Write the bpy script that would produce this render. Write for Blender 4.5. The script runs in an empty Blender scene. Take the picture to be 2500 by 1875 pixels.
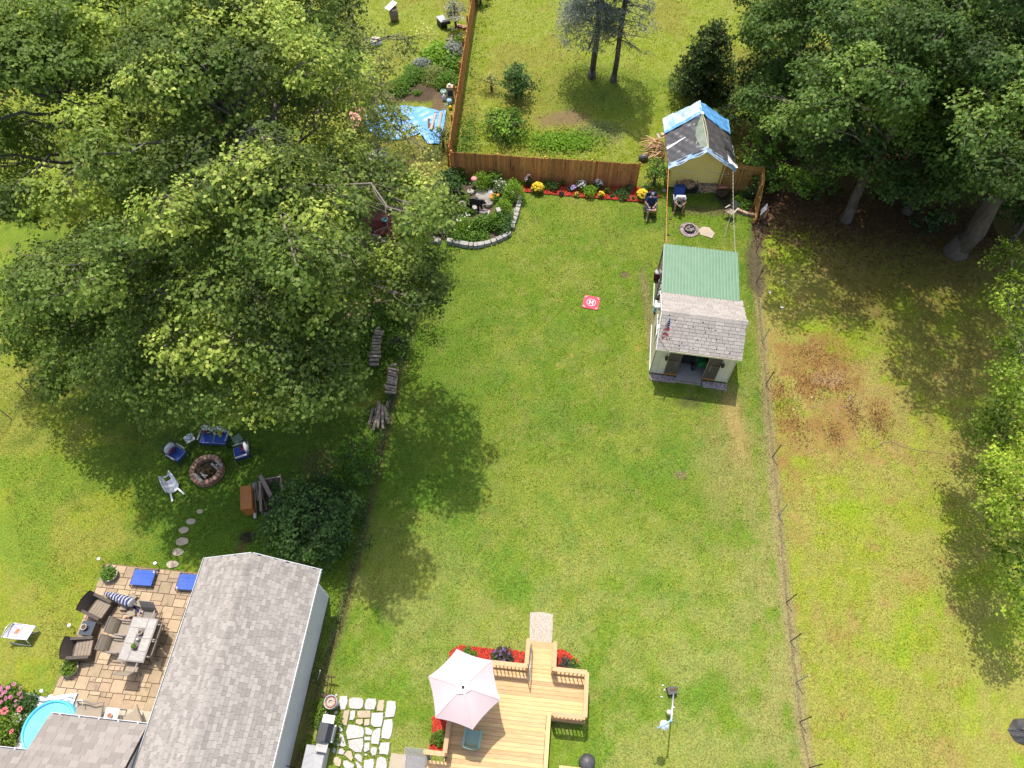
import bpy, bmesh, math, random
import numpy as np
from mathutils import Vector, Matrix
SC = bpy.context.scene
COL = SC.collection
R = math.radians
# ---------------------------------------------------------------- camera, sky, sun, exposure
CAMH, PITCH, FPX = 28.0, 58.0, 1736.0          # drone height, degrees below the horizon, focal length in px of the 2500 px photo
cd = bpy.data.cameras.new('camera'); cam = bpy.data.objects.new('camera', cd); COL.objects.link(cam)
cd.sensor_width = 36; cd.lens = 36 * FPX / 2500; cd.clip_start = .5; cd.clip_end = 1500
cam.location = (0, 0, CAMH); cam.rotation_euler = (R(90 - PITCH), 0, 0); SC.camera = cam
SUN = Vector((-.085, .39, 1)).normalized()
w = bpy.data.worlds.new('World'); SC.world = w; w.use_nodes = True
nt = w.node_tree; sk = nt.nodes.new('ShaderNodeTexSky'); sk.sky_type = 'NISHITA'; sk.sun_disc = False; sk.dust_density = 3; sk.ozone_density = .6
sk.sun_elevation = math.asin(SUN.z); sk.sun_rotation = math.atan2(SUN.x, SUN.y)
nt.links.new(sk.outputs[0], nt.nodes['Background'].inputs[0]); nt.nodes['Background'].inputs[1].default_value = .15
sl = bpy.data.lights.new('sun', 'SUN'); sl.energy = 3.1; sl.angle = R(.55); sl.color = (1, .955, .875)
so = bpy.data.objects.new('sun', sl); COL.objects.link(so); so.rotation_euler = SUN.to_track_quat('Z', 'Y').to_euler(); so.location = (0, 20, 60)
SC.view_settings.view_transform = 'Standard'; SC.view_settings.look = 'None'
SC.view_settings.exposure = .78; SC.view_settings.gamma = 1; SC.view_settings.use_curve_mapping = False

# ---------------------------------------------------------------- surveying: a photo point at a known height -> world
_a = R(PITCH)
def G(x, y, z=0.):
    dx = (x - 1250) / FPX; dy = (937.5 - y) / FPX
    d = Vector((dx, math.cos(_a) + dy * math.sin(_a), -math.sin(_a) + dy * math.cos(_a)))
    return Vector((0, 0, CAMH)) + d * ((z - CAMH) / d.z)
def D(x, y, z=0.): return G(x * 1.1302, y * 1.1302, z)
def zm(x0, y0, k): return lambda x, y, z=0.: G(x0 + x * k, y0 + y * k, z)
zPat = zm(120, 1340, .21694); zTL = zm(0, 1245, .3797); zDeck = zm(1020, 1480, .2381); zGd = zm(1040, 410, .12658)
zYel = zm(1560, 220, .1809); zShed = zm(1560, 440, .3254); zMen = zm(1550, 440, .1537); zFire = zm(360, 1000, .1809)
zTop = zm(860, 0, .14467); zBed = zm(1280, 420, .28346); zLog = zm(860, 760, .19284); zBL = zm(0, 1640, .17179)
zStn = zm(720, 1640, .15371); zMid = zm(830, 0, .3797); zTarp = zm(840, 200, .24106); zPole = zm(1560, 1650, .13566)
zRt = zm(1660, 620, .3797); zRb = zm(1660, 1245, .3797)

# ---------------------------------------------------------------- helpers
def tag(o, label=None, cat=None, group=None, kind=None):
    if label: o['label'] = label
    if cat: o['category'] = cat
    if group: o['group'] = group
    if kind: o['kind'] = kind
    return o
def root(name, loc, rz=0., label=None, cat=None, group=None):
    o = bpy.data.objects.new(name, None); COL.objects.link(o); o.empty_display_size = .2
    o.location = loc; o.rotation_euler = (0, 0, rz); return tag(o, label, cat, group)
def link(name, me, parent=None, loc=(0, 0, 0), rot=(0, 0, 0), sc=None):
    o = bpy.data.objects.new(name, me); COL.objects.link(o); o.parent = parent
    o.location = loc; o.rotation_euler = rot
    if sc is not None: o.scale = sc
    return o
def copy_tree(o, parent=None):
    c = o.copy(); COL.objects.link(c); c.parent = parent
    for ch in list(o.children): copy_tree(ch, c)
    return c
def dup(o, loc, rz, label=None):
    c = copy_tree(o); c.location = loc; c.rotation_euler = (0, 0, rz)
    if label: c['label'] = label
    return c

class MB:
    def __init__(s): s.v = []; s.f = []; s.m = []
    def add(s, vs, fs, m=0):
        b = len(s.v); s.v += [tuple(v) for v in vs]; s.f += [tuple(i + b for i in f) for f in fs]; s.m += [m] * len(fs); return s
    def box(s, c, d, rz=0., rx=0., ry=0., m=0, taper=1.):
        M = Matrix.Translation(c) @ Matrix.Rotation(rz, 4, 'Z') @ Matrix.Rotation(ry, 4, 'Y') @ Matrix.Rotation(rx, 4, 'X')
        x, y, z = d[0] / 2, d[1] / 2, d[2] / 2; t = taper
        vs = [M @ Vector(p) for p in ((-x, -y, -z), (x, -y, -z), (x, y, -z), (-x, y, -z), (-x * t, -y * t, z), (x * t, -y * t, z), (x * t, y * t, z), (-x * t, y * t, z))]
        return s.add(vs, [(0, 3, 2, 1), (4, 5, 6, 7), (0, 1, 5, 4), (1, 2, 6, 5), (2, 3, 7, 6), (3, 0, 4, 7)], m)
    def beam(s, p, q, wd, h, m=0, up=(0, 0, 1)):
        p = Vector(p); q = Vector(q); d = (q - p).normalized(); u = Vector(up)
        if abs(d.dot(u)) > .97: u = Vector((0, 1, 0))
        sd = d.cross(u).normalized() * wd / 2; u = sd.cross(d).normalized() * h / 2
        vs = [p - sd - u, p + sd - u, p + sd + u, p - sd + u, q - sd - u, q + sd - u, q + sd + u, q - sd + u]
        return s.add(vs, [(0, 3, 2, 1), (4, 5, 6, 7), (0, 1, 5, 4), (1, 2, 6, 5), (2, 3, 7, 6), (3, 0, 4, 7)], m)
    def tube(s, pts, r, n=8, m=0, cap=True):
        pts = [Vector(p) for p in pts]; k = len(pts); rr = r if isinstance(r, (list, tuple)) else [r] * k
        vs = []; fs = []; pu = None
        for i, p in enumerate(pts):
            d = (pts[min(i + 1, k - 1)] - pts[max(i - 1, 0)]).normalized()
            if pu is None: pu = Vector((0, 0, 1)) if abs(d.z) < .9 else Vector((1, 0, 0))
            sx = d.cross(pu).normalized(); pu = sx.cross(d).normalized()
            for j in range(n):
                a = 2 * math.pi * j / n; vs.append(p + (sx * math.cos(a) + pu * math.sin(a)) * rr[i])
        for i in range(k - 1):
            for j in range(n):
                a = i * n + j; b = i * n + (j + 1) % n; fs.append((a, b, b + n, a + n))
        if cap: fs += [tuple(range(n - 1, -1, -1)), tuple((k - 1) * n + j for j in range(n))]
        return s.add(vs, fs, m)
    def lathe(s, prof, c=(0, 0, 0), n=20, m=0):
        if prof[0][0] < .01 and len(prof) == 2: prof = prof[::-1]
        flat = len(prof) == 2 and abs(prof[0][1] - prof[1][1]) < .03; k = len(prof); vs = []; fs = []
        for r, z in prof:
            for j in range(n):
                a = 2 * math.pi * j / n; vs.append((c[0] + r * math.cos(a), c[1] + r * math.sin(a), c[2] + z))
        for i in range(k - 1):
            for j in range(n):
                a = i * n + j; b = i * n + (j + 1) % n; fs.append((a, b, b + n, a + n))
        if prof[-1][0] > 1e-4 and not flat: fs.append(tuple((k - 1) * n + j for j in range(n)))
        if prof[0][0] > 1e-4 and not flat: fs.append(tuple(range(n - 1, -1, -1)))
        return s.add(vs, fs, m)
    def prism(s, poly, z0, z1, m=0, inset=0.):
        n = len(poly); cx = sum(p[0] for p in poly) / n; cy = sum(p[1] for p in poly) / n
        if sum(poly[i][0] * poly[(i + 1) % n][1] - poly[(i + 1) % n][0] * poly[i][1] for i in range(n)) < 0: poly = poly[::-1]
        top = [(cx + (p[0] - cx) * (1 - inset), cy + (p[1] - cy) * (1 - inset), z1) for p in poly]
        vs = [(p[0], p[1], z0) for p in poly] + top
        return s.add(vs, [tuple(range(n - 1, -1, -1)), tuple(range(n, 2 * n))] + [(i, (i + 1) % n, n + (i + 1) % n, n + i) for i in range(n)], m)
    def ell(s, c, r, nu=10, nv=7, m=0, M=None):
        vs = []; fs = []
        for i in range(nv + 1):
            t = math.pi * i / nv
            for j in range(nu):
                a = 2 * math.pi * j / nu; p = Vector((r[0] * math.sin(t) * math.cos(a), r[1] * math.sin(t) * math.sin(a), -r[2] * math.cos(t)))
                if M: p = M @ p
                vs.append(p + Vector(c))
        for i in range(nv):
            for j in range(nu):
                a = i * nu + j; b = i * nu + (j + 1) % nu; fs.append((a, b, b + nu, a + nu))
        return s.add(vs, fs, m)
    def sheet(s, fn, nu, nv, m=0, th=0.):
        """grid surface fn(u,v) in 0..1, optional thickness downwards"""
        vs = [Vector(fn(i / nu, j / nv)) for j in range(nv + 1) for i in range(nu + 1)]
        fs = [(j * (nu + 1) + i, j * (nu + 1) + i + 1, (j + 1) * (nu + 1) + i + 1, (j + 1) * (nu + 1) + i) for j in range(nv) for i in range(nu)]
        s.add(vs, fs, m)
        if th: s.add([v - Vector((0, 0, th)) for v in vs], [f[::-1] for f in fs], m)
        return s
    def mesh(s, name, mats, smooth=False):
        me = bpy.data.meshes.new(name); me.from_pydata(s.v, [], s.f)
        mats = mats if isinstance(mats, (list, tuple)) else [mats]
        for mm in mats: me.materials.append(mm)
        if len(mats) > 1: me.polygons.foreach_set('material_index', s.m)
        if smooth: me.polygons.foreach_set('use_smooth', [True] * len(s.f))
        me.update(); return me
    def build(s, name, mats, parent=None, smooth=False, loc=(0, 0, 0), rot=(0, 0, 0)):
        return link(name, s.mesh(name, mats, smooth), parent, loc, rot)

def mesh_np(name, v, f, mt, tint=None, smooth=False, nrm=None):
    me = bpy.data.meshes.new(name); k = f.shape[1]
    me.vertices.add(len(v)); me.vertices.foreach_set('co', np.ascontiguousarray(v, dtype=np.float32).ravel())
    me.loops.add(f.size); me.loops.foreach_set('vertex_index', f.astype(np.int32).ravel())
    me.polygons.add(len(f)); me.polygons.foreach_set('loop_start', (np.arange(len(f)) * k).astype(np.int32))
    me.polygons.foreach_set('loop_total', np.full(len(f), k, np.int32))
    if smooth: me.polygons.foreach_set('use_smooth', np.ones(len(f), bool))
    me.materials.append(mt); me.update(); me.validate()
    if tint is not None:
        at = me.attributes.new('tint', 'FLOAT_COLOR', 'POINT')
        c = np.ones((len(v), 4), np.float32); c[:, :3] = tint; at.data.foreach_set('color', c.ravel())
    return me

# ---------------------------------------------------------------- materials
def mat(name, c1, c2=None, sc=4., rough=.75, bump=0., bsc=None, rnd=0., metal=0., stretch=None, det=6., spec=.3, trans=0., c3=None, sc3=1.5, amt3=.5, coat=0., emis=None, alpha=None):
    m = bpy.data.materials.new(name); m.use_nodes = True; N = m.node_tree.nodes; L = m.node_tree.links
    b = N['Principled BSDF']; b.inputs['Roughness'].default_value = rough; b.inputs['Metallic'].default_value = metal
    b.inputs['Specular IOR Level'].default_value = spec; b.inputs['Coat Weight'].default_value = coat
    tc = N.new('ShaderNodeTexCoord'); mp = N.new('ShaderNodeMapping'); L.new(tc.outputs['Object'], mp.inputs[0])
    if stretch: mp.inputs['Scale'].default_value = stretch
    oi = N.new('ShaderNodeObjectInfo')
    av = N.new('ShaderNodeVectorMath'); av.operation = 'MULTIPLY_ADD'; L.new(oi.outputs['Random'], av.inputs[0]); av.inputs[1].default_value = (37, 17, 23); L.new(mp.outputs[0], av.inputs[2])
    def noise(s_, d_=det):
        n = N.new('ShaderNodeTexNoise'); n.inputs['Scale'].default_value = s_; n.inputs['Detail'].default_value = d_; n.inputs['Roughness'].default_value = .62; L.new(av.outputs[0], n.inputs['Vector']); return n
    def mix(fac, a, bb, lo=.32, hi=.68):
        r = N.new('ShaderNodeMapRange'); r.inputs[1].default_value = lo; r.inputs[2].default_value = hi; L.new(fac, r.inputs[0])
        x = N.new('ShaderNodeMix'); x.data_type = 'RGBA'; L.new(r.outputs[0], x.inputs[0])
        for sck, val in ((x.inputs[6], a), (x.inputs[7], bb)):
            if hasattr(val, 'is_output'): L.new(val, sck)
            else: sck.default_value = (*val, 1)
        return x.outputs[2]
    col = None
    if c2 is None: c2 = tuple(x * .82 for x in c1)
    col = mix(noise(sc).outputs[0], c1, c2)
    if c3 is not None: col = mix(noise(sc3, 4).outputs[0], col, c3, 1 - amt3, 1 - amt3 + .12)
    if rnd:
        hs = N.new('ShaderNodeHueSaturation'); r = N.new('ShaderNodeMapRange'); r.inputs[3].default_value = 1 - rnd; r.inputs[4].default_value = 1 + rnd
        L.new(oi.outputs['Random'], r.inputs[0]); L.new(r.outputs[0], hs.inputs['Value']); L.new(col, hs.inputs['Color'])
        wn = N.new('ShaderNodeTexWhiteNoise'); wn.noise_dimensions = '1D'; L.new(oi.outputs['Random'], wn.inputs['W'])
        r2 = N.new('ShaderNodeMapRange'); r2.inputs[3].default_value = .5 - rnd * .04; r2.inputs[4].default_value = .5 + rnd * .04; L.new(wn.outputs[0], r2.inputs[0]); L.new(r2.outputs[0], hs.inputs['Hue'])
        col = hs.outputs[0]
    L.new(col, b.inputs['Base Color'])
    if bump:
        bn = noise(bsc or sc * 3); bp = N.new('ShaderNodeBump'); bp.inputs['Strength'].default_value = bump; bp.inputs['Distance'].default_value = .02
        L.new(bn.outputs[0], bp.inputs['Height']); L.new(bp.outputs[0], b.inputs['Normal'])
    if trans:
        b.inputs['Transmission Weight'].default_value = trans
    if alpha is not None: b.inputs['Alpha'].default_value = alpha
    return m
def leafmat(name, trans=.42, rough=.55, spec=.2):
    m = bpy.data.materials.new(name); m.use_nodes = True; N = m.node_tree.nodes; L = m.node_tree.links
    b = N['Principled BSDF']; b.inputs['Roughness'].default_value = rough; b.inputs['Specular IOR Level'].default_value = spec
    at = N.new('ShaderNodeAttribute'); at.attribute_name = 'tint'; L.new(at.outputs['Color'], b.inputs['Base Color'])
    t = N.new('ShaderNodeBsdfTranslucent'); hs = N.new('ShaderNodeHueSaturation'); hs.inputs['Value'].default_value = 1.5; hs.inputs['Hue'].default_value = .485
    L.new(at.outputs['Color'], hs.inputs['Color']); L.new(hs.outputs[0], t.inputs[0])
    mx = N.new('ShaderNodeMixShader'); mx.inputs[0].default_value = trans; L.new(b.outputs[0], mx.inputs[1]); L.new(t.outputs[0], mx.inputs[2])
    L.new(mx.outputs[0], N['Material Output'].inputs[0]); return m

MLEAF = leafmat('leaf'); MPETAL = leafmat('petal', .25, .7, .1)
MBARK = mat('bark', (.15, .115, .085), (.07, .053, .039), 5, .95, .8, 14, stretch=(1, 1, .25))
MBARKD = mat('dark_bark', (.17, .14, .115), (.07, .055, .045), 6, .95, .8, 16, stretch=(1, 1, .3))
MTWIG = mat('twig_bark', (.22, .195, .16), (.12, .105, .085), 6, .9)
MDECK = mat('deck_wood', (.62, .41, .205), (.45, .285, .125), 2.2, .7, .25, 30, .2, stretch=(1.2, 14, 14), c3=(.42, .2, .06), sc3=.9, amt3=.33)
MRAIL = mat('rail_wood', (.56, .36, .20), (.42, .25, .12), 3, .7, .2, 30, .1, stretch=(6, 6, 2))
MPICK = mat('fence_picket', (.60, .25, .08), (.42, .17, .055), 3, .85, .4, 20, .28, stretch=(6, 6, 1), c3=(.07, .05, .035), sc3=1.2, amt3=.42)
MPICKN = mat('new_fence_picket', (.47, .25, .075), (.36, .18, .05), 3, .8, .3, 20, .15, stretch=(6, 6, 1))
MSHING = mat('roof_shingle', (.345, .312, .282), (.25, .224, .20), 40, .95, .3, 90, .2)
MSHINGW = mat('wing_shingle', (.295, .262, .232), (.215, .19, .168), 40, .95, .3, 90, .16)
MSHINGS = mat('shed_shingle', (.365, .33, .295), (.26, .232, .208), 12, .95, .5, 60, .12, c3=(.07, .06, .05), sc3=9, amt3=.3)
MFELT = mat('roof_felt', (.06, .055, .05), None, 8, .95)
MWHITE = mat('white_paint', (.74, .75, .76), (.66, .67, .68), 2, .5)
MSIDING = mat('white_siding', (.72, .695, .64), (.66, .635, .58), 1.5, .55)
MCREAM = mat('cream_siding', (.78, .69, .48), (.69, .61, .42), 2, .7, .15, 30, c3=(.36, .35, .22), sc3=1.3, amt3=.3)
MYELL = mat('yellow_siding', (.92, .68, .21), (.87, .63, .18), 2, .65)
MGREENR = mat('green_metal', (.135, .235, .15), (.16, .262, .172), 3, .42, c3=(.11, .175, .115), sc3=2.5, amt3=.3, metal=0., spec=.5, coat=.1)
MBLUET = mat('blue_tarp', (.12, .34, .64), (.08, .25, .52), 2.5, .42, .3, 6, spec=.5)
MBLUEW = mat('faded_blue_tarp', (.17, .34, .55), (.60, .67, .73), 2.2, .42, .3, 6, spec=.5)
MBLKT = mat('black_tarp', (.085, .08, .082), (.05, .048, .05), 3, .5, .4, 8, spec=.5)
MTARPW = mat('white_tarp', (.68, .69, .7), (.56, .57, .6), 5, .5, .3, 8)
MBLACK = mat('black_paint', (.022, .022, .025), (.03, .03, .03), 4, .5)
MIRON = mat('dark_metal', (.05, .048, .05), (.07, .065, .06), 6, .5, metal=.5)
MRUST = mat('rusty_metal', (.12, .065, .035), (.07, .045, .03), 8, .85, .3)
MSTEEL = mat('galvanised_metal', (.42, .43, .44), (.34, .35, .36), 6, .4, metal=.6)
MALU = mat('aluminium_tube', (.75, .76, .78), None, 6, .35, metal=.5)
MSTONE = mat('pale_stone', (.37, .35, .32), (.25, .23, .21), 5, .95, .6, 18, .16)
MSTONED = mat('grey_rock', (.30, .27, .245), (.2, .18, .16), 4, .95, .7, 14, .15)
MGRAN = mat('granite_slab', (.50, .48, .455), (.36, .345, .325), 14, .9, .6, 40, .07, c3=(.34, .27, .2), sc3=1.1, amt3=.36)
MGRANT = mat('tan_slab', (.47, .37, .26), (.37, .28, .2), 6, .9, .5, 40, .1)
MPAVER = mat('sandstone_paver', (.40, .295, .19), (.33, .245, .16), 5, .9, .35, 40, .2, c3=(.22, .17, .125), sc3=2.2, amt3=.4)
MJOINT = mat('sandy_joint', (.20, .13, .075), (.14, .09, .05), 8, .95)
MCONC = mat('concrete', (.46, .40, .31), (.36, .31, .24), 2.5, .9, .4, 30, c3=(.55, .5, .4), sc3=8, amt3=.35)
MAGG = mat('exposed_aggregate', (.55, .49, .40), (.24, .20, .155), 38, .95, .8, 50, det=2)
MFLAG = mat('flagstone', (.40, .335, .245), (.33, .275, .2), 4, .9, .3, 20)
MBRICK = mat('clay_brick', (.30, .15, .095), (.40, .24, .16), 5, .9, .5, 30, .28)
MMULCH = mat('red_mulch', (.31, .065, .04), (.18, .04, .027), 22, .95, 1., 60)
MCHIP = mat('mulch_chip', (.46, .06, .035), (.32, .035, .02), 3, .9, rnd=.3)
MSOIL = mat('dark_soil', (.075, .055, .045), (.045, .034, .028), 8, .98, 1., 40)
MDIRT = mat('garden_soil', (.12, .085, .06), (.07, .05, .036), 6, .98, 1., 30)
MLOG = mat('log_bark', (.36, .29, .23), (.19, .15, .115), 6, .95, .7, 20, .25, stretch=(1, 1, .3))
MEND = mat('cut_wood_end', (.62, .42, .25), (.46, .29, .16), 12, .9, rnd=.25)
MSPLIT = mat('split_wood', (.54, .35, .2), (.38, .22, .12), 8, .9, .4, 20, .3, stretch=(1, 1, .3))
MOLDW = mat('weathered_wood', (.30, .24, .19), (.17, .13, .10), 4, .95, .5, 20, .25, stretch=(8, 8, 1))
MGREYW = mat('grey_board', (.40, .36, .31), (.28, .25, .21), 4, .95, .5, 20, .15, stretch=(8, 8, 1))
MDOOR = mat('dark_weathered_door', (.155, .12, .08), (.085, .065, .045), 5, .9, .4, 20, stretch=(6, 6, 1))
MORANGE = mat('orange_wood', (.46, .19, .055), (.36, .13, .03), 3, .6, .2, 30, stretch=(10, 1, 10))
MBLUEF = mat('blue_sling', (.035, .10, .42), (.025, .075, .34), 3, .55)
MNAVYF = mat('navy_cushion', (.035, .075, .28), (.03, .06, .23), 5, .9)
MWPIL = mat('white_cushion', (.66, .63, .64), (.54, .51, .53), 4, .9)
MPURP = mat('purple_pillow', (.16, .03, .075), (.125, .022, .06), 5, .9)
MSLING = mat('taupe_sling', (.30, .25, .19), (.255, .21, .16), 6, .8)
MTAUPE = mat('grey_sling', (.23, .205, .175), (.19, .17, .145), 6, .8)
MCHRF = mat('chair_frame', (.22, .19, .175), None, 5, .5, metal=.3)
MWICK = mat('brown_wicker', (.125, .10, .08), (.07, .055, .045), 26, .8, .8, 60, stretch=(1, 1, 3))
MWICKC = mat('stripe_cushion', (.27, .22, .165), (.2, .16, .12), 6, .9)
MTILE = mat('table_tile', (.40, .375, .345), (.27, .25, .23), 5, .5, .1, 20, .06, stretch=(1, 5, 1))
MTDARK = mat('table_dark', (.13, .115, .115), None, 5, .5)
MGLASSD = mat('dark_glass', (.045, .06, .075), None, 3, .12, spec=.7)
MGLASSP = mat('pale_glass', (.50, .50, .45), (.45, .45, .41), 2, .12, spec=.6)
MTERRA = mat('terracotta', (.36, .12, .07), None, 6, .8)
MPOT = mat('pale_pot', (.55, .50, .44), (.44, .40, .35), 8, .85, .3)
MRES = mat('white_resin', (.58, .59, .60), (.53, .54, .555), 3, .4, spec=.5)
MPARA = mat('cream_canopy', (.51, .41, .41), (.485, .385, .385), 2, .85)
MSAGE = mat('sage_plastic', (.25, .37, .31), (.21, .33, .275), 3, .5)
MGREYP = mat('grey_plastic', (.36, .36, .37), (.31, .31, .32), 3, .55)
MPOOL = mat('aqua_vinyl', (.06, .45, .72), (.10, .55, .80), 3, .25, .25, 5, spec=.5)
MWATER = mat('pool_water', (.17, .50, .70), (.11, .44, .66), 2, .2, .35, 9, spec=.6)
MPADR = mat('red_mat', (.62, .045, .085), (.56, .04, .07), 3, .6)
MPADW = mat('white_print', (.8, .78, .78), None, 3, .6)
MGRAVEL = mat('pale_gravel', (.5, .42, .39), (.3, .24, .22), 3, .95, .5, 20, .35)
MSKIN = mat('skin', (.46, .25, .17), (.42, .22, .15), 5, .6)
MNAVYC = mat('navy_cloth', (.022, .038, .10), (.018, .03, .085), 6, .9)
MDENIM = mat('denim_cloth', (.045, .085, .17), (.035, .065, .14), 8, .9)
MWSHIRT = mat('white_cloth', (.66, .68, .74), (.6, .62, .69), 6, .9)
MKHAKI = mat('khaki_cloth', (.46, .38, .28), None, 6, .9)
MHAIR = mat('grey_hair', (.30, .28, .27), None, 20, .9)
MROPE = mat('orange_rope', (.62, .25, .07), None, 6, .8)
MBULB = mat('white_bulb', (.8, .8, .75), None, 6, .3)
MMAROON = mat('maroon_canvas', (.13, .025, .025), (.10, .02, .02), 2, .8)
MTEAL = mat('teal_plastic', (.10, .35, .36), None, 5, .5)
MBLUEP = mat('pale_blue_plastic', (.30, .50, .75), (.25, .44, .7), 5, .4)
MGRNP = mat('green_tractor_paint', (.02, .16, .045), None, 5, .35)
MYLWP = mat('yellow_tractor_paint', (.60, .42, .02), None, 5, .4)
def cloth(name, c, tr=.5):
    m = mat(name, c, None, 5, .8); N = m.node_tree.nodes; L = m.node_tree.links; t = N.new('ShaderNodeBsdfTranslucent'); t.inputs[0].default_value = (*c, 1); x = N.new('ShaderNodeMixShader'); x.inputs[0].default_value = tr
    L.new(N['Principled BSDF'].outputs[0], x.inputs[1]); L.new(t.outputs[0], x.inputs[2]); L.new(x.outputs[0], N['Material Output'].inputs[0]); return m
MREDF = cloth('flag_red', (.62, .035, .05))
MWHTF = cloth('flag_white', (.75, .75, .76))
MBLUFL = cloth('flag_blue', (.03, .05, .20), .4)
MPINKF = mat('faded_pink', (.62, .2, .2), (.6, .28, .22), 5, .6)
MSALM = mat('salmon_tarp', (.52, .27, .19), (.42, .2, .14), 4, .8)
MCANE = mat('webbing', (.55, .52, .60), (.42, .40, .50), 14, .8)
MORANGEF = mat('orange_patch', (.55, .2, .08), None, 4, .8)
MSCREEN = mat('wire_mesh', (.10, .12, .09), None, 4, .6, metal=.3)
# ---------------------------------------------------------------- lawn colour (ground tones and painted spruce shade), sampled by the ground sheet and by the grass on it
def _h(i, j, s):
    n = (i * 374761393 + j * 668265263 + s * 2147483647) & 0xffffffff
    n = ((n ^ (n >> 13)) * 1274126177) & 0xffffffff
    return ((n ^ (n >> 16)) & 0xffff) / 65535.
def vnoise(x, y, s):
    xi = np.floor(x).astype(np.int64); yi = np.floor(y).astype(np.int64); u = x - xi; v = y - yi; u = u * u * (3 - 2 * u); v = v * v * (3 - 2 * v)
    return (_h(xi, yi, s) * (1 - u) + _h(xi + 1, yi, s) * u) * (1 - v) + (_h(xi, yi + 1, s) * (1 - u) + _h(xi + 1, yi + 1, s) * u) * v
def fbm(x, y, f, s, o=4):
    a = .5; t = 0; tot = 0
    for k in range(o): t = t + a * vnoise(x * f + 31.7 * k, y * f - 17.3 * k, s + k); tot += a; a *= .55; f *= 2.1
    return t / tot
def sstep(a, b, x): t = np.clip((x - a) / (b - a), 0, 1); return t * t * (3 - 2 * t)
def blob(x, y, p, rx, ry, hard=.5, rot=0., wob=.5):
    dx = x - p[0]; dy = y - p[1]; c, s_ = math.cos(rot), math.sin(rot); a = (dx * c + dy * s_) / rx; b = (-dx * s_ + dy * c) / ry
    d = np.sqrt(a * a + b * b) + wob * (fbm(x, y, 1.1, 91) - .5) * 2
    return 1 - sstep(hard, 1.25, d)
def linedist(x, y, pts):
    d = np.full(x.shape, 1e9)
    for (ax, ay), (bx, by) in zip(pts[:-1], pts[1:]):
        vx, vy = bx - ax, by - ay; t = np.clip(((x - ax) * vx + (y - ay) * vy) / (vx * vx + vy * vy), 0, 1)
        d = np.minimum(d, np.hypot(x - ax - t * vx, y - ay - t * vy))
    return d
xy = lambda p: (p[0], p[1])
LFENCE = [xy(D(*p)) for p in ((905, 600), (885, 720), (845, 880), (820, 990), (792, 1120), (765, 1230), (735, 1345), (690, 1480), (640, 1659))]
RFENCE = [xy(D(*p)) for p in ((1650, 470), (1630, 545), (1636, 620), (1645, 740), (1657, 860), (1667, 1000), (1678, 1110), (1700, 1305), (1713, 1400), (1733, 1560), (1748, 1659), (1765, 1790))]
RFX = sorted([(p[1], p[0]) for p in RFENCE]); LFX = sorted([(p[1], p[0]) for p in LFENCE])
BFENCE = [(-3.63, 31.44), (.82, 31.0), (7.3, 30.5)]
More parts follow.
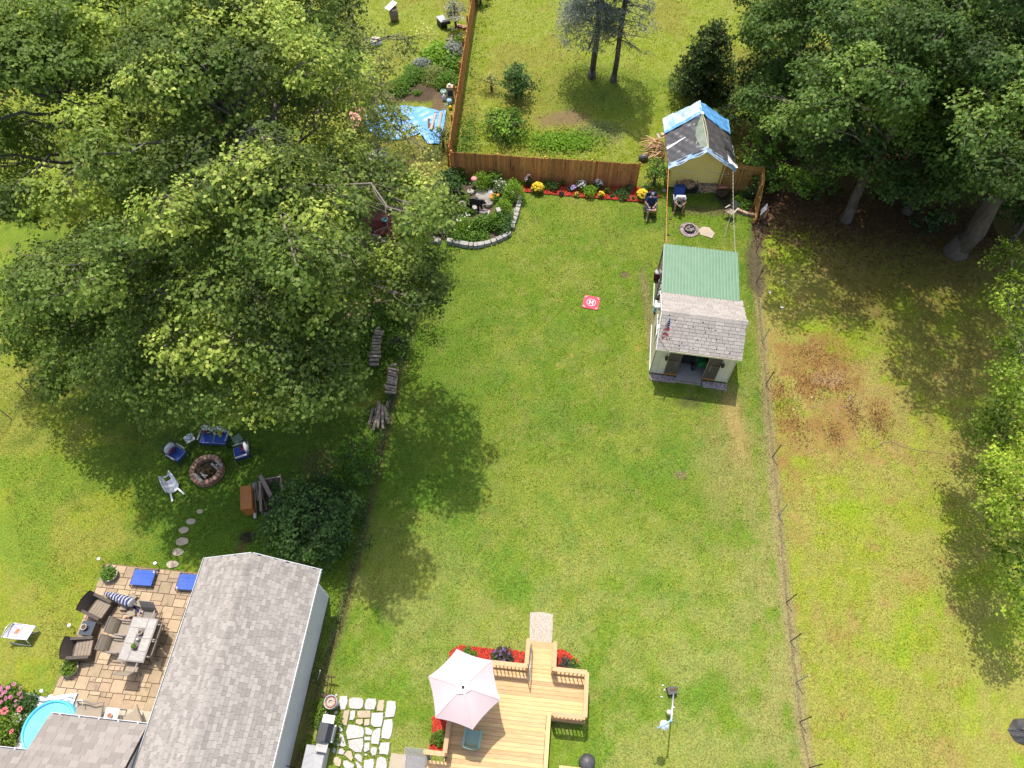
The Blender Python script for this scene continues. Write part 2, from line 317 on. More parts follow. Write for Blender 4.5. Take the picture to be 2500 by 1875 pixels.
def tint_at(x, y):
    n1 = fbm(x, y, .16, 1); n2 = fbm(x, y, .5, 7); n3 = fbm(x, y, 1.7, 13); n4 = fbm(x, y, 6., 23, 3)
    c = np.empty(x.shape + (3,))
    def setc(m, col, k=1.):
        m = np.clip(m * k, 0, 1)[..., None]; c[...] = c * (1 - m) + np.array(col) * m
    c[...] = (.128, .178, .020)
    setc(sstep(.40, .62, n2 * .6 + n1 * .4), (.185, .205, .034))
    setc(sstep(.5, .66, n3 * .7 + n4 * .3), (.20, .195, .055), .6)
    setc(sstep(.56, .68, fbm(x, y, .45, 41)), (.095, .17, .022), .5)
    setc(sstep(.55, .7, fbm(x, y, .9, 47)), (.09, .14, .022), .35)
    rx = np.interp(y, [p[0] for p in RFX], [p[1] for p in RFX]); right = sstep(-.1, .25, x - rx) * (1 - sstep(29, 33, y))
    lx = np.interp(y, [p[0] for p in LFX], [p[1] for p in LFX]); left = sstep(-.1, .3, lx - x) * (1 - sstep(29, 32, y))
    back = sstep(30.6, 31.2, y)
    # near half of the middle lawn is drier, towards the right fence most of all
    mid = (1 - right) * (1 - left) * (1 - back)
    setc(mid * sstep(13, 5, y) * sstep(.36, .62, n2 * .5 + n3 * .5), (.225, .215, .068), .75)
    setc(mid * sstep(3.2, .6, rx - x) * sstep(22, 12, y) * sstep(.3, .6, n3), (.235, .205, .075), .8)
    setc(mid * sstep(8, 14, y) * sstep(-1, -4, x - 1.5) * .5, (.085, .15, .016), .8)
    # right-hand neighbour: mossy yellow green with rust patches
    setc(right, (.218, .242, .03)); setc(right * sstep(.38, .6, n3 * .5 + n2 * .5 + .06 * sstep(7, 15, y)), (.255, .225, .07), .75)
    setc(right * sstep(.5, .66, fbm(x, y, .35, 77)), (.20, .265, .018), .85)
    setc(right * blob(x, y, D(1780, 850), 3.6, 3.6, .35, wob=.8) * sstep(.25, .55, n2 * .4 + n3 * .6), (.28, .215, .085), .85); setc(right * blob(x, y, D(1690, 760), 1.6, 3.0, .3, wob=.8), (.27, .21, .08), .7)
    for p, a, b, k in (((1770, 820), 1.6, .8, .8), ((1690, 872), .5, 1.3, .5), ((1765, 760), 1.9, 1.1, .55), ((1800, 900), 1.0, 1.2, .5), ((1900, 900), .5, .9, .45), ((1730, 960), 2.2, 1.0, .35), ((1700, 1030), .5, .8, .35)):
        setc(right * blob(x, y, D(*p), a * 1.3, b * 1.3) * sstep(.2, .5, n3), (.21, .115, .042), min(1, k * 1.5))
    setc(right * blob(x, y, D(1785, 815), .9, .5) * sstep(.35, .6, n3), (.30, .19, .12), .9)
    setc(right * sstep(.6, .72, fbm(x, y, 1.1, 57)), (.26, .16, .07), .5)
    # left-hand neighbour
    setc(left, (.19, .215, .026)); setc(left * sstep(.42, .6, n2 * .6 + n3 * .4), (.215, .205, .05), .7)
    setc(left * sstep(.5, .64, fbm(x, y, .3, 31)), (.13, .19, .022), .8)
    setc(left * blob(x, y, D(560, 1020), 5.5, 6.5, .6), (.075, .135, .016), .95)  # darker green patch beside the fire pit
    setc(left * blob(x, y, D(540, 600), 11, 11, .7), (.075, .115, .018), .85)  # darker green round the maples
    # back yard: clover, with the spruces' shade painted in
    setc(back, (.165, .195, .02)); setc(back * sstep(.42, .6, n3 * .5 + n4 * .5), (.20, .215, .05), .8)
    setc(back * sstep(.5, .65, fbm(x, y, .28, 63)), (.185, .165, .038), .7)
    setc(back * blob(x, y, D(1310, 200), 4.2, 3.4), (.10, .15, .018), .7)  # dark ellipse paints the spruces' cast shadow into the lawn colour
    setc(blob(x, y, D(1225, 258), 1.7, .8), (.17, .11, .07), .9); setc(blob(x, y, D(1190, 298), 1., .4), (.14, .1, .06), .7)
    setc(blob(x, y, D(1310, 300), 1.1, .6) * sstep(.4, .6, n3), (.15, .11, .07), .7)
    # bare soil and leaf litter
    setc(blob(x, y, D(880, 200), 3.0, 1.0, .7, wob=.25), (.075, .05, .04)); setc(blob(x, y, D(945, 255), .55, 2.4, .6), (.13, .085, .06))
    setc(blob(x, y, D(840, 400), 4, 3.5, .5), (.10, .07, .045), .8)
    setc(blob(x, y, D(800, 640), 3, 2, .5), (.13, .10, .06), .7)
    litter = sstep(27.3, 29.0, y + .35 * np.sin(x * 1.3) + (n2 - .5) * 3 + (x - 13) * .20) * sstep(12.8, 13.8, x) * sstep(37, 33, y + (n2 - .5) * 5)
    setc(litter * sstep(.2, .5, n3 * .5 + n4 * .5), (.13, .065, .04)); setc(litter * sstep(.5, .6, n4), (.17, .085, .055), .6)
    setc(right * sstep(18, 25, y + (n2 - .5) * 6) * sstep(13, 17, x + (n1 - .5) * 6), (.125, .085, .028), .75)
    setc(right * sstep(15, 21, x) * sstep(8, 18, y) * sstep(.3, .6, n3), (.15, .12, .03), .6)
    setc(blob(x, y, D(1600, 435), 1.8, 1.0, .7), (.06, .045, .038), .9)
    setc(blob(x, y, D(1530, 455), 2.2, .35, .5), (.14, .1, .06), .7)
    setc(1 - sstep(.10, .34, linedist(x, y, RFENCE) + (n3 - .5) * .3), (.27, .19, .115), .8)
    setc((1 - sstep(.25, .6, linedist(x, y, RFENCE[:3]) + (n3 - .5) * .5)), (.10, .07, .05), .9)
    setc((1 - sstep(.05, .3, linedist(x, y, LFENCE) + (n3 - .5) * .3)), (.115, .085, .045), .85)
    setc(blob(x, y, D(1590, 930), .55, 2.2, .4), (.33, .215, .10), .85); setc(blob(x, y, D(1560, 1000), 1.4, 2.6, .3), (.24, .20, .075), .6)
    setc(blob(x, y, D(1348, 594), .28, .18, .6), (.14, .085, .065)); setc(blob(x, y, D(1470, 1025), .3, .2, .5), (.2, .14, .09), .8)
    setc(blob(x, y, D(1405, 700), .3, 3.6, .5), (.22, .16, .09), .75)
    for p in ((1380, 752), (1400, 781), (1233, 766), (1209, 648), (1208, 790)): setc(blob(x, y, D(*p), .16, .13, .5), (.30, .23, .06), .8)
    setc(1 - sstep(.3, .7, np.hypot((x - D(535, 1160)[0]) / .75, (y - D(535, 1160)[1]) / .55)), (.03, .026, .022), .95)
    setc(1 - sstep(.0, .5, linedist(x, y, [xy(D(690, 1330)), xy(D(670, 1450)), xy(D(625, 1590)), xy(D(600, 1680))])), (.10, .07, .045), .85)
    setc(blob(x, y, D(700, 1010), 1., .9, .4), (.12, .09, .05), .6); setc(blob(x, y, D(520, 1185), .25, .4, .4), (.13, .08, .05), .7)
    setc(blob(x, y, D(1490, 870), .8, .3, .4), (.07, .06, .035), .6)
    c *= 1 - .04 * mid[..., None]; c *= 1 - .05 * mid[..., None]; c[..., 0] *= .96 - .06 * mid; c[..., 2] *= .8; c *= (1 + .16 * mid * sstep(16, 6, y))[..., None]
    return c * (.80 + .36 * n4[..., None]) * 1.04

def axis(a, b, st, far):
    core = np.arange(a, b + st, st); out = np.array([1., 3, 7, 15, 35, 90, far])
    return np.concatenate([a - out[::-1], core, b + out])
gx = axis(-40, 42, .17, 500); gy = axis(-3, 56, .17, 600)
X, Y = np.meshgrid(gx, gy); Zg = np.where((np.abs(X) < 42) & (Y < 56) & (Y > -3), (fbm(X, Y, 2.2, 5) - .5) * .045, 0) - .012
nx, ny = len(gx), len(gy); ii = (np.arange(ny - 1)[:, None] * nx + np.arange(nx - 1)[None, :]).ravel()
gm = bpy.data.materials.new('lawn'); gm.use_nodes = True; N = gm.node_tree.nodes; L = gm.node_tree.links; b = N['Principled BSDF']; b.inputs['Roughness'].default_value = .9; b.inputs['Specular IOR Level'].default_value = .12
at = N.new('ShaderNodeAttribute'); at.attribute_name = 'tint'; tc = N.new('ShaderNodeTexCoord')
def gnoise(s, d=3):
    n = N.new('ShaderNodeTexNoise'); n.inputs['Scale'].default_value = s; n.inputs['Detail'].default_value = d; L.new(tc.outputs['Object'], n.inputs['Vector']); return n
n1 = gnoise(14, 8); r1 = N.new('ShaderNodeMapRange'); r1.inputs[1].default_value = .25; r1.inputs[2].default_value = .75; r1.inputs[3].default_value = .62; r1.inputs[4].default_value = 1.38; L.new(n1.outputs[0], r1.inputs[0])
hs = N.new('ShaderNodeHueSaturation'); L.new(at.outputs['Color'], hs.inputs['Color']); L.new(r1.outputs[0], hs.inputs['Value'])
n3 = gnoise(3.3, 4); r3 = N.new('ShaderNodeMapRange'); r3.inputs[1].default_value = .3; r3.inputs[2].default_value = .7; r3.inputs[3].default_value = .485; r3.inputs[4].default_value = .515; L.new(n3.outputs[0], r3.inputs[0]); L.new(r3.outputs[0], hs.inputs['Hue'])
L.new(hs.outputs[0], b.inputs['Base Color'])
bp = N.new('ShaderNodeBump'); bp.inputs['Strength'].default_value = .9; bp.inputs['Distance'].default_value = .05; n2 = gnoise(24, 4); L.new(n2.outputs[0], bp.inputs['Height']); L.new(bp.outputs[0], b.inputs['Normal'])
gv = np.stack([X.ravel(), Y.ravel(), Zg.ravel()], 1)
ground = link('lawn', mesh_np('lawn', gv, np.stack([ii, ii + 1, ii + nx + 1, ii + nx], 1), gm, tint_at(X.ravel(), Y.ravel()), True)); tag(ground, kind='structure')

rng = np.random.default_rng(5)
EXCL = []          # (cx,cy,ux,uy,w0,w1,h0,h1) oriented boxes where no grass grows
def noexcl(x, y):
    k = np.ones(x.shape, bool)
    for (ox, oy, ux, uy, a0, a1, b0, b1) in EXCL:
        a = (x - ox) * ux + (y - oy) * uy; bb = -(x - ox) * uy + (y - oy) * ux
        k &= ~((a > a0) & (a < a1) & (bb > b0) & (bb < b1))
    return k
def tufts(n, xr, yr, h0, h1, seed):
    r = np.random.default_rng(seed); x = r.uniform(*xr, n); y = r.uniform(*yr, n)
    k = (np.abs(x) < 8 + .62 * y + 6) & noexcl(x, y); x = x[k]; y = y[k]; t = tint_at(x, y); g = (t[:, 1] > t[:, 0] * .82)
    x = x[g]; y = y[g]; t = t[g]; n = len(x)
    a = r.uniform(0, 2 * np.pi, n); h = r.uniform(h0, h1, n); wd = h * r.uniform(.35, .6, n); ln = r.uniform(.3, 1.1, n) * h
    b0 = r.uniform(0, 2 * np.pi, n)
    v = np.empty((n, 3, 3)); z = -.02
    v[:, 0] = np.stack([x - np.cos(a) * wd, y - np.sin(a) * wd, np.full(n, z)], 1); v[:, 1] = np.stack([x + np.cos(a) * wd, y + np.sin(a) * wd, np.full(n, z)], 1)
    v[:, 2] = np.stack([x + np.cos(b0) * ln, y + np.sin(b0) * ln, h], 1)
    t = t * r.uniform(.85, 1.75, (n, 1)) * (1 + r.uniform(-.08, .08, (n, 3)))
    return v.reshape(-1, 3), np.arange(n * 3).reshape(-1, 3), np.repeat(t, 3, 0)
def grass_build():
    a = tufts(420000, (-24, 24), (0, 34), .018, .05, 3); b_ = tufts(70000, (-38, 40), (30, 54), .035, .08, 4)
    v = np.concatenate([a[0], b_[0]]); f = np.concatenate([a[1], b_[1] + len(a[0])]); t = np.concatenate([a[2], b_[2]])
    o = link('grass', mesh_np('grass', v, f, leafmat('grass_blade', .3, .7, .15), t)); tag(o, 'short mown grass and clover covering the lawns', 'grass', kind='stuff')

# ---------------------------------------------------------------- leaves, trees, plants
GREEN = dict(maple=((.095, .16, .028), (.145, .215, .038), (.27, .325, .09)), mapdk=((.09, .15, .024), (.13, .20, .03), (.21, .275, .06)),
             light=((.15, .20, .045), (.22, .265, .07), (.34, .37, .13)), oak=((.052, .105, .020), (.082, .148, .030), (.155, .225, .055)),
             lime=((.13, .25, .02), (.18, .33, .025), (.26, .40, .04)), dark=((.05, .11, .028), (.072, .148, .038), (.12, .21, .06)),
             spruce=((.18, .205, .165), (.25, .28, .235), (.34, .375, .33)), yew=((.04, .075, .022), (.06, .105, .03), (.11, .16, .045)),
             fresh=((.08, .17, .02), (.12, .23, .028), (.18, .30, .045)), pale=((.16, .21, .085), (.21, .26, .11), (.28, .32, .16)), purple=((.09, .07, .06), (.06, .10, .05), (.12, .06, .13)),
             sun=((.10, .18, .02), (.16, .25, .028), (.24, .32, .05)))
def leaves(r, c, n, size, pal, updir=(0, 0, 1), spread=.9, asp=.85, droop=.25):
    """n kite leaves (folded along the midrib) at the points c (n,3)"""
    up = np.asarray(updir) + r.normal(0, spread, (n, 3)) * .6; up /= np.linalg.norm(up, axis=1)[:, None]
    t = r.normal(0, 1, (n, 3)); t -= (t * up).sum(1)[:, None] * up; t /= np.linalg.norm(t, axis=1)[:, None]; s = np.cross(up, t)
    L_ = size * r.uniform(.65, 1.25, n)[:, None]; W_ = L_ * asp * .5
    v = np.empty((n, 4, 3)); v[:, 0] = c - t * L_ * .5; v[:, 1] = c + s * W_ + up * L_ * .10; v[:, 2] = c + t * L_ * .5 - up * L_ * droop; v[:, 3] = c - s * W_ + up * L_ * .10
    f = (np.arange(n)[:, None] * 4 + np.array([[0, 1, 2, 3]])).reshape(-1, 4)
    p = np.array(pal); u = r.beta(1.3, 2.0, n) * 1.999; i = u.astype(int); fr = (u - i)[:, None]; col = p[i] * (1 - fr) + p[i + 1] * fr
    col = col * r.uniform(.8, 1.25, (n, 1))
    return v.reshape(-1, 3), f, np.repeat(col, 4, 0)
def foliage_mesh(name, r, cl, dens, size, pal, spread=.9, spray=.40, flat=.35, sag=.12, palv=None):
    """cl: list of (centre, rx, ry, rz). Each clump is filled with tilted sprays of leaves."""
    P_ = []; pals = []; U_ = []
    for ci, (c, rx, ry, rz) in enumerate(cl):
        ns = max(3, int(dens * rx * ry * 3.2)); kc = np.array(((.6,) * 3, (.78,) * 3, (.95, .97, .95), (1.2, 1.15, 1.1), (2.05, 1.75, 1.7))[r.choice(5, p=(.17, .22, .24, .16, .21))])
        d = r.normal(0, 1, (ns, 3)); d /= np.linalg.norm(d, axis=1)[:, None]; rad = r.uniform(.25, 1, ns) ** .45
        sc_ = d * rad[:, None] * np.array([rx, ry, rz]) + np.array(c)
        for q in sc_:
            m = r.integers(12, 24); a = r.uniform(0, 2 * np.pi, m); rr = spray * np.sqrt(r.uniform(0, 1, m)) * r.uniform(.7, 1.25)
            tl = r.normal(0, .35, 2)
            x = rr * np.cos(a); y = rr * np.sin(a); z = x * tl[0] + y * tl[1] + r.normal(0, .12 * spray, m) - sag * rr
            P_.append(np.stack([x, y, z], 1) + q); o = (q - np.array(c)) / np.array([rx, ry, rz]); o = o / (np.linalg.norm(o) + .01) * .75 + np.array([0, 0, .65]); U_.append(np.repeat(o[None], m, 0))
            pals.append(np.repeat((r.uniform(.82, 1.2) * kc)[None], m, 0))
    c = np.concatenate(P_); k = np.concatenate(pals)
    v, f, t = leaves(r, c, len(c), size, pal, np.concatenate(U_), spread=spread)
    t = t * np.repeat(k, 4, 0)
    return mesh_np(name, v, f, MLEAF, t)
def limb(mb, p, q, r0, r1, rnd_, seg=5, wob=.08, n=6, m=0, sag=0.):
    p = Vector(p); q = Vector(q); Ln = (q - p).length; pts = []
    for i in range(seg + 1):
        t = i / seg; a = p.lerp(q, t)
        if 0 < i < seg: a += Vector((rnd_.uniform(-1, 1), rnd_.uniform(-1, 1), rnd_.uniform(-.6, .6))) * Ln * wob
        a.z += sag * math.sin(math.pi * t) * Ln; pts.append(a)
    mb.tube(pts, [r0 + (r1 - r0) * (i / seg) for i in range(seg + 1)], n, m); return pts
NLEAF = [0]
HOLES = [(780, 450, 872, 520), (-60, 560, 15, 640)]     # places (full-view px) where the photo looks through the crowns to the ground
def photo_xy(p):
    v = Vector(p) - Vector((0, 0, CAMH)); f = v.y * math.cos(_a) - v.z * math.sin(_a); u = v.y * math.sin(_a) + v.z * math.cos(_a); return ((1250 + FPX * v.x / f) / 1.1302, (937.5 - FPX * u / f) / 1.1302, FPX / f / 1.1302)
def in_hole(c, r_):
    x, y, k = photo_xy(c); m = r_ * k * .5; return any(a - m < x < c_ + m and b - m < y < d + m for a, b, c_, d in HOLES)
def tree(name, label, cat, base, clumps, trunk_top, r0, pal, seed, group=None, size=.14, dens=5.5, bark=None, spray=.42, fork=.4, lean=0., spread=.6):
    """clumps in world coordinates; the trunk forks into one limb per clump"""
    r = np.random.default_rng(seed); rd = random.Random(seed); base = Vector(base)
    if 'maple' in name or 'poplar' in name: clumps = [q for q in clumps if not in_hole(q[0], q[1])]
    t = root(name, base, 0, label, cat, group); bark = bark or MBARK
    tb = MB(); top = Vector(trunk_top) - base
    tp = limb(tb, (0, 0, -.15), top, r0, r0 * .38, rd, 7, .018, 12)
    tb.tube([(0, 0, -.2), (0, 0, .0), (0, 0, .12), top * (.4 / max(.5, top.length)), top * (.9 / max(1, top.length))], [r0 * 1.5, r0 * 1.34, r0 * 1.2, r0 * 1.07, r0 * .97], 12)
    tb.build('trunk', bark, t, True)
    lb = MB()
    for (c, rx, ry, rz) in clumps:
        c = Vector(c) - base; h = min(max(c.z - (c.xy - top.xy).length * .45, top.z * fork), top.z * .98); u = h / top.z * (len(tp) - 1)
        i = min(int(u), len(tp) - 2); s0 = tp[i].lerp(tp[i + 1], u - i)
        rr = r0 * .2 * min(1., rx / 1.4)
        lp = limb(lb, s0, c, rr, .03, rd, 6, .06, 6, 0, .06)
        for k in range(4):
            q = c + Vector((rd.uniform(-1, 1) * rx, rd.uniform(-1, 1) * ry, rd.uniform(-.5, .8) * rz)); limb(lb, lp[rd.choice((3, 4, 5))], q, .022, .006, rd, 4, .1, 4)
    lb.build('limbs', MTWIG if bark is MBARK else bark, t, True)
    me = foliage_mesh('crown', r, [(Vector(c) - base, rx, ry, rz) for c, rx, ry, rz in clumps], dens, size, GREEN[pal], spray=spray, spread=spread)
    NLEAF[0] += len(me.polygons); link('crown', me, t); return t
def crown(seed, c, R3, n, rc=(.9, 1.5), shell=.55, low=-.55):
    rd = random.Random(seed); out = []; tries = 0
    while len(out) < n and tries < 4000:
        tries += 1; d = Vector((rd.gauss(0, 1), rd.gauss(0, 1), rd.gauss(0, 1))).normalized()
        if d.z < low: continue
        k = rd.uniform(shell, 1.0); p = Vector((c[0] + d.x * R3[0] * k, c[1] + d.y * R3[1] * k, c[2] + d.z * R3[2] * k)); rr = rd.uniform(*rc)
        if any((p - q[0]).length < .68 * (rr + q[1]) for q in out): continue
        out.append((p, rr, rr * rd.uniform(.85, 1.15), rr * rd.uniform(.58, .8)))
    return out
def plant(name, label, cat, loc, r_, h, pal, seed, group=None, size=.09, n=None, flowers=None, fsize=.07, fcol=None, upright=False, spread=.9, parent=None):
    r = np.random.default_rng(seed); t = root(name, loc, 0, label, cat, group)
    n = n or int(1100 * r_ * r_ * (1 + h) / (size / .09) ** 2 * 1.6) + 60
    n = min(n, 6000)
    a = r.uniform(0, 2 * np.pi, n); q = np.sqrt(r.uniform(0, 1, n)); lob = 1 + .18 * np.sin(3 * a + seed) + .12 * np.sin(5 * a + 2 * seed)
    z = h * r.uniform(.08, 1, n) ** .7 * np.sqrt(np.clip(1 - (q * .96) ** 2, .05, 1))
    c = np.stack([r_ * lob * q * np.cos(a), r_ * lob * q * np.sin(a), z], 1); c += r.normal(0, .05 * r_ + .01, c.shape); c[:, 2] = np.maximum(c[:, 2], .02)
    v, f, tt = leaves(r, c, n, size, GREEN[pal], spread=spread * (1.5 if upright else 1), asp=.5 if upright else .8)
    link('foliage', mesh_np('foliage', v, f, MLEAF, tt), t)
    sb = MB()
    for k in range(6):
        an = r.uniform(0, 6.28); d = r.uniform(.2, .8) * r_; sb.tube([(0, 0, -.03), (d * .5 * math.cos(an), d * .5 * math.sin(an), h * .45), (d * math.cos(an), d * math.sin(an), h * .8)], [.014, .010, .005], 4)
    sb.build('stem', MBARKD, t)
    if flowers:
        m = flowers; a = r.uniform(0, 2 * np.pi, m); q = np.sqrt(r.uniform(0, 1, m)); z = h * (1.02 + r.uniform(0, .16, m)) * np.sqrt(np.clip(1 - (q * .85) ** 2, .1, 1)) + .02
        c = np.stack([r_ * q * np.cos(a), r_ * q * np.sin(a), z], 1); vs = []; fs = []; k0 = 0; cols = []
        for p in c:
            s_ = fsize * r.uniform(.7, 1.3); tl = r.normal(0, .25, 2)
            for i in range(6):
                b = 2 * math.pi * i / 6
                for (rr, dz, db) in ((.12, .0, 0), (.55, .12, -.42), (.62, .06, .0), (.55, .12, .42)):
                    x = math.cos(b + db) * rr * s_; y = math.sin(b + db) * rr * s_; vs.append((p[0] + x, p[1] + y, p[2] + dz * s_ + x * tl[0] + y * tl[1])); cols.append(np.array(fcol) * r.uniform(.85, 1.12))
                fs.append((k0, k0 + 1, k0 + 2, k0 + 3)); k0 += 4
        link('flowers', mesh_np('flowers', np.array(vs), np.array(fs), MPETAL, np.array(cols)), t)
    return t
# ---------------------------------------------------------------- trees
def at(pts): return [(D(x, y, z), r_, r_, r_ * .7) for x, y, z, r_ in pts]
DEN = 12
def sh(pts): return [(D(x, y) + Vector((-.085, .39, 1)) * h, r_, r_, r_ * .7) for x, y, h, r_ in pts]     # a clump h metres up whose shade falls on that spot
TOPS = lambda c, R3, k: [(Vector((c[0] + math.cos(a * 2.4) * R3[0] * .42 * math.sqrt(a / k), c[1] + math.sin(a * 2.4) * R3[1] * .42 * math.sqrt(a / k), c[2] + R3[2] * .78)), 1.35, 1.35, .7) for a in range(k)]
tree('maple_tree', 'big maple whose trunk shows beside the log stacks along the wire fence', 'tree', (-9.4, 22.4, 0),
     crown(11, (-10.4, 22.6, 9.6), (6.0, 6.0, 5.2), 36, (1.0, 1.75), .5, -.5) + TOPS((-10.4, 22.6, 9.6), (6.0, 6.0, 5.2), 9) + sh([(860, 850, 10, 1.1), (930, 880, 10, 1.1), (990, 910, 10, 1), (1020, 980, 10.5, 1), (860, 950, 10.5, 1.1), (940, 980, 10.5, 1.1), (1010, 1060, 11.5, 1), (870, 1050, 11.5, 1.1), (945, 1080, 12, 1.1), (1000, 1130, 12.5, .9), (850, 1140, 12.5, 1.1), (920, 1170, 12.5, 1.1), (975, 1190, 13, .8), (830, 1230, 13, 1.0), (895, 1250, 13, .9), (850, 1300, 13.5, .8), (700, 1080, 12.5, 1.1), (780, 1180, 12.5, 1.1), (620, 1120, 12.5, 1.1), (540, 1150, 12, 1.0), (360, 930, 8, 1.0), (440, 930, 8.5, 1.1), (520, 950, 9, 1.1), (600, 960, 9.5, 1.0), (350, 1010, 9, 1.1), (430, 1020, 9.5, 1.1), (510, 1035, 10, 1.1), (590, 1040, 10.5, 1.1)]) + at([(585, 400, 13, 1.3), (560, 430, 12.5, 1.2), (620, 380, 13, 1.3), (540, 380, 13, 1.3), (600, 450, 12, 1.2), (795, 590, 8.5, 1.2), (860, 590, 8.5, 1.1), (890, 560, 8.5, 1.1), (835, 560, 9, .8)]),
     (-10, 22, 11), .42, 'maple', 1, 'broadleaf trees of the left yard', .15, DEN)
tree('maple_tree', 'spreading maple whose lowest branches hang over the blue loveseat', 'tree', (-10.6, 18.4, 0),
     sh([(280, 960, 8, 1.1), (270, 1040, 9, 1.0), (340, 1090, 10, 1.1), (430, 1100, 10.5, 1.1), (510, 1110, 11, 1.1), (250, 1120, 9.5, .9), (330, 1160, 10.5, .9), (410, 1170, 11, 1.0), (480, 1190, 11.5, 1.0)]) + at([(240, 800, 7.5, 1.2), (320, 800, 8, 1.3), (395, 830, 7.5, 1.2), (480, 830, 8, 1.2), (560, 850, 8, 1.1), (640, 840, 8.5, 1.2), (710, 830, 8.8, 1.2), (712, 800, 9, 1.0), (915, 625, 9, .9), (880, 640, 9, .9), (700, 740, 9.5, 1.3), (600, 740, 9.5, 1.3), (500, 740, 9.5, 1.3), (400, 730, 9.5, 1.3), (300, 720, 9, 1.3), (715, 670, 9.5, 1.2), (560, 650, 10.5, 1.3), (450, 640, 10.5, 1.3), (340, 630, 10, 1.3), (660, 640, 10.5, 1.3), (470, 890, 5, .8), (640, 880, 6, .8), (350, 880, 6, .8), (270, 850, 6.5, .8)]),
     (-10, 17.6, 10), .34, 'maple', 7, 'broadleaf trees of the left yard', .145, DEN)
tree('maple_tree', 'broad dark-leaved maple at the left edge of the photo', 'tree', (-18.2, 24.6, 0),
     crown(12, (-17.6, 24.2, 8.8), (5.8, 6.2, 5), 34, (1.0, 1.7), .5, -.5) + TOPS((-17.6, 24.2, 8.8), (5.8, 6.2, 5), 9) + at([(60, 690, 5.5, 1.3), (40, 735, 4.5, 1.0), (130, 700, 6, 1.4), (190, 680, 6.5, 1.3), (110, 830, 4.0, .8), (150, 770, 5.5, 1.2), (20, 600, 6.5, 1.4), (90, 620, 7.5, 1.4)]),
     (-17.7, 24.3, 10.5), .4, 'mapdk', 2, 'broadleaf trees of the left yard', .155, DEN)
tree('maple_tree', 'tall maple behind the largest left tree, with long bare pale limbs', 'tree', (-12.6, 32.2, 0),
     crown(13, (-13, 31.4, 10.6), (5.8, 5.8, 4.8), 33, (1.0, 1.75), .5, -.4) + TOPS((-13, 31.4, 10.6), (5.8, 5.8, 4.8), 9), (-12.8, 31.6, 12), .45, 'maple', 3, 'broadleaf trees of the left yard', .155, DEN)
tree('maple_tree', 'farthest maple in the top left corner of the photo', 'tree', (-22, 35.5, 0),
     crown(14, (-22, 34.8, 10.5), (6.6, 6, 5), 34, (1.1, 1.8), .5, -.4) + TOPS((-22, 34.8, 10.5), (6.6, 6, 5), 9), (-22, 35, 12), .45, 'mapdk', 4, 'broadleaf trees of the left yard', .165, DEN)
tree('poplar_tree', 'open, pale-leaved tree hanging over the blue tarp at the top left', 'tree', (-8.4, 36.4, 0),
     at([(650, 30, 9, 1.3), (720, 90, 9, 1.3), (860, 262, 7, .9), (800, 285, 7.5, 1), (820, 225, 7.5, .9), (690, 180, 9, 1.3), (780, 80, 8.5, 1.1), (800, 170, 8, 1.1), (870, 90, 7.2, .7), (910, 75, 7, .6), (840, 130, 8, .9), (740, 260, 8.4, 1.3), (840, 240, 7, .7), (790, 330, 7.5, 1.1), (870, 300, 6.4, .8), (900, 350, 5.6, .9), (850, 390, 6.4, 1.0), (920, 400, 4.8, .8), (930, 330, 5, .7), (790, 430, 6.8, 1.0), (730, 10, 9.5, 1.2), (760, -40, 9.5, 1.3), (650, 300, 9, 1.2)]),
     (-8.2, 35, 8.5), .3, 'light', 5, 'broadleaf trees of the left yard', .125, 10)
tree('maple_tree', 'small maple leaning over the rock garden from its left side', 'tree', (-6.6, 28.2, 0),
     at([(860, 455, 5.5, 1.0), (900, 440, 4.4, .8), (880, 520, 4.6, .9), (820, 520, 5.5, 1.0), (900, 580, 3.4, .8), (830, 590, 4.6, .9), (760, 500, 6, 1.1), (920, 480, 3.4, .6)]),
     (-6.3, 27.6, 4.5), .16, 'light', 6, 'broadleaf trees of the left yard', .12, 8)
XT = {0: at([(1760, 300, 4, 1.1), (1820, 330, 3.6, 1.0), (1870, 340, 4.2, 1.1), (1700, 260, 5, 1.2), (1800, 230, 5.5, 1.3), (1900, 280, 5, 1.2), (1640, 200, 5, 1.2)]) + sh([(1700, 670, 9, 1.2), (1760, 640, 10, 1.2), (1830, 680, 10, 1.2), (1850, 600, 11, 1.2), (1690, 590, 9, 1.1), (1760, 560, 10, 1.2), (1720, 520, 10, 1.2), (1800, 510, 10, 1.2), (1880, 520, 11, 1.2), (1890, 620, 11, 1.1)]),
      1: at([(1950, 330, 4.5, 1.2), (1990, 400, 3.6, 1.0), (1930, 400, 3.4, .9), (2040, 330, 5, 1.2)]) + sh([(1950, 660, 11, 1.2), (1965, 800, 10, 1.1), (2000, 860, 10, 1.1), (2050, 780, 11, 1.2), (1920, 560, 11, 1.2), (2000, 600, 12, 1.2), (1950, 500, 11, 1.2), (2030, 510, 11, 1.2), (2000, 700, 11, 1.2), (1970, 740, 10, 1.1)]),
      2: at([(2100, 330, 5.5, 1.2), (2160, 380, 5, 1.2), (2200, 300, 6, 1.3), (2060, 400, 4.2, 1.0)]) + sh([(2100, 680, 11, 1.3), (2150, 830, 11, 1.2), (2200, 880, 10, 1.2), (2080, 560, 12, 1.3), (2180, 700, 12, 1.3), (2100, 620, 12, 1.2), (2180, 620, 12, 1.3), (2130, 760, 12, 1.2), (2060, 700, 11, 1.2), (2200, 790, 12, 1.2), (2080, 870, 10, 1.1), (2140, 920, 10, 1.1)])}
WD = 'oaks and maples of the right-hand wood'
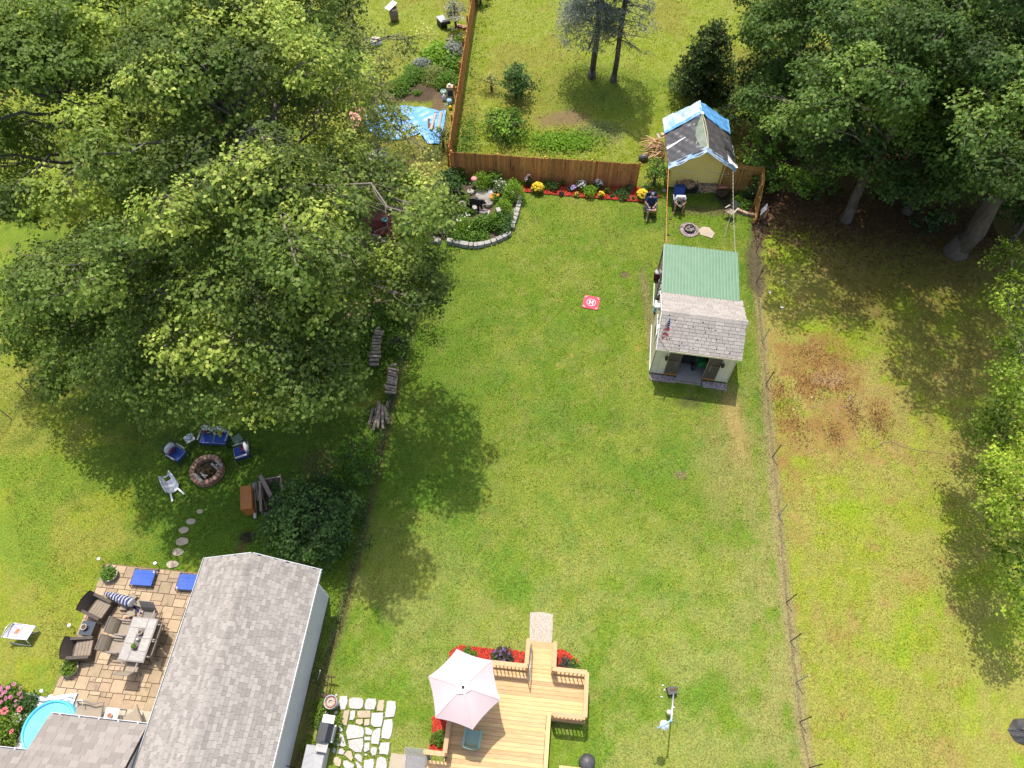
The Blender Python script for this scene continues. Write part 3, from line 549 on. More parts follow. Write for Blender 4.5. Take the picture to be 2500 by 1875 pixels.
for i, (lab, base, c, R3, n, top, r0, pal) in enumerate([
    ('straight pale trunk nearest the privacy fence, dark oak crown above', (18.1, 28, 0), (18.4, 29.9, 7.6), (3.6, 3.0, 4.2), 19, (18.5, 28.8, 11), .27, 'oak'),
    ('half-hidden trunk between the two pale trunks at the wood edge', (21.6, 28.6, 0), (22, 30.6, 7.8), (3.4, 3.2, 4.4), 18, (21.7, 29.4, 11), .25, 'oak'),
    ('thickest trunk of the wood edge, leaning at the right side of the photo', (23.3, 25.7, 0), (26.4, 28.2, 9.5), (3.6, 3.4, 4.6), 19, (24.4, 26.6, 12), .5, 'oak'),
    ('tall dark oak rising behind the tarped yellow shed', (15.4, 35.2, 0), (15.6, 35, 6.6), (3.4, 3.4, 4.4), 20, (15.3, 35.1, 10), .3, 'oak'),
    ('dark oak in the middle of the wood', (20.5, 35.6, 0), (20.5, 35.4, 8), (4, 3.6, 5), 24, (20.5, 35.5, 12), .34, 'oak'),
    ('dark oak behind the thickest trunk', (26.5, 33, 0), (26.8, 32.8, 8), (3.8, 3.6, 5), 22, (26.6, 32.9, 12), .34, 'oak'),
    ('oak at the right edge of the photo, half way down the wood', (30.8, 28.6, 0), (31, 28.6, 8), (3.8, 3.6, 5), 20, (30.9, 28.6, 12), .34, 'oak'),
    ('back oak at the top of the photo above the conifer', (18.2, 42.8, 0), (18.2, 42.4, 7), (4.4, 3.6, 4.8), 22, (18.2, 42.6, 12), .34, 'oak'),
    ('back oak in the top right part of the wood', (25.2, 41, 0), (25.4, 40.6, 7.4), (4.2, 3.6, 4.8), 20, (25.3, 40.8, 12), .34, 'oak'),
    ('far oak in the top right corner of the photo', (33.6, 39, 0), (33.4, 38.4, 8), (4.4, 3.8, 5), 20, (33.5, 38.7, 12), .34, 'oak'),
    ('young maple with bright sunlit leaves in front of the dark wood', (26.6, 26.6, 0), (25.4, 25.6, 6.4), (1.7, 1.8, 2.0), 9, (26.1, 26.2, 6), .13, 'fresh')]):
    tree('oak_tree' if pal == 'oak' else 'maple_tree', lab, 'tree', base, crown(30 + i, c, R3, n, (1.05, 1.7) if pal == 'oak' else (.6, .95), .45, -.85) + XT.get(i, []), top, r0, pal, 40 + i, WD, .17 if pal == 'oak' else .14, 11, MBARK if i < 3 else MBARKD, .48)
tree('maple_tree', 'bright green maple reaching in from the right edge over the mossy lawn', 'tree', D(2300, 1060),
     at([(2187, 560, 6, 0.96), (2207, 640, 6, 1.08), (2172, 640, 5.4, 0.60), (2217, 740, 5.6, 1.20), (2187, 720, 5.0, 0.72), (2197, 810, 5, 0.96), (2157, 930, 4.2, 0.84), (2112, 925, 3.6, 0.54), (2212, 900, 5, 1.32), (2147, 1040, 3.6, 0.72), (2192, 1010, 4.4, 1.20), (2172, 1110, 3.8, 0.84), (2217, 1100, 4.6, 1.32), (2202, 1210, 3.6, 0.96), (2242, 1260, 3.8, 1.20), (2217, 1330, 2.8, 0.72), (2282, 1000, 6.5, 1.68), (2282, 850, 6.5, 1.68)]),
     D(2300, 980, 5.5), .2, 'sun', 60, None, .12, 12, MBARK, .36)
SH = 'shrubs under the wood edge'
USH = ['dark shrub just behind the corner of the new privacy fence', 'dull green shrub right of the privacy fence corner, on the leaf litter', 'dark leafy shrub left of the straight pale trunk', 'green shrub directly behind the foot of the straight pale trunk', 'tall dark shrub touching the right wall of the yellow shed', 'second row shrub right of the yellow shed', 'shrub between the straight pale trunk and the half-hidden one', 'shrub behind the half-hidden trunk', 'shrub left of the thickest trunk', 'shrub right of the thickest trunk', 'very dark shrub behind the yellow shed roof', 'tall shrub deep in the wood beyond the yellow shed', 'large dark shrub deep behind the pale trunk', 'dark shrub between the conifer and the yellow shed', 'low shrub at the foot of the thickest trunk', 'shrub at the right edge behind the thickest trunk']
for i, (x, y, r_, h, pal) in enumerate([(1612, 395, 1.1, 2.4, 'fresh'), (1660, 415, 1.1, 2.2, 'fresh'), (1720, 420, 1.2, 2.2, 'fresh'), (1775, 415, 1.2, 2.4, 'maple'), (1640, 340, 1.3, 3, 'fresh'), (1700, 350, 1.4, 3.2, 'fresh'), (1900, 430, 1.3, 2.6, 'oak'), (1960, 420, 1.2, 2.4, 'dark'), (2050, 440, 1.3, 2.6, 'oak'), (2140, 450, 1.4, 2.8, 'oak'), (1620, 260, 1.4, 3.4, 'yew'), (1690, 290, 1.5, 3.6, 'oak'), (1820, 350, 1.4, 3.2, 'dark'), (1570, 300, 1.1, 3., 'yew'), (2010, 500, .9, 1.6, 'dark'), (2190, 490, 1.2, 2.2, 'dark')]):
    b = D(x, y); rd = random.Random(i)
    tree('understory_shrub', USH[i], 'shrub', b,
         [(b + Vector((rd.uniform(-.5, .5) * r_, rd.uniform(-.5, .5) * r_, h * f_)), r_ * k_, r_ * k_, h * .27) for f_, k_ in ((.35, .95), (.6, .8), (.85, .5), (.5, .7))], b + Vector((0, 0, h * .7)), .06, pal, 80 + i, SH, .14, 6, MBARKD, .3)
def bush(name, label, cat, p, r_, h, pal, seed, size=.11, group=None, dens=7., n=7):
    b = D(*p); rd = random.Random(seed); cl = []
    for k in range(n):
        a = k * 2.4; q = r_ * .55 * math.sqrt(k / n); cl.append((b + Vector((q * math.cos(a), q * math.sin(a), h * (.80 - .45 * (k / n)))), r_ * .55, r_ * .55, h * .26))
    return tree(name, label, cat, b, cl, b + Vector((0, 0, h * .6)), .05 + .02 * r_, pal, seed, group, size, dens, MBARKD, .28, .35)
bush('lilac_bush', 'big dark green bush between the house roof and the wire fence', 'bush', (690, 1145), 2.35, 2.3, 'dark', 101, .12, n=16)
bush('lilac_bush', 'smaller bush behind the big dark one, touching the wire fence', 'bush', (770, 1020), 1.35, 1.7, 'fresh', 102, .12)
bush('round_bush', 'round dark green bush alone in the back yard left of the spruces', 'bush', (1115, 212), 1.35, 2.2, 'dark', 103, .13, n=9)
bush('sapling_shrub', 'thin yellowish shrub just left of the round dark bush', 'bush', (1062, 195), .9, 1.2, 'light', 104, .08, dens=1.6)
bush('bramble_bush', 'low sprawling bush behind the brown fence, in front of the round bush', 'bush', (1090, 288), 1.75, 1.2, 'fresh', 105, .13, dens=5, n=12)
bush('hydrangea_shrub', 'upright leafy shrub at the end of the brown fence beside the yellow shed', 'bush', (1412, 398), .85, 1.7, 'fresh', 106, .12, n=9)
bush('viburnum_shrub', 'blue-green shrub hugging the side fence at the top of the photo', 'bush', (985, 62), .85, 2.1, 'spruce', 107, .12, n=8)
bush('rhododendron_shrub', 'small dark shrub in the corner bed inside the new privacy fence', 'bush', (1622, 428), .42, 1.2, 'dark', 108, .1, n=6)
bush('weedy_shrub', 'shrub beyond the side fence at the very top', 'bush', (1038, 10), .8, 1.0, 'dark', 109, .12)
bush('weedy_shrub', 'green shrub over the end of the blue tarp by the fence corner', 'bush', (958, 318), .8, 1.5, 'mapdk', 110, .1, dens=4)
bush('weedy_shrub', 'bright weeds by the first log stack along the wire fence', 'bush', (866, 750), .85, .9, 'fresh', 111, .1, n=8)
bush('weedy_shrub', 'yellowish shrub at the head of the wire fence above the log stacks', 'bush', (862, 690), .7, 1.0, 'sun', 112, .1)
def yew():
    b = D(1510, 212); cl = []; rd = random.Random(3)
    for k in range(34):
        z = .4 + 4.4 * (k / 34); rr = 2.1 * (1 - (z / 5.2)) ** .8 + .1; a = k * 2.4; cl.append((b + Vector((rr * .6 * math.cos(a), rr * .6 * math.sin(a), z)), .25 + rr * .42, .25 + rr * .42, .5))
    tree('yew_tree', 'dark upright conifer behind the tarped yellow shed', 'tree', b, cl, b + Vector((0, 0, 4.4)), .16, 'yew', 120, None, .13, 12, MBARKD, .3, .5, spread=1.6)
yew()
def spruce(label, base, r0, h, rad, zlow, seed, side=None, tip=.35, dens=1.):
    r = np.random.default_rng(seed); rd = random.Random(seed); t = root('spruce_tree', base, 0, label, 'tree', 'blue spruces in the back yard')
    tb = MB(); tp = limb(tb, (0, 0, -.1), (.25, .1, h), r0, .03, rd, 10, .004, 12); tb.tube([(0, 0, -.15), (0, 0, .1), (0, 0, .5)], [r0 * 1.7, r0 * 1.3, r0], 12); tb.build('trunk', MBARKD, t, True)
    bb = MB(); P_ = []
    z = zlow
    while z < h - .5:
        for k in range(rd.randint(6, 9)):
            a = rd.uniform(0, 6.283); Ln = rad * (1 - z / h) ** .7 * rd.uniform(.7, 1.1)
            if side is not None and z < 6.5 and math.cos(a - side) < -.25: Ln *= .55
            x, y = math.cos(a), math.sin(a); q = [(0, 0, z), (x * Ln * .35, y * Ln * .35, z - .02 * Ln), (x * Ln * .7, y * Ln * .7, z - .12 * Ln), (x * Ln, y * Ln, z - .12 * Ln)]
            bb.tube(q, [.028, .02, .012, .005], 4, cap=False)
            m = int(dens * (26 + 34 * Ln)) if (zlow + .3 < z) else int(dens * 14)
            s_ = tip + (1 - tip) * r.uniform(0, 1, m) ** .7; w = Ln * .20 * r.normal(0, 1, m)
            P_.append(np.stack([x * Ln * s_ - y * w, y * Ln * s_ + x * w, z - .12 * Ln * s_ - np.abs(r.normal(0, .13, m))], 1))
        z += rd.uniform(.22, .36)
    bb.build('limbs', MBARKD, t)
    c = np.concatenate(P_); v, f, tt = leaves(r, c, len(c), .24, GREEN['spruce'], spread=1.4, asp=.22)
    link('needles', mesh_np('needles', v, f, MLEAF, tt), t)
spruce('blue spruce with the fuller crown, left of the pair in the back yard', D(1278, 166), .2, 14, 3.2, 3.0, 5, math.pi, .4, .9)
spruce('thin blue spruce with mostly bare lower branches, right of the pair', D(1325, 174), .17, 15, 2.5, 2.8, 6, 0., .75, .35)
# ---------------------------------------------------------------- left neighbour's house
def shingle_mesh(w_, l_, th=.012):
    mb = MB(); mb.add([(-w_ / 2, 0, 0), (w_ / 2, 0, 0), (w_ / 2, l_, -.004), (-w_ / 2, l_, -.004), (-w_ / 2, 0, th), (w_ / 2, 0, th), (w_ / 2, l_, .002), (-w_ / 2, l_, .002)],
        [(0, 3, 2, 1), (4, 5, 6, 7), (0, 1, 5, 4), (1, 2, 6, 5), (2, 3, 7, 6), (3, 0, 4, 7)]); return mb
def island_tone(src):                          # joined pieces: tone varies piece by piece through the island number
    if src.name + '_joined' in bpy.data.materials: return bpy.data.materials[src.name + '_joined']
    m = src.copy(); m.name = src.name + '_joined'; N = m.node_tree.nodes; L = m.node_tree.links; g = N.new('ShaderNodeNewGeometry')
    for l in list(L):
        if l.from_node.type == 'OBJECT_INFO': t = l.to_socket; L.remove(l); L.new(g.outputs['Random Per Island'], t)
    return m
def shingle_roof(parent, o, ux, uy, W, Ln, mt, mtfelt, ew, el, seed, cap=300, prefer=None, inside=None, th=.012, gap=.006):
    """one roof plane: o = eave corner, ux along the eave, uy up the slope (unit vectors, parent's frame). Courses of single shingles, each its own part up to cap; the rest joined."""
    rd = random.Random(seed); ux = Vector(ux).normalized(); uy = Vector(uy).normalized(); nz = ux.cross(uy).normalized(); o = Vector(o)
    if nz.z < 0: o = o + ux * W; ux = -ux; nz = -nz
    M = Matrix((ux, uy, nz)).transposed().to_4x4(); items = []
    rows = int(Ln / el); el = Ln / rows
    for j in range(rows):
        x = -rd.uniform(0, ew)
        while x < W:
            wd = ew * rd.choice((.7, .85, 1, 1.15, 1.3)); a = max(x, 0); b = min(x + wd, W); x += wd
            if b - a < .05: continue
            c = o + ux * ((a + b) / 2) + uy * (j * el) + nz * .012
            if inside and not inside(c): continue
            items.append((c, b - a - gap))
    if prefer: items.sort(key=prefer)
    base = shingle_mesh(1, el * 1.12, th).mesh('shingle', mt); rest = MB()
    for k, (c, wd) in enumerate(items):
        if k < cap:
            q = M.to_euler(); link('shingle', base, parent, c + nz * rd.uniform(0, .004), q, (wd, 1, 1))
        else:
            rr = shingle_mesh(wd, el * 1.12, th); T = Matrix.Translation(c + nz * rd.uniform(0, .004)) @ M; rest.add([T @ Vector(v) for v in rr.v], rr.f)
    if rest.v: tag(rest.build('shingles', island_tone(mt), parent), kind='stuff')
    return len(items)
ROT = math.atan2(-.097, .995)
hs_ = root('house', (-11.17, 8.32, 0), ROT, 'grey shingled house with white siding at the bottom left, gable towards the yard', 'house')
HW, HL, HE, HR = 4.29, 13.0, 2.7, 3.95      # width over the eaves, length, eave and ridge height; local x across, local -y towards the camera
wl = MB()
x0, x1, y0, y1 = .24, HW - .24, -.22, -HL; zt = HE - .10
wl.add([(x0, y0, 0), (x1, y0, 0), (x1, y1, 0), (x0, y1, 0), (x0, y0, zt), (x1, y0, zt), (x1, y1, zt), (x0, y1, zt), (HW / 2, y0, HR - .2), (HW / 2, y1, HR - .2)],
       [(0, 4, 8, 5, 1), (2, 6, 9, 7, 3), (1, 5, 6, 2), (3, 7, 4, 0), (4, 7, 9, 8), (5, 8, 9, 6)])
wl.build('wall', MSIDING, hs_)
sd = MB()
for k in range(17): sd.box((x1 + .012, (y0 + y1) / 2, .12 + k * .15), (.022, HL - .3, .142), ry=.10)
tag(sd.build('siding', MSIDING, hs_), kind='stuff')
sl_ = MB(); rise = HR - HE; run = HW / 2; SLen = math.hypot(rise, run)
sl_.add([(0, 0, HE), (HW / 2, 0, HR), (HW, 0, HE), (HW, -HL, HE), (HW / 2, -HL, HR), (0, -HL, HE), (0, 0, HE - .14), (HW / 2, 0, HR - .14), (HW, 0, HE - .14), (HW, -HL, HE - .14), (HW / 2, -HL, HR - .14), (0, -HL, HE - .14)],
        [(0, 5, 4, 1), (1, 4, 3, 2), (6, 7, 10, 11), (7, 8, 9, 10), (0, 1, 7, 6), (1, 2, 8, 7), (2, 3, 9, 8), (5, 0, 6, 11), (3, 4, 10, 9), (4, 5, 11, 10)])
rf = sl_.build('roof', MFELT, hs_)
near = lambda it: -(it[0].y > -7.6) * 5 + abs(it[0].y + 4.5) * .3
fr = lambda it: abs(it[0].y + 4.2)
shingle_roof(rf, (0, -HL, HE), (0, 1, 0), (run, 0, rise), HL, SLen - .06, MSHING, None, .205, .138, 1, 150, fr)
shingle_roof(rf, (HW, 0, HE), (0, -1, 0), (-run, 0, rise), HL, SLen - .06, MSHING, None, .205, .138, 2, 150, fr)
rc = MB(); y = 0.; cap_ = MB(); a_ = math.atan2(rise, run)
cap_.add([(-.15, 0, -.15 * math.tan(a_)), (0, 0, .012), (.15, 0, -.15 * math.tan(a_)), (-.15, -.2, -.15 * math.tan(a_) + .012), (0, -.2, .026), (.15, -.2, -.15 * math.tan(a_) + .012)], [(0, 3, 4, 1), (1, 4, 5, 2), (3, 5, 4)])
cm = cap_.mesh('ridge_cap', MSHING)
for k in range(62): link('ridge_cap', cm, rf, (HW / 2, -k * .19 - .02, HR + .016))
gt = MB(); gt.box((-.055, -HL / 2, HE - .03), (.012, HL, .11)).box((.0, -HL / 2, HE - .085), (.11, HL, .01)).build('gutter', MWHITE, hs_)
MB().box((HW + .012, -HL / 2, HE - .05), (.02, HL, .16)).build('fascia', MWHITE, hs_)
MB().beam((-.02, .012, HE - .06), (HW / 2, .012, HR - .06), .02, .16).build('rake_board', MWHITE, hs_); MB().beam((HW + .02, .012, HE - .06), (HW / 2, .012, HR - .06), .02, .16).build('rake_board', MWHITE, hs_)
vp = MB().lathe([(.045, -.05), (.045, .10)], (0, 0, 0), 10); vp.build('vent_pipe', MGREYP, hs_, loc=(1.62, .12, HE + .9)) if False else None
# wing with its own roof, lower left corner
wg = root('house_wing', (-15.05, 3.15, 0), ROT, 'lower wing of the grey house with the white gutter, at the bottom left corner', 'house')
WZ = 2.65; slope = .42; wr = MB(); WW = 3.28
def wz(y): return WZ - y * slope
out = [(0, 0), (WW, 0), (WW, -4.5), (-4.5, -4.5), (-4.5, -1.12), (0, -1.12)]
wr.add([(x, y, wz(y)) for x, y in out] + [(x, y, wz(y) - .14) for x, y in out], [(0, 5, 2, 1), (5, 4, 3, 2), (6, 7, 8, 11), (11, 8, 9, 10)] + [(i, (i + 1) % 6, 6 + (i + 1) % 6, 6 + i) for i in range(6)])
wrf = wr.build('roof', MFELT, wg); uyw = (0, -1, -slope * -1)
shingle_roof(wrf, (0, 0, WZ), (1, 0, 0), (0, -1, slope), WW, 4.4, MSHINGW, None, .30, .19, 3, 170, lambda it: -it[0].y)
shingle_roof(wrf, (-4.5, -1.12, wz(-1.12)), (1, 0, 0), (0, -1, slope), 4.5, 3.2, MSHINGW, None, .30, .19, 4, 90, lambda it: -it[0].y - it[0].x * .3)
ww = MB(); ww.add([(.2, -.25, 0), (WW - .04, -.25, 0), (WW - .04, -4.5, 0), (.2, -4.5, 0), (.2, -.25, wz(-.25) - .16), (WW - .04, -.25, wz(-.25) - .16), (WW - .04, -4.5, wz(-4.5) - .16), (.2, -4.5, wz(-4.5) - .16)], [(0, 4, 5, 1), (1, 5, 6, 2), (2, 6, 7, 3), (3, 7, 4, 0), (4, 7, 6, 5)])
ww.build('wall', MSIDING, wg)
w2 = MB(); w2.add([(-4.5, -1.4, 0), (.2, -1.4, 0), (.2, -4.5, 0), (-4.5, -4.5, 0), (-4.5, -1.4, wz(-1.4) - .16), (.2, -1.4, wz(-1.4) - .16), (.2, -4.5, wz(-4.5) - .16), (-4.5, -4.5, wz(-4.5) - .16)], [(0, 4, 5, 1), (3, 7, 4, 0), (4, 7, 6, 5), (2, 6, 7, 3)])
w2.build('wall', MSIDING, wg)
def gutter(a, b, n):
    g = MB(); g.beam((a[0], a[1] + .06, a[2] - .05), (b[0], b[1] + .06, b[2] - .05), .014, .11); g.beam((a[0], a[1] + .01, a[2] - .10), (b[0], b[1] + .01, b[2] - .10), .10, .012)
    go = g.build('gutter', MWHITE, wg); hm = MB().box((0, 0, 0), (.035, .15, .02)).mesh('gutter_hanger', MWHITE)
    for k in range(n): t = (k + .5) / n; link('gutter_hanger', hm, go, Vector(a).lerp(Vector(b), t) + Vector((0, 0, .012)))
gutter((0, 0, WZ), (WW, 0, WZ), 5); gutter((-4.5, -1.12, wz(-1.12)), (0, -1.12, wz(-1.12)), 6)
EXCL.append((-11.17, 8.32, .995, -.097, -.05, 4.2, -20, -.2)); EXCL.append((-15.05, 3.15, .995, -.097, -8, 4, -20, 0))

# ---------------------------------------------------------------- sandstone patio
pt = root('patio', (-16.28, 8.95, 0), ROT); tag(pt, kind='structure')
PL = lambda p: (pt.matrix_world if False else (Matrix.Translation(pt.location) @ Matrix.Rotation(ROT, 4, 'Z'))).inverted() @ p
A_, B_, C_, E_ = PL(zPat(635, 165)), PL(zPat(1690, 268)), PL(zPat(1000, 2000)), PL(zPat(60, 1600))
pol = [(A_.x, A_.y), (5.0, B_.y), (5.0, -4.75), (E_.x - .05, E_.y - .1)]
MB().prism(pol, -.08, .012).build('patio_base', MJOINT, pt)
rd = random.Random(4); cell = .46; cuts = []
def edge_x(y): t = (y - A_.y) / (E_.y - A_.y); return A_.x + (E_.x - A_.x) * t
pvm = {}
def paver(x0, y0, x1, y1):
    if x1 - x0 < .08 or y1 - y0 < .08: return
    k = (round(x1 - x0, 2), round(y1 - y0, 2))
    if k not in pvm:
        mb = MB(); gx_ = .008; w_, h_ = k; b_ = .012
        mb.prism([(gx_, gx_), (w_ - gx_, gx_), (w_ - gx_, h_ - gx_), (gx_, h_ - gx_)], 0, .034, inset=.02); pvm[k] = mb.mesh('paver', MPAVER)
    link('paver', pvm[k], pt, (x0, y0, .010 + rd.uniform(0, .006)))
yy = A_.y - .03; rowi = 0
while yy > -4.62:
    h = .46; x = -.9 + (rowi % 2) * .17
    while x < 4.6:
        wd = rd.choice((.42, .46, .46, .50)); xl = max(x, edge_x(yy - h / 2)); q = rd.random()
        if x + wd > xl + .1 and xl < 4.5:
            if q < .18: paver(xl, yy - h, x + wd, yy - h * .36); paver(xl, yy - h * .36, (xl + x + wd) / 2, yy); paver((xl + x + wd) / 2, yy - h * .36, x + wd, yy)
            elif q < .42: paver(xl, yy - h, x + wd, yy - h * .66); paver(xl, yy - h * .66, x + wd, yy)
            elif q < .6: paver(xl, yy - h, x + wd, yy - h * .3); paver(xl, yy - h * .3, x + wd, yy)
            else: paver(xl, yy - h, x + wd, yy)
        x += wd
    yy -= h; rowi += 1
EXCL.append((-16.28, 8.95, .995, -.097, -.15, 6, -5, .05))
cs = MB(); cs.prism([tuple(zBL(*p).xy) for p in ((735, 320), (2230, 455), (2230, 1000), (300, 1000))], -.1, .030)
tag(cs.build('concrete_slab', MCONC), kind='structure')
EXCL.append((-17.3, 4.6, .995, -.097, 0, 6, -6, 0))

# ---------------------------------------------------------------- cedar deck
dk = root('wooden_deck', (2.66, 4.70, 0), math.atan2(-.1, .995), 'new pine deck with baluster railings, steps and a notched corner at the bottom centre', 'deck')
DZ, RZ = .5, 1.4
def boards(x0f, x1f, y0, y1, z, wd=.138, gap=.007, name='deck_board'):
    y = y0; cache = {}
    while y > y1 + .03:
        h = min(wd, y - y1); xa, xb = x0f(y - h / 2), x1f(y - h / 2); k = round(xb - xa, 2)
        if (k, round(h, 3)) not in cache: cache[(k, round(h, 3))] = MB().box((0, 0, -.018), (k, h - gap, .036)).mesh(name, MDECK)
        link(name, cache[(k, round(h, 3))], dk, ((xa + xb) / 2, y - h / 2, z + rd.uniform(-.0015, .0015))); y -= wd
boards(lambda y: -4.62 if y > -3.3 else -5.25, lambda y: -.03 if y > -1.42 else -1.31, .06, -6.4, DZ)
boards(lambda y: -2.08, lambda y: -1.24, .34, .06, DZ)
MB().box((-1.22, -3.96, DZ - .014), (.145, 5.1, .036)).build('border_board', MDECK, dk); MB().box((-.62, -1.49, DZ - .010), (1.34, .14, .036)).build('border_board', MDECK, dk)
for a, b_ in (((-1.16, -1.42, .3), (-1.16, -6.5, .3)), ((-1.16, -1.565, .3), (.05, -1.565, .3)), ((.05, -1.56, .3), (.05, .08, .3)), ((.05, .08, .3), (-1.24, .08, .3)), ((-2.08, .08, .3), (-4.68, .08, .3)), ((-4.68, .08, .3), (-4.68, -3.3, .3))):
    MB().beam(a, b_, .04, .34).build('rim_joist', MRAIL, dk)
for k in range(3): MB().box((-1.66, .46 + k * .25, DZ - .125 * (k + 1)), (.86, .27, .036)).build('step', MDECK, dk)
for x in (-2.09, -1.23): MB().beam((x, .1, .38), (x, 1.0, .06), .04, .26).build('stringer', MRAIL, dk)
RCN = [0]
bal = MB().box((0, 0, .41), (.034, .034, .76)).mesh('baluster', MRAIL)
def railing(a, b_, z0=DZ, z1=RZ, post=(True, True), cap=.15, steps=None):
    RCN[0] += 1; z1 = z1 + (RCN[0] % 4) * .0035; a = Vector((*a, 0)); b_ = Vector((*b_, 0)); d = b_ - a; n = max(1, int(d.length / .135)); dz = Vector((0, 0, 1)); ang = math.atan2(d.y, d.x)
    za0, zb0 = (z0, z0) if steps is None else (z0, steps[0]); za1, zb1 = (z1, z1) if steps is None else (z1, steps[1])
    MB().beam(a + dz * za1, b_ + dz * zb1, cap, .036).build('rail_cap', MRAIL, dk)
    MB().beam(a + dz * (za1 - .06), b_ + dz * (zb1 - .06), .036, .085).build('top_rail', MRAIL, dk); MB().beam(a + dz * (za0 + .1), b_ + dz * (zb0 + .1), .036, .085).build('bottom_rail', MRAIL, dk)
    for k in range(1, n): t = k / n; link('baluster', bal, dk, a.lerp(b_, t) + dz * (za0 + (zb0 - za0) * t + .03), (0, 0, ang))
    for ok, p, zz, zb in ((post[0], a, za1, za0), (post[1], b_, zb1, zb0)):
        if ok: MB().box((p.x, p.y, (zz - .045) / 2), (.088, .088, zz - .045)).build('post', MRAIL, dk)
railing((-2.14, -.05), (-4.62, -.05)); railing((-1.20, -.05), (-.02, -.05)); railing((-.02, -.05), (-.02, -1.50), post=(False, True)); railing((-.02, -1.50), (-1.10, -1.50), post=(False, True))
railing((-4.62, -.05), (-4.62, -3.05), post=(False, True)); railing((-4.62, -3.08), (-5.30, -3.08), post=(False, True))
railing((-2.16, 0), (-2.16, .95), RZ - .9, RZ - .02, steps=(.1, 1.0), post=(False, True)); railing((-1.18, 0), (-1.18, .95), RZ - .9, RZ - .02, steps=(.1, 1.0), post=(False, True))
hr = MB(); hr.tube([(-2.03, -.5, DZ), (-2.03, -.46, 1.28), (-2.03, 0, 1.28), (-2.03, .8, .92), (-2.03, .86, .05)], .022, 8); hr.build('handrail', MSTEEL, dk, True)
for x, y in ((-4.5, -6), (-1.3, -6), (-1.3, -2), (-.1, -1.4), (-.1, 0), (-4.5, -3), (-4.5, 0)): MB().box((x, y, .2), (.14, .14, .56)).build('support_post', MRAIL, dk)
EXCL.append((2.66, 4.70, .995, -.1, -4.75, .1, -6, .15)); EXCL.append((2.66, 4.70, .995, -.1, -2.2, -1.2, .1, 2.25))
pad = MB(); pp = [zDeck(*p) for p in ((1150, 65), (1270, 62), (1388, 85), (1384, 240), (1374, 400), (1145, 385), (1146, 220))]
pad.prism([tuple(p.xy) for p in pp], -.1, .05, inset=.01); tag(pad.build('step_pad', MAGG), kind='structure')
# mulch beds
CHR = np.random.default_rng(8)
def mulch(poly, n, name='mulch_bed', zt=.05):
    poly = [Vector((p.x, p.y)) for p in poly]; mb = MB(); mb.prism([tuple(p) for p in poly], -.06, zt, inset=.04); o = mb.build(name, MMULCH); tag(o, kind='structure')
    xs = [p.x for p in poly]; ys = [p.y for p in poly]; pts = []
    x = CHR.uniform(min(xs), max(xs), n * 3); y = CHR.uniform(min(ys), max(ys), n * 3); ins = np.zeros(len(x), bool); k = len(poly)
    for i in range(k):
        p, q = poly[i], poly[(i + 1) % k]; c_ = ((p.y > y) != (q.y > y)) & (x < (q.x - p.x) * (y - p.y) / (q.y - p.y + 1e-12) + p.x); ins ^= c_
    x = x[ins][:n]; y = y[ins][:n]; m = len(x); a = CHR.uniform(0, 6.28, m); L_ = CHR.uniform(.025, .06, m); W_ = L_ * .35; z = zt + CHR.uniform(0, .03, m); tl = CHR.normal(0, .3, m)
    v = np.empty((m, 4, 3)); ca, sa = np.cos(a), np.sin(a)
    for i, (su, sv) in enumerate(((-1, -1), (1, -1), (1, 1), (-1, 1))): v[:, i] = np.stack([x + su * L_ * ca - sv * W_ * sa, y + su * L_ * sa + sv * W_ * ca, z + su * L_ * tl + sv * .006], 1)
    t = np.array((.46, .05, .03)) * CHR.uniform(.45, 1.35, (m, 1)) * (1 + CHR.normal(0, .06, (m, 3)))
    c = link('mulch_chips', mesh_np('mulch_chips', v.reshape(-1, 3), np.arange(m * 4).reshape(-1, 4), leafmat('mulch_chip_tint', .0, .9, .1) if 'mulch_chip_tint' not in bpy.data.materials else bpy.data.materials['mulch_chip_tint'], np.repeat(t, 4, 0)))
    tag(c, 'loose shredded red wood mulch lying on the planting beds', 'mulch', kind='stuff'); return o
mulch([zDeck(*p) for p in ((300, 640), (330, 460), (430, 405), (560, 420), (780, 440), (930, 440), (1110, 480), (1110, 690), (760, 690))], 1500)
mulch([zDeck(*p) for p in ((1435, 450), (1490, 445), (1560, 500), (1640, 570), (1668, 640), (1660, 700), (1430, 690))], 700)
mulch([zDeck(*p) for p in ((160, 1130), (330, 1120), (330, 1540), (110, 1500), (150, 1310))], 700)
mulch([zBed(*p) for p in ((-30, 118), (120, 100), (330, 110), (560, 120), (780, 118), (930, 128), (1080, 150), (1170, 215), (1110, 245), (1010, 265), (880, 250), (730, 238), (560, 225), (430, 215), (280, 200), (170, 192), (60, 178), (-30, 175))], 4200)
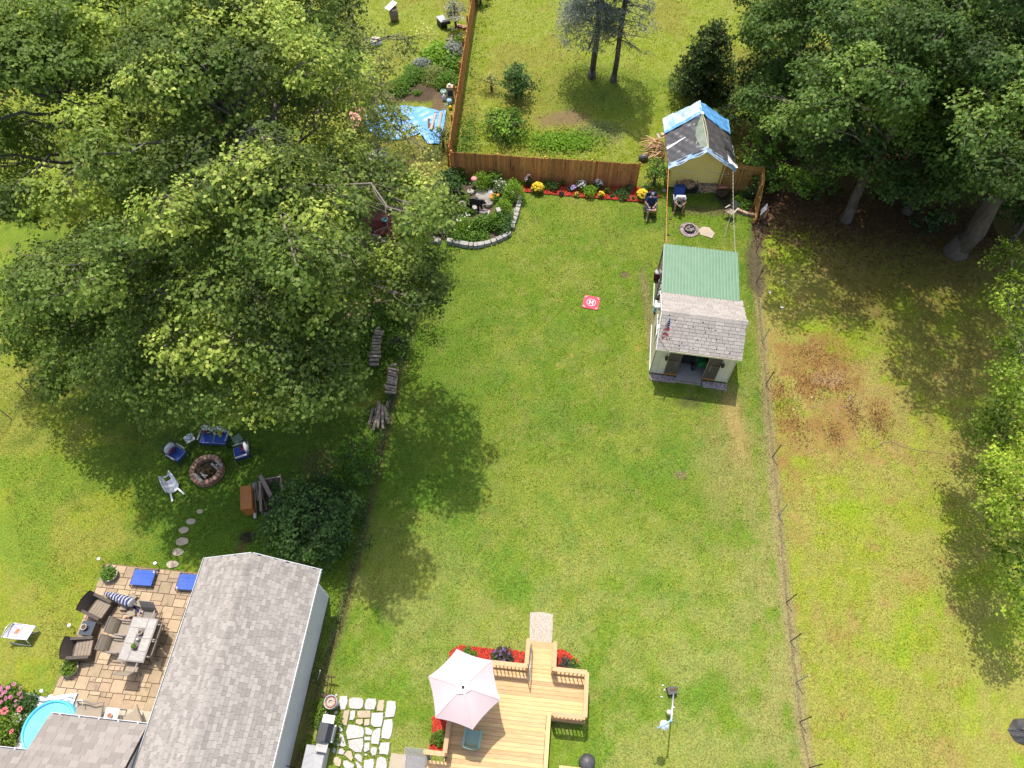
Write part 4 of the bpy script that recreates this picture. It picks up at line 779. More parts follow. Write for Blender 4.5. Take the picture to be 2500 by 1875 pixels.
# ---------------------------------------------------------------- granite patio stones in the grass
gs = root('stone_patio', zStn(1100, 950), 0); tag(gs, kind='structure'); go_ = gs.location.copy()
GST = [[(710, 390), (835, 380), (845, 470), (830, 520), (800, 605), (720, 615), (700, 470)], [(860, 430), (930, 405), (1080, 425), (1098, 470), (1085, 560), (1030, 600), (870, 585), (855, 520)], [(1125, 440), (1180, 420), (1295, 425), (1300, 500), (1265, 605), (1115, 605), (1105, 530)],
 [(1335, 450), (1425, 445), (1415, 560), (1400, 630), (1305, 620), (1310, 540)], [(1460, 470), (1510, 455), (1605, 470), (1612, 560), (1580, 720), (1430, 735), (1445, 600)], [(790, 610), (875, 600), (845, 740), (820, 865), (745, 835), (735, 760)], [(885, 615), (965, 610), (950, 740), (920, 775), (865, 770)],
 [(990, 620), (1205, 615), (1205, 730), (1010, 735), (985, 670)], [(970, 760), (1085, 750), (1085, 820), (1030, 845), (965, 820)], [(1105, 755), (1190, 750), (1185, 850), (1100, 860)], [(1220, 650), (1415, 645), (1405, 750), (1375, 880), (1255, 880), (1200, 830)],
 [(1420, 760), (1550, 745), (1562, 840), (1530, 1030), (1500, 1080), (1370, 1060), (1385, 900)], [(700, 850), (745, 840), (765, 940), (720, 955), (685, 900)], [(850, 830), (950, 840), (1090, 880), (1110, 980), (1085, 1040), (960, 1060), (830, 1080), (805, 960)], [(1120, 880), (1170, 890), (1240, 940), (1215, 1010), (1120, 1000)],
 [(840, 1090), (960, 1068), (1090, 1048), (1095, 1180), (1060, 1290), (960, 1280), (860, 1210)], [(1110, 1030), (1205, 1030), (1200, 1095), (1108, 1095)], [(1250, 930), (1320, 890), (1372, 895), (1360, 1000), (1330, 1165), (1215, 1150), (1215, 1040)], [(640, 1000), (690, 970), (770, 1000), (820, 1180), (780, 1200), (620, 1165)],
 [(1110, 1130), (1195, 1120), (1190, 1240), (1110, 1285), (1095, 1220)], [(1365, 1120), (1510, 1115), (1500, 1250), (1480, 1325), (1340, 1310), (1335, 1200)], [(1205, 1210), (1260, 1190), (1312, 1210), (1290, 1320), (1230, 1335), (1200, 1270)], [(680, 1240), (760, 1215), (800, 1270), (770, 1320), (675, 1310)], [(830, 1255), (900, 1260), (930, 1370), (900, 1425), (780, 1320)],
 [(955, 1310), (1040, 1310), (1075, 1370), (1065, 1450), (1010, 1420), (945, 1360)], [(630, 1360), (690, 1350), (745, 1390), (720, 1510), (640, 1490), (615, 1430)], [(770, 1410), (830, 1405), (955, 1480), (930, 1530), (790, 1530), (765, 1470)], [(960, 1420), (1010, 1440), (1075, 1510), (1050, 1560), (990, 1540)], [(1100, 1400), (1250, 1375), (1265, 1440), (1230, 1600), (1090, 1600)], [(1310, 1360), (1380, 1345), (1450, 1380), (1470, 1500), (1430, 1600), (1270, 1600)]]
for i, p in enumerate(GST):
    pl = [zStn(*q) - go_ for q in p]; pr = []
    for k in range(len(pl)):
        a, b_ = pl[k], pl[(k + 1) % len(pl)]; pr += [(a.x, a.y), (a.x + (b_.x - a.x) * .5 + rd.uniform(-.012, .012), a.y + (b_.y - a.y) * .5 + rd.uniform(-.012, .012))]
    MB().prism(pr, -.08, .035 + rd.uniform(0, .02), inset=.05).build('flat_stone', MGRANT if i in (3, 7, 8, 9, 23, 25, 5) else MGRAN, gs)
EXCL.append((*zStn(700, 380).xy, 1, 0, 0, 2.1, -3, 0))
def slab(name, pts, z1, mt, label=None, z0=-.06, inset=.02):
    mb = MB(); mb.prism([tuple(p.xy) for p in pts], z0, z1, inset=inset); return tag(mb.build(name, mt), kind='structure')
slab('stone_slab', [zStn(*p) for p in ((1530, 1290), (1780, 1315), (1740, 1640), (1470, 1640))], .06, MFLAG)
sl0 = slab('metal_grate', [zStn(*p) for p in ((1785, 1325), (2080, 1355), (2060, 1640), (1745, 1640))], .05, MTDARK)
gb = zStn(1920, 1480); gp = root('doormat_grate', gb, ROT); 
for k in range(26): MB().beam(gb * 0 + Vector((-.45 + k * .037, .52, .062)), Vector((-.45 + k * .037, -.7, .062)), .014, .012).build('grate_bar', MGREYP, gp)
tag(gp, 'grey ribbed foot grate beside the lower deck landing', 'doormat')
for ki, p in enumerate([(432, 1105, .12), (412, 1127, .17), (398, 1145, .18), (394, 1170, .23), (384, 1193, .21), (373, 1219, .21)]):
    c = D(p[0], p[1]); mb = MB(); mb.prism([(p[2] * (1.25 * math.cos(a)) * rd.uniform(.85, 1.1), p[2] * .85 * math.sin(a) * rd.uniform(.85, 1.1)) for a in [k * .6283 for k in range(10)]], -.05, .02 + .01, inset=.06)
    mb.build('stepping_stone', MFLAG, loc=c); o = bpy.context.scene.collection.objects[-1]; tag(o, ['smallest stepping stone, farthest from the patio', 'second stepping stone from the fire pit end', 'third stepping stone from the fire pit end', 'fourth stepping stone from the fire pit end', 'second stepping stone from the patio', 'stepping stone nearest the patio and the blue cots'][ki], 'stepping stone', 'stepping stones from the patio to the fire pit')
# ---------------------------------------------------------------- wooden fences
def picket_mesh(wd, h, mt, th=.018, notch=.05):
    mb = MB(); x = wd / 2; pr = [(-x, 0), (x, 0), (x, h - notch), (0, h), (-x, h - notch)]
    mb.add([(p[0], -th / 2, p[1]) for p in pr] + [(p[0], th / 2, p[1]) for p in pr], [(0, 1, 2, 3, 4), (9, 8, 7, 6, 5)] + [(i, 5 + i, 5 + (i + 1) % 5, (i + 1) % 5) for i in range(5)]); return mb.mesh('picket', mt)
def fence(label, a, b, h, mt, wd=.14, posts=2.4, inside=-1, postcap=0., hfun=None, rails=(.25, .95, 1.5)):
    a = Vector((a[0], a[1], 0)); b = Vector((b[0], b[1], 0)); d = b - a; Ln = d.length; ang = math.atan2(d.y, d.x); t = root('wooden_fence', a, ang, label, 'fence'); n = int(Ln / wd); me = {}
    for k in range(n):
        hh = h if hfun is None else hfun((k + .5) / n); q = round(hh, 2)
        if q not in me: me[q] = picket_mesh(wd - .001, q, mt)
        link('picket', me[q], t, ((k + .5) * Ln / n, (k % 2) * .006 + rd.uniform(-.002, .002), rd.uniform(-.03, .02)), (rd.uniform(-.01, .01), rd.uniform(-.004, .004), rd.uniform(-.02, .02)))
    for z in rails:
        e = Ln
        if hfun: e = Ln * max([u / 20 for u in range(21) if hfun(u / 20) > z + .08] or [.05])
        MB().box((e / 2, inside * .032, z), (e, .04, .085)).build('rail', mt, t)
    m = max(1, round(Ln / posts))
    for k in range(m + 1):
        hh = (h if hfun is None else hfun(k / m)) + postcap; MB().box((k * Ln / m, inside * .10, hh / 2 - .05), (.095, .095, hh)).build('post', mt, t)
    return t
fa, fb = zMid(712, 975, 1.75), zMid(1930, 1052, 1.75)
fence('brown stained picket fence behind the red mulch flower bed', fa, fb, 1.75, MPICK, inside=1, postcap=.05)
sa, sb = zMid(700, 930, 1.75), zMid(843, 10, 1.75); sb = sa + (sb - sa) * 1.4
fence('long brown side fence running away to the top of the photo', sa, sb, 1.7, MPICK, inside=1, postcap=.22)
c0, c1, c2 = (11.45, 30.42), (13.55, 30.17), (13.16, 27.75)
fence('new orange-brown fence panel between the yellow shed and its corner', c0, c1, 1.75, MPICKN, .1, 1.1, -1, rails=(.2, .95, 1.55))
fence('new orange-brown fence panel with a sloping end, at the wood edge', c1, c2, 1.8, MPICKN, .1, 1.2, -1, hfun=lambda u: 1.8 if u < .45 else 1.8 - (u - .45) / .55 * 1.45, rails=(.2, .95, 1.5))
sg = root('yard_sign', zMen(2040, 470, 0), 0, 'white sign with red print leaning outside the new fence', 'sign'); sp = zMen(2050, 465, .75) - sg.location
sgm = MB().box((0, 0, 0), (.03, .40, .52)); sgo = sgm.build('panel', MPADW, sg, loc=sp, rot=(0, .35, -.25)); MB().box((.018, 0, .03), (.004, .26, .16)).box((.018, 0, -.14), (.004, .22, .07)).build('print', MREDF, sgo)
MB().box((sp.x - .02, sp.y, sp.z / 2 - .1), (.03, .03, sp.z)).build('stake', MGREYW, sg)
# wire fences
def wire_fence(label, pts, hs, cols, n_wire=5, lean=(0, 0), grp=None):
    t = root('wire_fence', (pts[0][0], pts[0][1], 0), 0, label, 'fence'); P0 = Vector((pts[0][0], pts[0][1], 0)); L_ = [Vector((p[0], p[1], 0)) - P0 for p in pts]
    for k, p in enumerate(L_):
        h = hs[k % len(hs)]; ln = Vector((lean[0] + rd.uniform(-.03, .03), lean[1] + rd.uniform(-.03, .03), 0))
        MB().beam(p - Vector((0, 0, .2)), p + Vector((0, 0, h)) + ln * h, .032, .032).build('post', cols[k % len(cols)], t)
    mb = MB()
    for w_ in range(n_wire):
        z = .05 + .75 * w_ / (n_wire - 1)
        for a, b in zip(L_[:-1], L_[1:]): mb.tube([a + Vector((0, 0, z)), a.lerp(b, .5) + Vector((0, 0, z - .03)), b + Vector((0, 0, z))], .0035, 3, cap=False)
    for a, b in zip(L_[:-1], L_[1:]):
        m = int((b - a).length / .18)
        for k in range(m): p = a.lerp(b, (k + .5) / m); mb.tube([p + Vector((0, 0, .05)), p + Vector((0, 0, .8))], .0025, 3, cap=False)
    tag(mb.build('wire', MSCREEN, t), kind='stuff'); return t
wire_fence('low wire fence with leaning metal posts between the middle lawn and the mossy right lawn', [xy(D(*p)) for p in ((1633, 545), (1633, 612), (1646, 740), (1654, 830), (1668, 988), (1681, 1112), (1698, 1302), (1707, 1386), (1719, 1474), (1727, 1560), (1748, 1659), (1768, 1800))], (1.05, 1.1, 1.15), (MRUST, MIRON, MSTEEL), lean=(.05, .03))
wire_fence('low green wire fence with dark posts along the left property line', LFENCE, (1.0, .95), (MIRON, MRUST), lean=(-.08, .0))
wf = [xy(D(*p)) for p in ((110, 800), (60, 850), (25, 905), (-30, 985))]
wire_fence('short piece of wire fence half hidden by the dark maple at the left edge', wf, (.95,), (MOLDW,), 7)

# ---------------------------------------------------------------- the big shed with the lean-to
SR = math.atan2(-.16, .99); shd = root('garden_shed', (6.45, 18.11, 0), SR, 'cream shed with grey shingle roof, open double doors and green metal lean-to', 'shed')
W_, DP = 3.54, 2.80; FE, RG, RN, BE, OV = 2.38, 3.22, 1.15, 2.56, .28
fl = MB().box((W_ / 2, DP / 2, .06), (W_ - .06, DP - .06, .16)).build('floor', MFLAG, shd)
MB().box((1.79, .16, .145), (1.15, .9, .03)).build('ramp_board', MGREYW, shd) 
pl_, k = [], 0
for (a, b_, z0, z1) in [(0, .3, .08, 2.32), (.3, .62, .08, 2.32), (.62, .94, .08, 2.32), (.94, 1.2, .08, 2.32), (2.39, 2.66, .08, 2.32), (2.66, 2.96, .08, 2.32), (2.96, 3.25, .08, 2.32), (3.25, 3.54, .08, 2.32), (1.2, 2.39, 2.08, 2.32)]:
    MB().box(((a + b_) / 2, .02, (z0 + z1) / 2), (b_ - a - .008, .04, z1 - z0)).build('wall_plank', MCREAM, shd)
for s in (-1, 1): MB().prism([(0, 0), (.20, 0), (0, .22)], -.015, .015).build('arch_bracket', MWHITE, shd, loc=(1.795 - s * .595, .02, 2.08), rot=(R(-90), 0, 0) if s > 0 else (R(-90), 0, R(180)))
side = [(0, .04), (DP, .04), (DP, BE - .06), (RN, RG - .08), (0, FE + .02)]
for x, nm in ((0, 'left'), (W_ - .03, 'right')):
    mb = MB(); mb.add([(x, p[0], p[1]) for p in side] + [(x + .03, p[0], p[1]) for p in side], [(0, 4, 3, 2, 1), (5, 6, 7, 8, 9)] + [(i, (i + 1) % 5, 5 + (i + 1) % 5, 5 + i) for i in range(5)]); mb.build('side_wall', MCREAM, shd)
MB().box((W_ / 2, DP - .02, 1.25), (W_ - .07, .04, 2.4)).build('back_wall', MCREAM, shd)
for k in range(9): MB().box((-.006, .18 + k * .34, 1.05), (.012, .05, 1.95)).build('batten', MCREAM, shd)
MB().box((-.012, .03, 1.02), (.03, .09, 2.0)).build('corner_board', MGREYW, shd); MB().box((W_ + .012, .03, 1.02), (.03, .09, 2.0)).build('corner_board', MCREAM, shd)
dm = MB(); pr = [(-.28, 0), (.28, 0), (.28, 1.72), (.16, 1.9), (-.28, 1.9)]
for k in range(4):
    x0 = -.28 + k * .14; x1 = x0 + .134; top = 1.9 if x1 < .17 else 1.76; dm.box(((x0 + x1) / 2, 0, top / 2), (x1 - x0, .04, top))
def door(x, mir, lab):
    o = dm.build('door', MDOOR, shd, loc=(x, -.035, .15)); o['label'] = lab
    if mir: o.scale = (-1, 1, 1)
    MB().box((0, -.004, .06), (.56, .045, .13)).build('kick_board', MORANGE, o); MB().beam((-.26, -.03, 1.2), (.1, -.03, 1.22), .03, .012).build('dark_bar', MIRON, o); MB().box((.12, -.03, .95), (.02, .02, .42)).build('handle', MGREYW, o)  # includes a thin dark bar across each door
door(.92, False, 'left open door'); door(2.68, True, 'right open door')
MB().box((1.79, -.05, 2.21), (2.75, .05, .055)).build('door_track', MWHITE, shd)
# roof planes
tl = MB(); e0, e1 = -.06, W_ + .10
tl.add([(e0, -OV, FE - .02), (e1, -OV, FE - .02), (e1, RN, RG), (e0, RN, RG), (e1, DP + .06, BE), (e0, DP + .06, BE)] + [(e0, -OV, FE - .08), (e1, -OV, FE - .08), (e1, RN, RG - .07), (e0, RN, RG - .07), (e1, DP + .06, BE - .07), (e0, DP + .06, BE - .07)],
       [(0, 1, 2, 3), (3, 2, 4, 5), (7, 6, 9, 8), (8, 9, 11, 10), (0, 6, 7, 1), (4, 10, 11, 5), (0, 3, 9, 6), (3, 5, 11, 9), (1, 7, 8, 2), (2, 8, 10, 4)])
srf = tl.build('roof', MFELT, shd); s1 = Vector((0, RN + OV, RG - FE + .02)); s2 = Vector((0, RN - DP - .06, RG - BE))
shingle_roof(srf, (e0, -OV, FE - .02), (1, 0, 0), s1, e1 - e0, s1.length, MSHINGS, None, .31, .142, 11, 170, None, None, .016, .014)
shingle_roof(srf, (e1, DP + .06, BE), (-1, 0, 0), s2, e1 - e0, s2.length - .04, MSHINGS, None, .31, .142, 12, 125, lambda it: -it[0].z, None, .012, .008)
rcm = MB(); rcm.add([(0, -.14, -.075), (0, 0, .02), (0, .14, -.05), (.2, -.14, -.065), (.2, 0, .032), (.2, .14, -.04)], [(0, 1, 4, 3), (1, 2, 5, 4), (3, 4, 5)]); rcm = rcm.mesh('ridge_cap', MSHINGS)
for k in range(19): link('ridge_cap', rcm, srf, (e0 + k * .197, RN, RG + .012))
ms = MB(); r3 = random.Random(9)
for k in range(16):
    u = r3.uniform(.1, 3.4); v = r3.uniform(.05, .9); ms.ell((u, -OV + s1.y * v, FE + s1.z * v + .015), (.035, .03, .022), 6, 4)
tag(ms.build('moss', mat('moss', (.07, .08, .02), None, 20, 1), srf, True), kind='stuff')
MB().beam((e0 - .015, -OV - .02, FE - .06), (e0 - .015, RN, RG - .04), .025, .12).build('rake_board', MWHITE, shd); MB().beam((e0 - .015, RN, RG - .04), (e0 - .015, DP, BE - .04), .025, .12).build('rake_board', MWHITE, shd)
MB().box((W_ / 2, -OV - .025, FE - .07), (W_ + .2, .025, .10)).build('fascia', MCREAM, shd)
# window with shutters on the left wall, lamps on the front
wf_ = MB().box((-.02, 1.5, 1.45), (.05, .6, .7)).build('window', MWHITE, shd); MB().box((-.05, 1.5, 1.45), (.015, .5, .6)).build('pane', MGLASSD, wf_)
for y in (1.05, 1.95): MB().box((-.03, y, 1.45), (.03, .26, .72)).build('shutter', MWHITE, shd)
for i, (x, z) in enumerate(((.52, 1.5), (3.02, 1.5))):
    lt = MB().lathe([(.02, .16), (.07, .12), (.085, 0), (.05, -.1), (.02, -.13)], (0, 0, 0), 10).build('wall_lantern', MIRON, shd, True, loc=(x, -.14, z)); MB().tube([(0, .13, .18), (0, .03, .24), (0, 0, .16)], .012, 6).build('bracket', MIRON, lt)
# lean-to with a ribbed green roof
g0, g1 = 2.84, 6.02; gz0, gz1 = 2.56, 2.28; gx0, gx1 = -.03, 3.50
def rib(u, v):
    x = gx0 + (gx1 - gx0) * u; p = (u * 24) % 1; h = .045 if p < .30 else (.014 if .6 < p < .7 else 0.); return (x, g0 - .12 + (g1 - g0 + .12) * v, gz0 + .06 + (gz1 - gz0) * v + h)
MB().sheet(rib, 288, 2, th=.012).build('lean_to_roof', MGREENR, shd)
for x in (0, 3.46):
    for y in (4.3, 5.95): MB().box((x, y, 1.14), (.09, .09, 2.28)).build('lean_to_post', MGREYW, shd)
    MB().beam((x, g0, gz0 - .06), (x, g1 - .02, gz1 - .06), .05, .13).build('lean_to_beam', MWHITE, shd)
MB().beam((0, 5.95, gz1 - .06), (3.46, 5.95, gz1 - .06), .05, .13).build('lean_to_beam', MWHITE, shd)
for k in range(7): MB().box((3.49, 3.1 + k * .45, 1.1), (.02, .43, 1.9)).build('wall_plank', MCREAM, shd)
MB().box((1.72, 4.45, .01), (3.4, 3.2, .04)).build('lean_to_floor', MDIRT, shd)
EXCL.append((6.45, 18.11, .99, -.16, -.1, 3.6, -.45, 6.4))
# strip of pavers and gravel in front of the doors
for k, wd in enumerate((.28, .33, .30, .27)): tag(MB().box((0, 0, 0), (wd - .015, .26, .06)).build('paving_stone', MFLAG, loc=Matrix.Translation((6.45, 18.11, 0)) @ Matrix.Rotation(SR, 4, 'Z') @ Vector((1.34 + k * .30, -.2, .01)), rot=(0, 0, SR)), kind='structure')
def gravel(name, label, cx, cy, sx, sy, n, rz, seed, size=.024, round_=False, hole=0.):
    r = np.random.default_rng(seed); n0 = n; x = r.uniform(-1, 1, n * 2); y = r.uniform(-1, 1, n * 2)
    if round_: q = x * x + y * y; k = (q < 1) & (q > hole * hole); x, y = x[k][:n0], y[k][:n0]
    else: x, y = x[:n0], y[:n0]
    n = len(x); x = x * sx; y = y * sy; c, s = math.cos(rz), math.sin(rz); X_, Y_ = cx + x * c - y * s, cy + x * s + y * c; z = r.uniform(.005, .035, n); sz = size * r.uniform(.6, 1.4, n)
    o8 = np.array([(1, 0, 0), (0, 1, 0), (-1, 0, 0), (0, -1, 0), (0, 0, .7), (0, 0, -.7)]); a = r.uniform(0, 6.28, n)
    v = np.empty((n, 6, 3))
    for i, (p, q, w_) in enumerate(o8): v[:, i] = np.stack([X_ + (p * np.cos(a) - q * np.sin(a)) * sz * 1.2, Y_ + (p * np.sin(a) + q * np.cos(a)) * sz * .85, z + w_ * sz], 1)
    f = (np.arange(n)[:, None, None] * 6 + np.array([(0, 1, 4), (1, 2, 4), (2, 3, 4), (3, 0, 4), (1, 0, 5), (2, 1, 5), (3, 2, 5), (0, 3, 5)])).reshape(-1, 3)
    t = np.array((.52, .42, .40)) * r.uniform(.45, 1.3, (n, 1)) * (1 + r.normal(0, .06, (n, 3)))
    if 'gravel_tint' not in bpy.data.materials: leafmat('gravel_tint', 0, .95, .1)
    o = link(name, mesh_np(name, v.reshape(-1, 3), f, bpy.data.materials['gravel_tint'], np.repeat(t, 6, 0))); tag(o, label, 'gravel', kind='stuff'); return o
TS = Matrix.Translation((6.45, 18.11, 0)) @ Matrix.Rotation(SR, 4, 'Z')
p = TS @ Vector((.62, -.22, 0)); gravel('gravel_strip', 'pale crushed gravel strip at the foot of the shed, left of the doors', p.x, p.y, .60, .17, 900, SR, 1)
p = TS @ Vector((3.0, -.24, 0)); gravel('gravel_strip', 'pale crushed gravel strip at the foot of the shed, right of the doors', p.x, p.y, .55, .17, 820, SR, 2)
# tractor parked inside the shed
tr = root('garden_tractor', TS @ Vector((2.2, .95, .14)), SR + R(8), 'green garden tractor with yellow seat and wheels parked inside the shed', 'tractor')
MB().box((0, .1, .55), (.5, .8, .22)).box((0, -.42, .62), (.42, .5, .3), taper=.8).build('hood', MGRNP, tr); MB().box((0, .30, .72), (.42, .38, .1), taper=.9).box((0, .48, .9), (.4, .08, .34)).build('seat', MYLWP, tr)
for x, y, r_ in ((-.36, .35, .28), (.36, .35, .28), (-.32, -.45, .2), (.32, -.45, .2)):
    wh = MB(); wh.lathe([(r_ * .6, -.07), (r_, -.06), (r_, .06), (r_ * .6, .07)], (0, 0, 0), 16); wo = wh.build('wheel', MBLACK, tr, loc=(x, y, r_), rot=(0, R(90), 0)); MB().lathe([(.01, -.06), (r_ * .6, -.06), (r_ * .6, .06), (.01, .06)], (0, 0, 0), 12).build('rim', MYLWP, wo)
MB().tube([(0, -.05, .7), (0, .05, .98)], .018, 6).lathe([(.15, 0), (.17, .015), (.15, .03)], (0, .06, .98), 14).build('steering_wheel', MBLACK, tr)
bx = root('storage_bin', TS @ Vector((1.55, 1.1, .14)), SR, 'dark low bin just inside the open shed doors', 'bin'); MB().box((0, 0, .3), (.62, .8, .6), taper=1.05).build('bin_body', MBLACK, bx); MB().box((0, 0, .62), (.68, .86, .05)).build('lid', MBLACK, bx)
# flag on an angled pole at the shed's left eave
zS7 = zm(1560, 640, .19284)
fp = root('flag', zS7(250, 1000, 2.5), 0, 'american flag with stars and red and white stripes hanging above the shed roof edge', 'flag'); fo = fp.location.copy()
p_top = zS7(378, 690, 4.0); MB().tube([Vector((0, 0, 0)), p_top - fo + Vector((.02, .02, .06))], .014, 8).build('pole', MALU, fp, True); MB().ell(p_top - fo + Vector((.02, .02, .08)), (.03, .03, .03), 8, 6).build('finial', MBLACK, fp, True)
q00, q10 = zS7(398, 700, 3.95) - fo, zS7(342, 790, 3.75) - fo; q01, q11 = zS7(368, 980, 3.1) - fo, zS7(278, 955, 3.1) - fo
def flag_pt(u, v): p = q00.lerp(q10, u).lerp(q01.lerp(q11, u), v); return p + Vector((.03, .05, .02)) * math.sin(u * 9 + v * 4)
sh = MB()
for st in range(13):
    for k in range(14):
        u0, u1, v0, v1 = st / 13, (st + 1) / 13, k / 14, (k + 1) / 14; m = 2 if (st < 8 and k < 6) else int(k * .62 + st * .30) % 2
        sh.add([flag_pt(u0, v0), flag_pt(u1, v0), flag_pt(u1, v1), flag_pt(u0, v1)], [(0, 1, 2, 3)], m)
fs = sh.build('flag_cloth', [MREDF, MWHTF, MBLUFL], fp); nf = (flag_pt(.5, .02) - flag_pt(0, 0)).cross(flag_pt(0, .5) - flag_pt(0, 0)).normalized() * .004
nf = nf if nf.z > 0 else -nf; sm = MB()
for i in range(9):
    for j in range(11):
        if (i + j) % 2 == 0: c = flag_pt((i + .6) / 18, (j + .7) / 27) + nf; sm.ell(c, (.011, .011, .004), 5, 3)
sm.build('stars', MWHTF, fs)
# things along the shed's left side
def thing(name, label, cat, loc, rz, parts, group=None):
    t = root(name, loc, rz, label, cat, group)
    for nm, mb, mt in parts: mb.build(nm, mt, t)
    return t
for i, (x, y, z) in enumerate(((272, 575, 2.15), (262, 840, 2.0))):
    thing('birdhouse', ['pale blue box birdhouse by the lean-to end of the shed wall', 'pale blue box birdhouse half way along the shed wall'][i], 'birdhouse', zS7(x, y, z + .3), SR, [('house_box', MB().box((0, 0, 0), (.17, .16, .24)), MBLUEP), ('roof', MB().box((0, 0, .14), (.23, .22, .025)), MWHITE), ('arm', MB().box((.12, 0, -.1), (.3, .03, .03)), MWHITE)])
pg = root('edging_pipe', zS7(193, 275), 0, 'thin white pipe lying along the foot of the shed wall', 'pipe'); q = pg.location; MB().tube([Vector((0, 0, .03)), zS7(178, 560) - q + Vector((0, 0, .03))], .026, 6).build('pipe', MRES, pg); MB().tube([zS7(158, 800) - q + Vector((0, 0, .03)), zS7(132, 1385) - q + Vector((0, 0, .03))], .026, 6).build('pipe', MRES, pg)
thing('leaning_board', 'brown board leaning on the lean-to beside the hamper', 'board', zS7(235, 215, 0), SR, [('plank', MB().beam((0, 0, 0), (.32, .75, 1.3), .3, .03), MOLDW)])
thing('hamper', 'brown hamper with a checked cloth on top outside the lean-to', 'basket', zS7(222, 205), SR, [('basket', MB().box((0, 0, .25), (.3, .3, .5), taper=1.1), MMAROON), ('cloth', MB().ell((0, 0, .5), (.18, .18, .08), 10, 6), MWHTF)])
thing('cooler', 'pale blue cooler standing in the lean-to by the wall', 'cooler', zS7(205, 600, 0), SR, [('body', MB().box((0.05, 0, .2), (.28, .42, .4)), MBLUEP), ('lid', MB().box((.05, 0, .43), (.31, .45, .06)), MRES)])
for i, (x, y) in enumerate(((262, 345), (258, 420), (235, 500))):
    t = thing('folding_chair', ['folded grey camp chair nearest the green roof end', 'folded camp chair with a dark frame beside the shed', 'folded camp chair next to the pale blue cooler'][i], 'chair', zS7(x, y, 0), SR, [('frame', MB().tube([(-.1, 0, 0), (.12, .1, .75)], .015, 6).tube([(-.1, .3, 0), (.12, .35, .75)], .015, 6).tube([(.12, 0, 0), (-.14, .2, .7)], .015, 6), MIRON), ('seat', MB().sheet(lambda u, v: (-.12 + .24 * u, .05 + .28 * v, .35 + .3 * u), 4, 3, th=.02), MGREYP)])

# ---------------------------------------------------------------- yellow shed under tarps
YR = math.atan2(-.034, .999); ys = root('yellow_shed', (8.72, 30.44, 0), YR, 'small yellow clapboard shed whose roof is covered by tarps', 'shed')
YW, YD, YE, YRG = 2.85, 3.0, 1.98, 3.15; ru = 1.43
gb_ = [(0, .1), (YW, .1), (YW, YE), (ru, YRG - .1), (0, YE)]
mb = MB(); mb.add([(p[0], 0, p[1]) for p in gb_] + [(p[0], YD, p[1]) for p in gb_], [(0, 1, 2, 3, 4), (9, 8, 7, 6, 5)] + [(i, 5 + i, 5 + (i + 1) % 5, (i + 1) % 5) for i in range(5)]); mb.build('wall', MYELL, ys)
cb = MB(); z = .14
while z < YRG - .2:
    t = 0 if z < YE else (z - YE) / (YRG - YE); a, b_ = ru * t, YW - (YW - ru) * t
    cb.box(((a + b_) / 2, -.014, z + .05), (max(.05, b_ - a - .02), .024, .108), rx=-.2)
    if z < YE - .1: cb.box((-.014, YD / 2, z + .05), (.018, YD, .108), ry=.10)
    z += .112
tag(cb.build('clapboards', MYELL, ys), kind='stuff')
for k in range(3): MB().box((.3 + k * 1.1, .3, .02), (.3, .3, .2)).build('footing', MSTONED, ys)
rx0, rx1, ry0, ry1 = -.34, YW + .36, -.6, 3.25
def rz_(x): return YE + (YRG - YE) * (1 - abs(x - ru) / (ru + .34 if x < ru else YW + .36 - ru)) + .02
mb = MB(); mb.sheet(lambda u, v: (rx0 + (rx1 - rx0) * u, ry0 + (ry1 - ry0) * v, rz_(rx0 + (rx1 - rx0) * u) - .05), 20, 2, th=.08); mb.build('roof', MDOOR, ys)
def tarp(parent, name, mt, xa, xb, ya, yb, lift, wr, seed, nu=36, nv=36, drop=None):
    r = random.Random(seed); ph = [r.uniform(0, 6) for _ in range(6)]
    def fn(u, v):
        x = xa(v) + (xb(v) - xa(v)) * u; y = ya(u) + (yb(u) - ya(u)) * v; z = rz_(min(max(x, rx0), rx1)) + lift
        z += wr * (math.sin(x * 9 + y * 4 + ph[0]) * .5 + math.sin(x * 4 - y * 13 + ph[1]) * .4 + math.sin(x * 17 + y * 9 + ph[2]) * .3 + math.sin(y * 23 + ph[3]) * .2)
        if drop: x, y, z = drop(u, v, x, y, z)
        return (x, y, z)
    return MB().sheet(fn, nu, nv).build(name, mt, parent, True)
k_ = lambda c: (lambda _: c)
def hang_front(u, v, x, y, z):
    if v < .12: z -= (.12 - v) / .12 * .22
    return x, y, z
bt = root('black_tarp', (8.72, 30.44, 0), YR, 'black plastic tarp over the front half of the yellow shed roof', 'tarp')
tarp(bt, 'left_sheet', MBLKT, k_(rx0 - .02), lambda v: ru - .08 - .34 * math.sin(min(1, v * 1.1) * 3.1), k_(ry0 + .12), lambda u: 2.15 + .15 * u, .055, .045, 1, 60, 60)
tarp(bt, 'right_sheet', MBLKT, k_(ru + .10), k_(rx1 + .02), k_(ry0 + .10), lambda u: 2.3 - .2 * u, .05, .03, 2, 70, 70)
tarp(bt, 'torn_gap', mat('green_felt', (.14, .19, .13), (.26, .27, .24), 3, .9), lambda v: ru - .44, k_(ru + .12), k_(ry0 + .1), k_(2.2), .025, .004, 3)
bl_ = root('blue_tarp', (8.72, 30.44, 0), YR, 'faded blue tarp over the back of the yellow shed roof', 'tarp')
tarp(bl_, 'left_sheet', MBLUEW, k_(rx0 - .05), k_(ru + .03), lambda u: 2.05 + .2 * u, k_(ry1 + .05), .10, .042, 4, 50, 40)
tarp(bl_, 'right_sheet', MBLUET, k_(ru - .03), k_(rx1 + .05), lambda u: 2.25 - .2 * u, k_(ry1 + .05), .10, .042, 5, 50, 40)
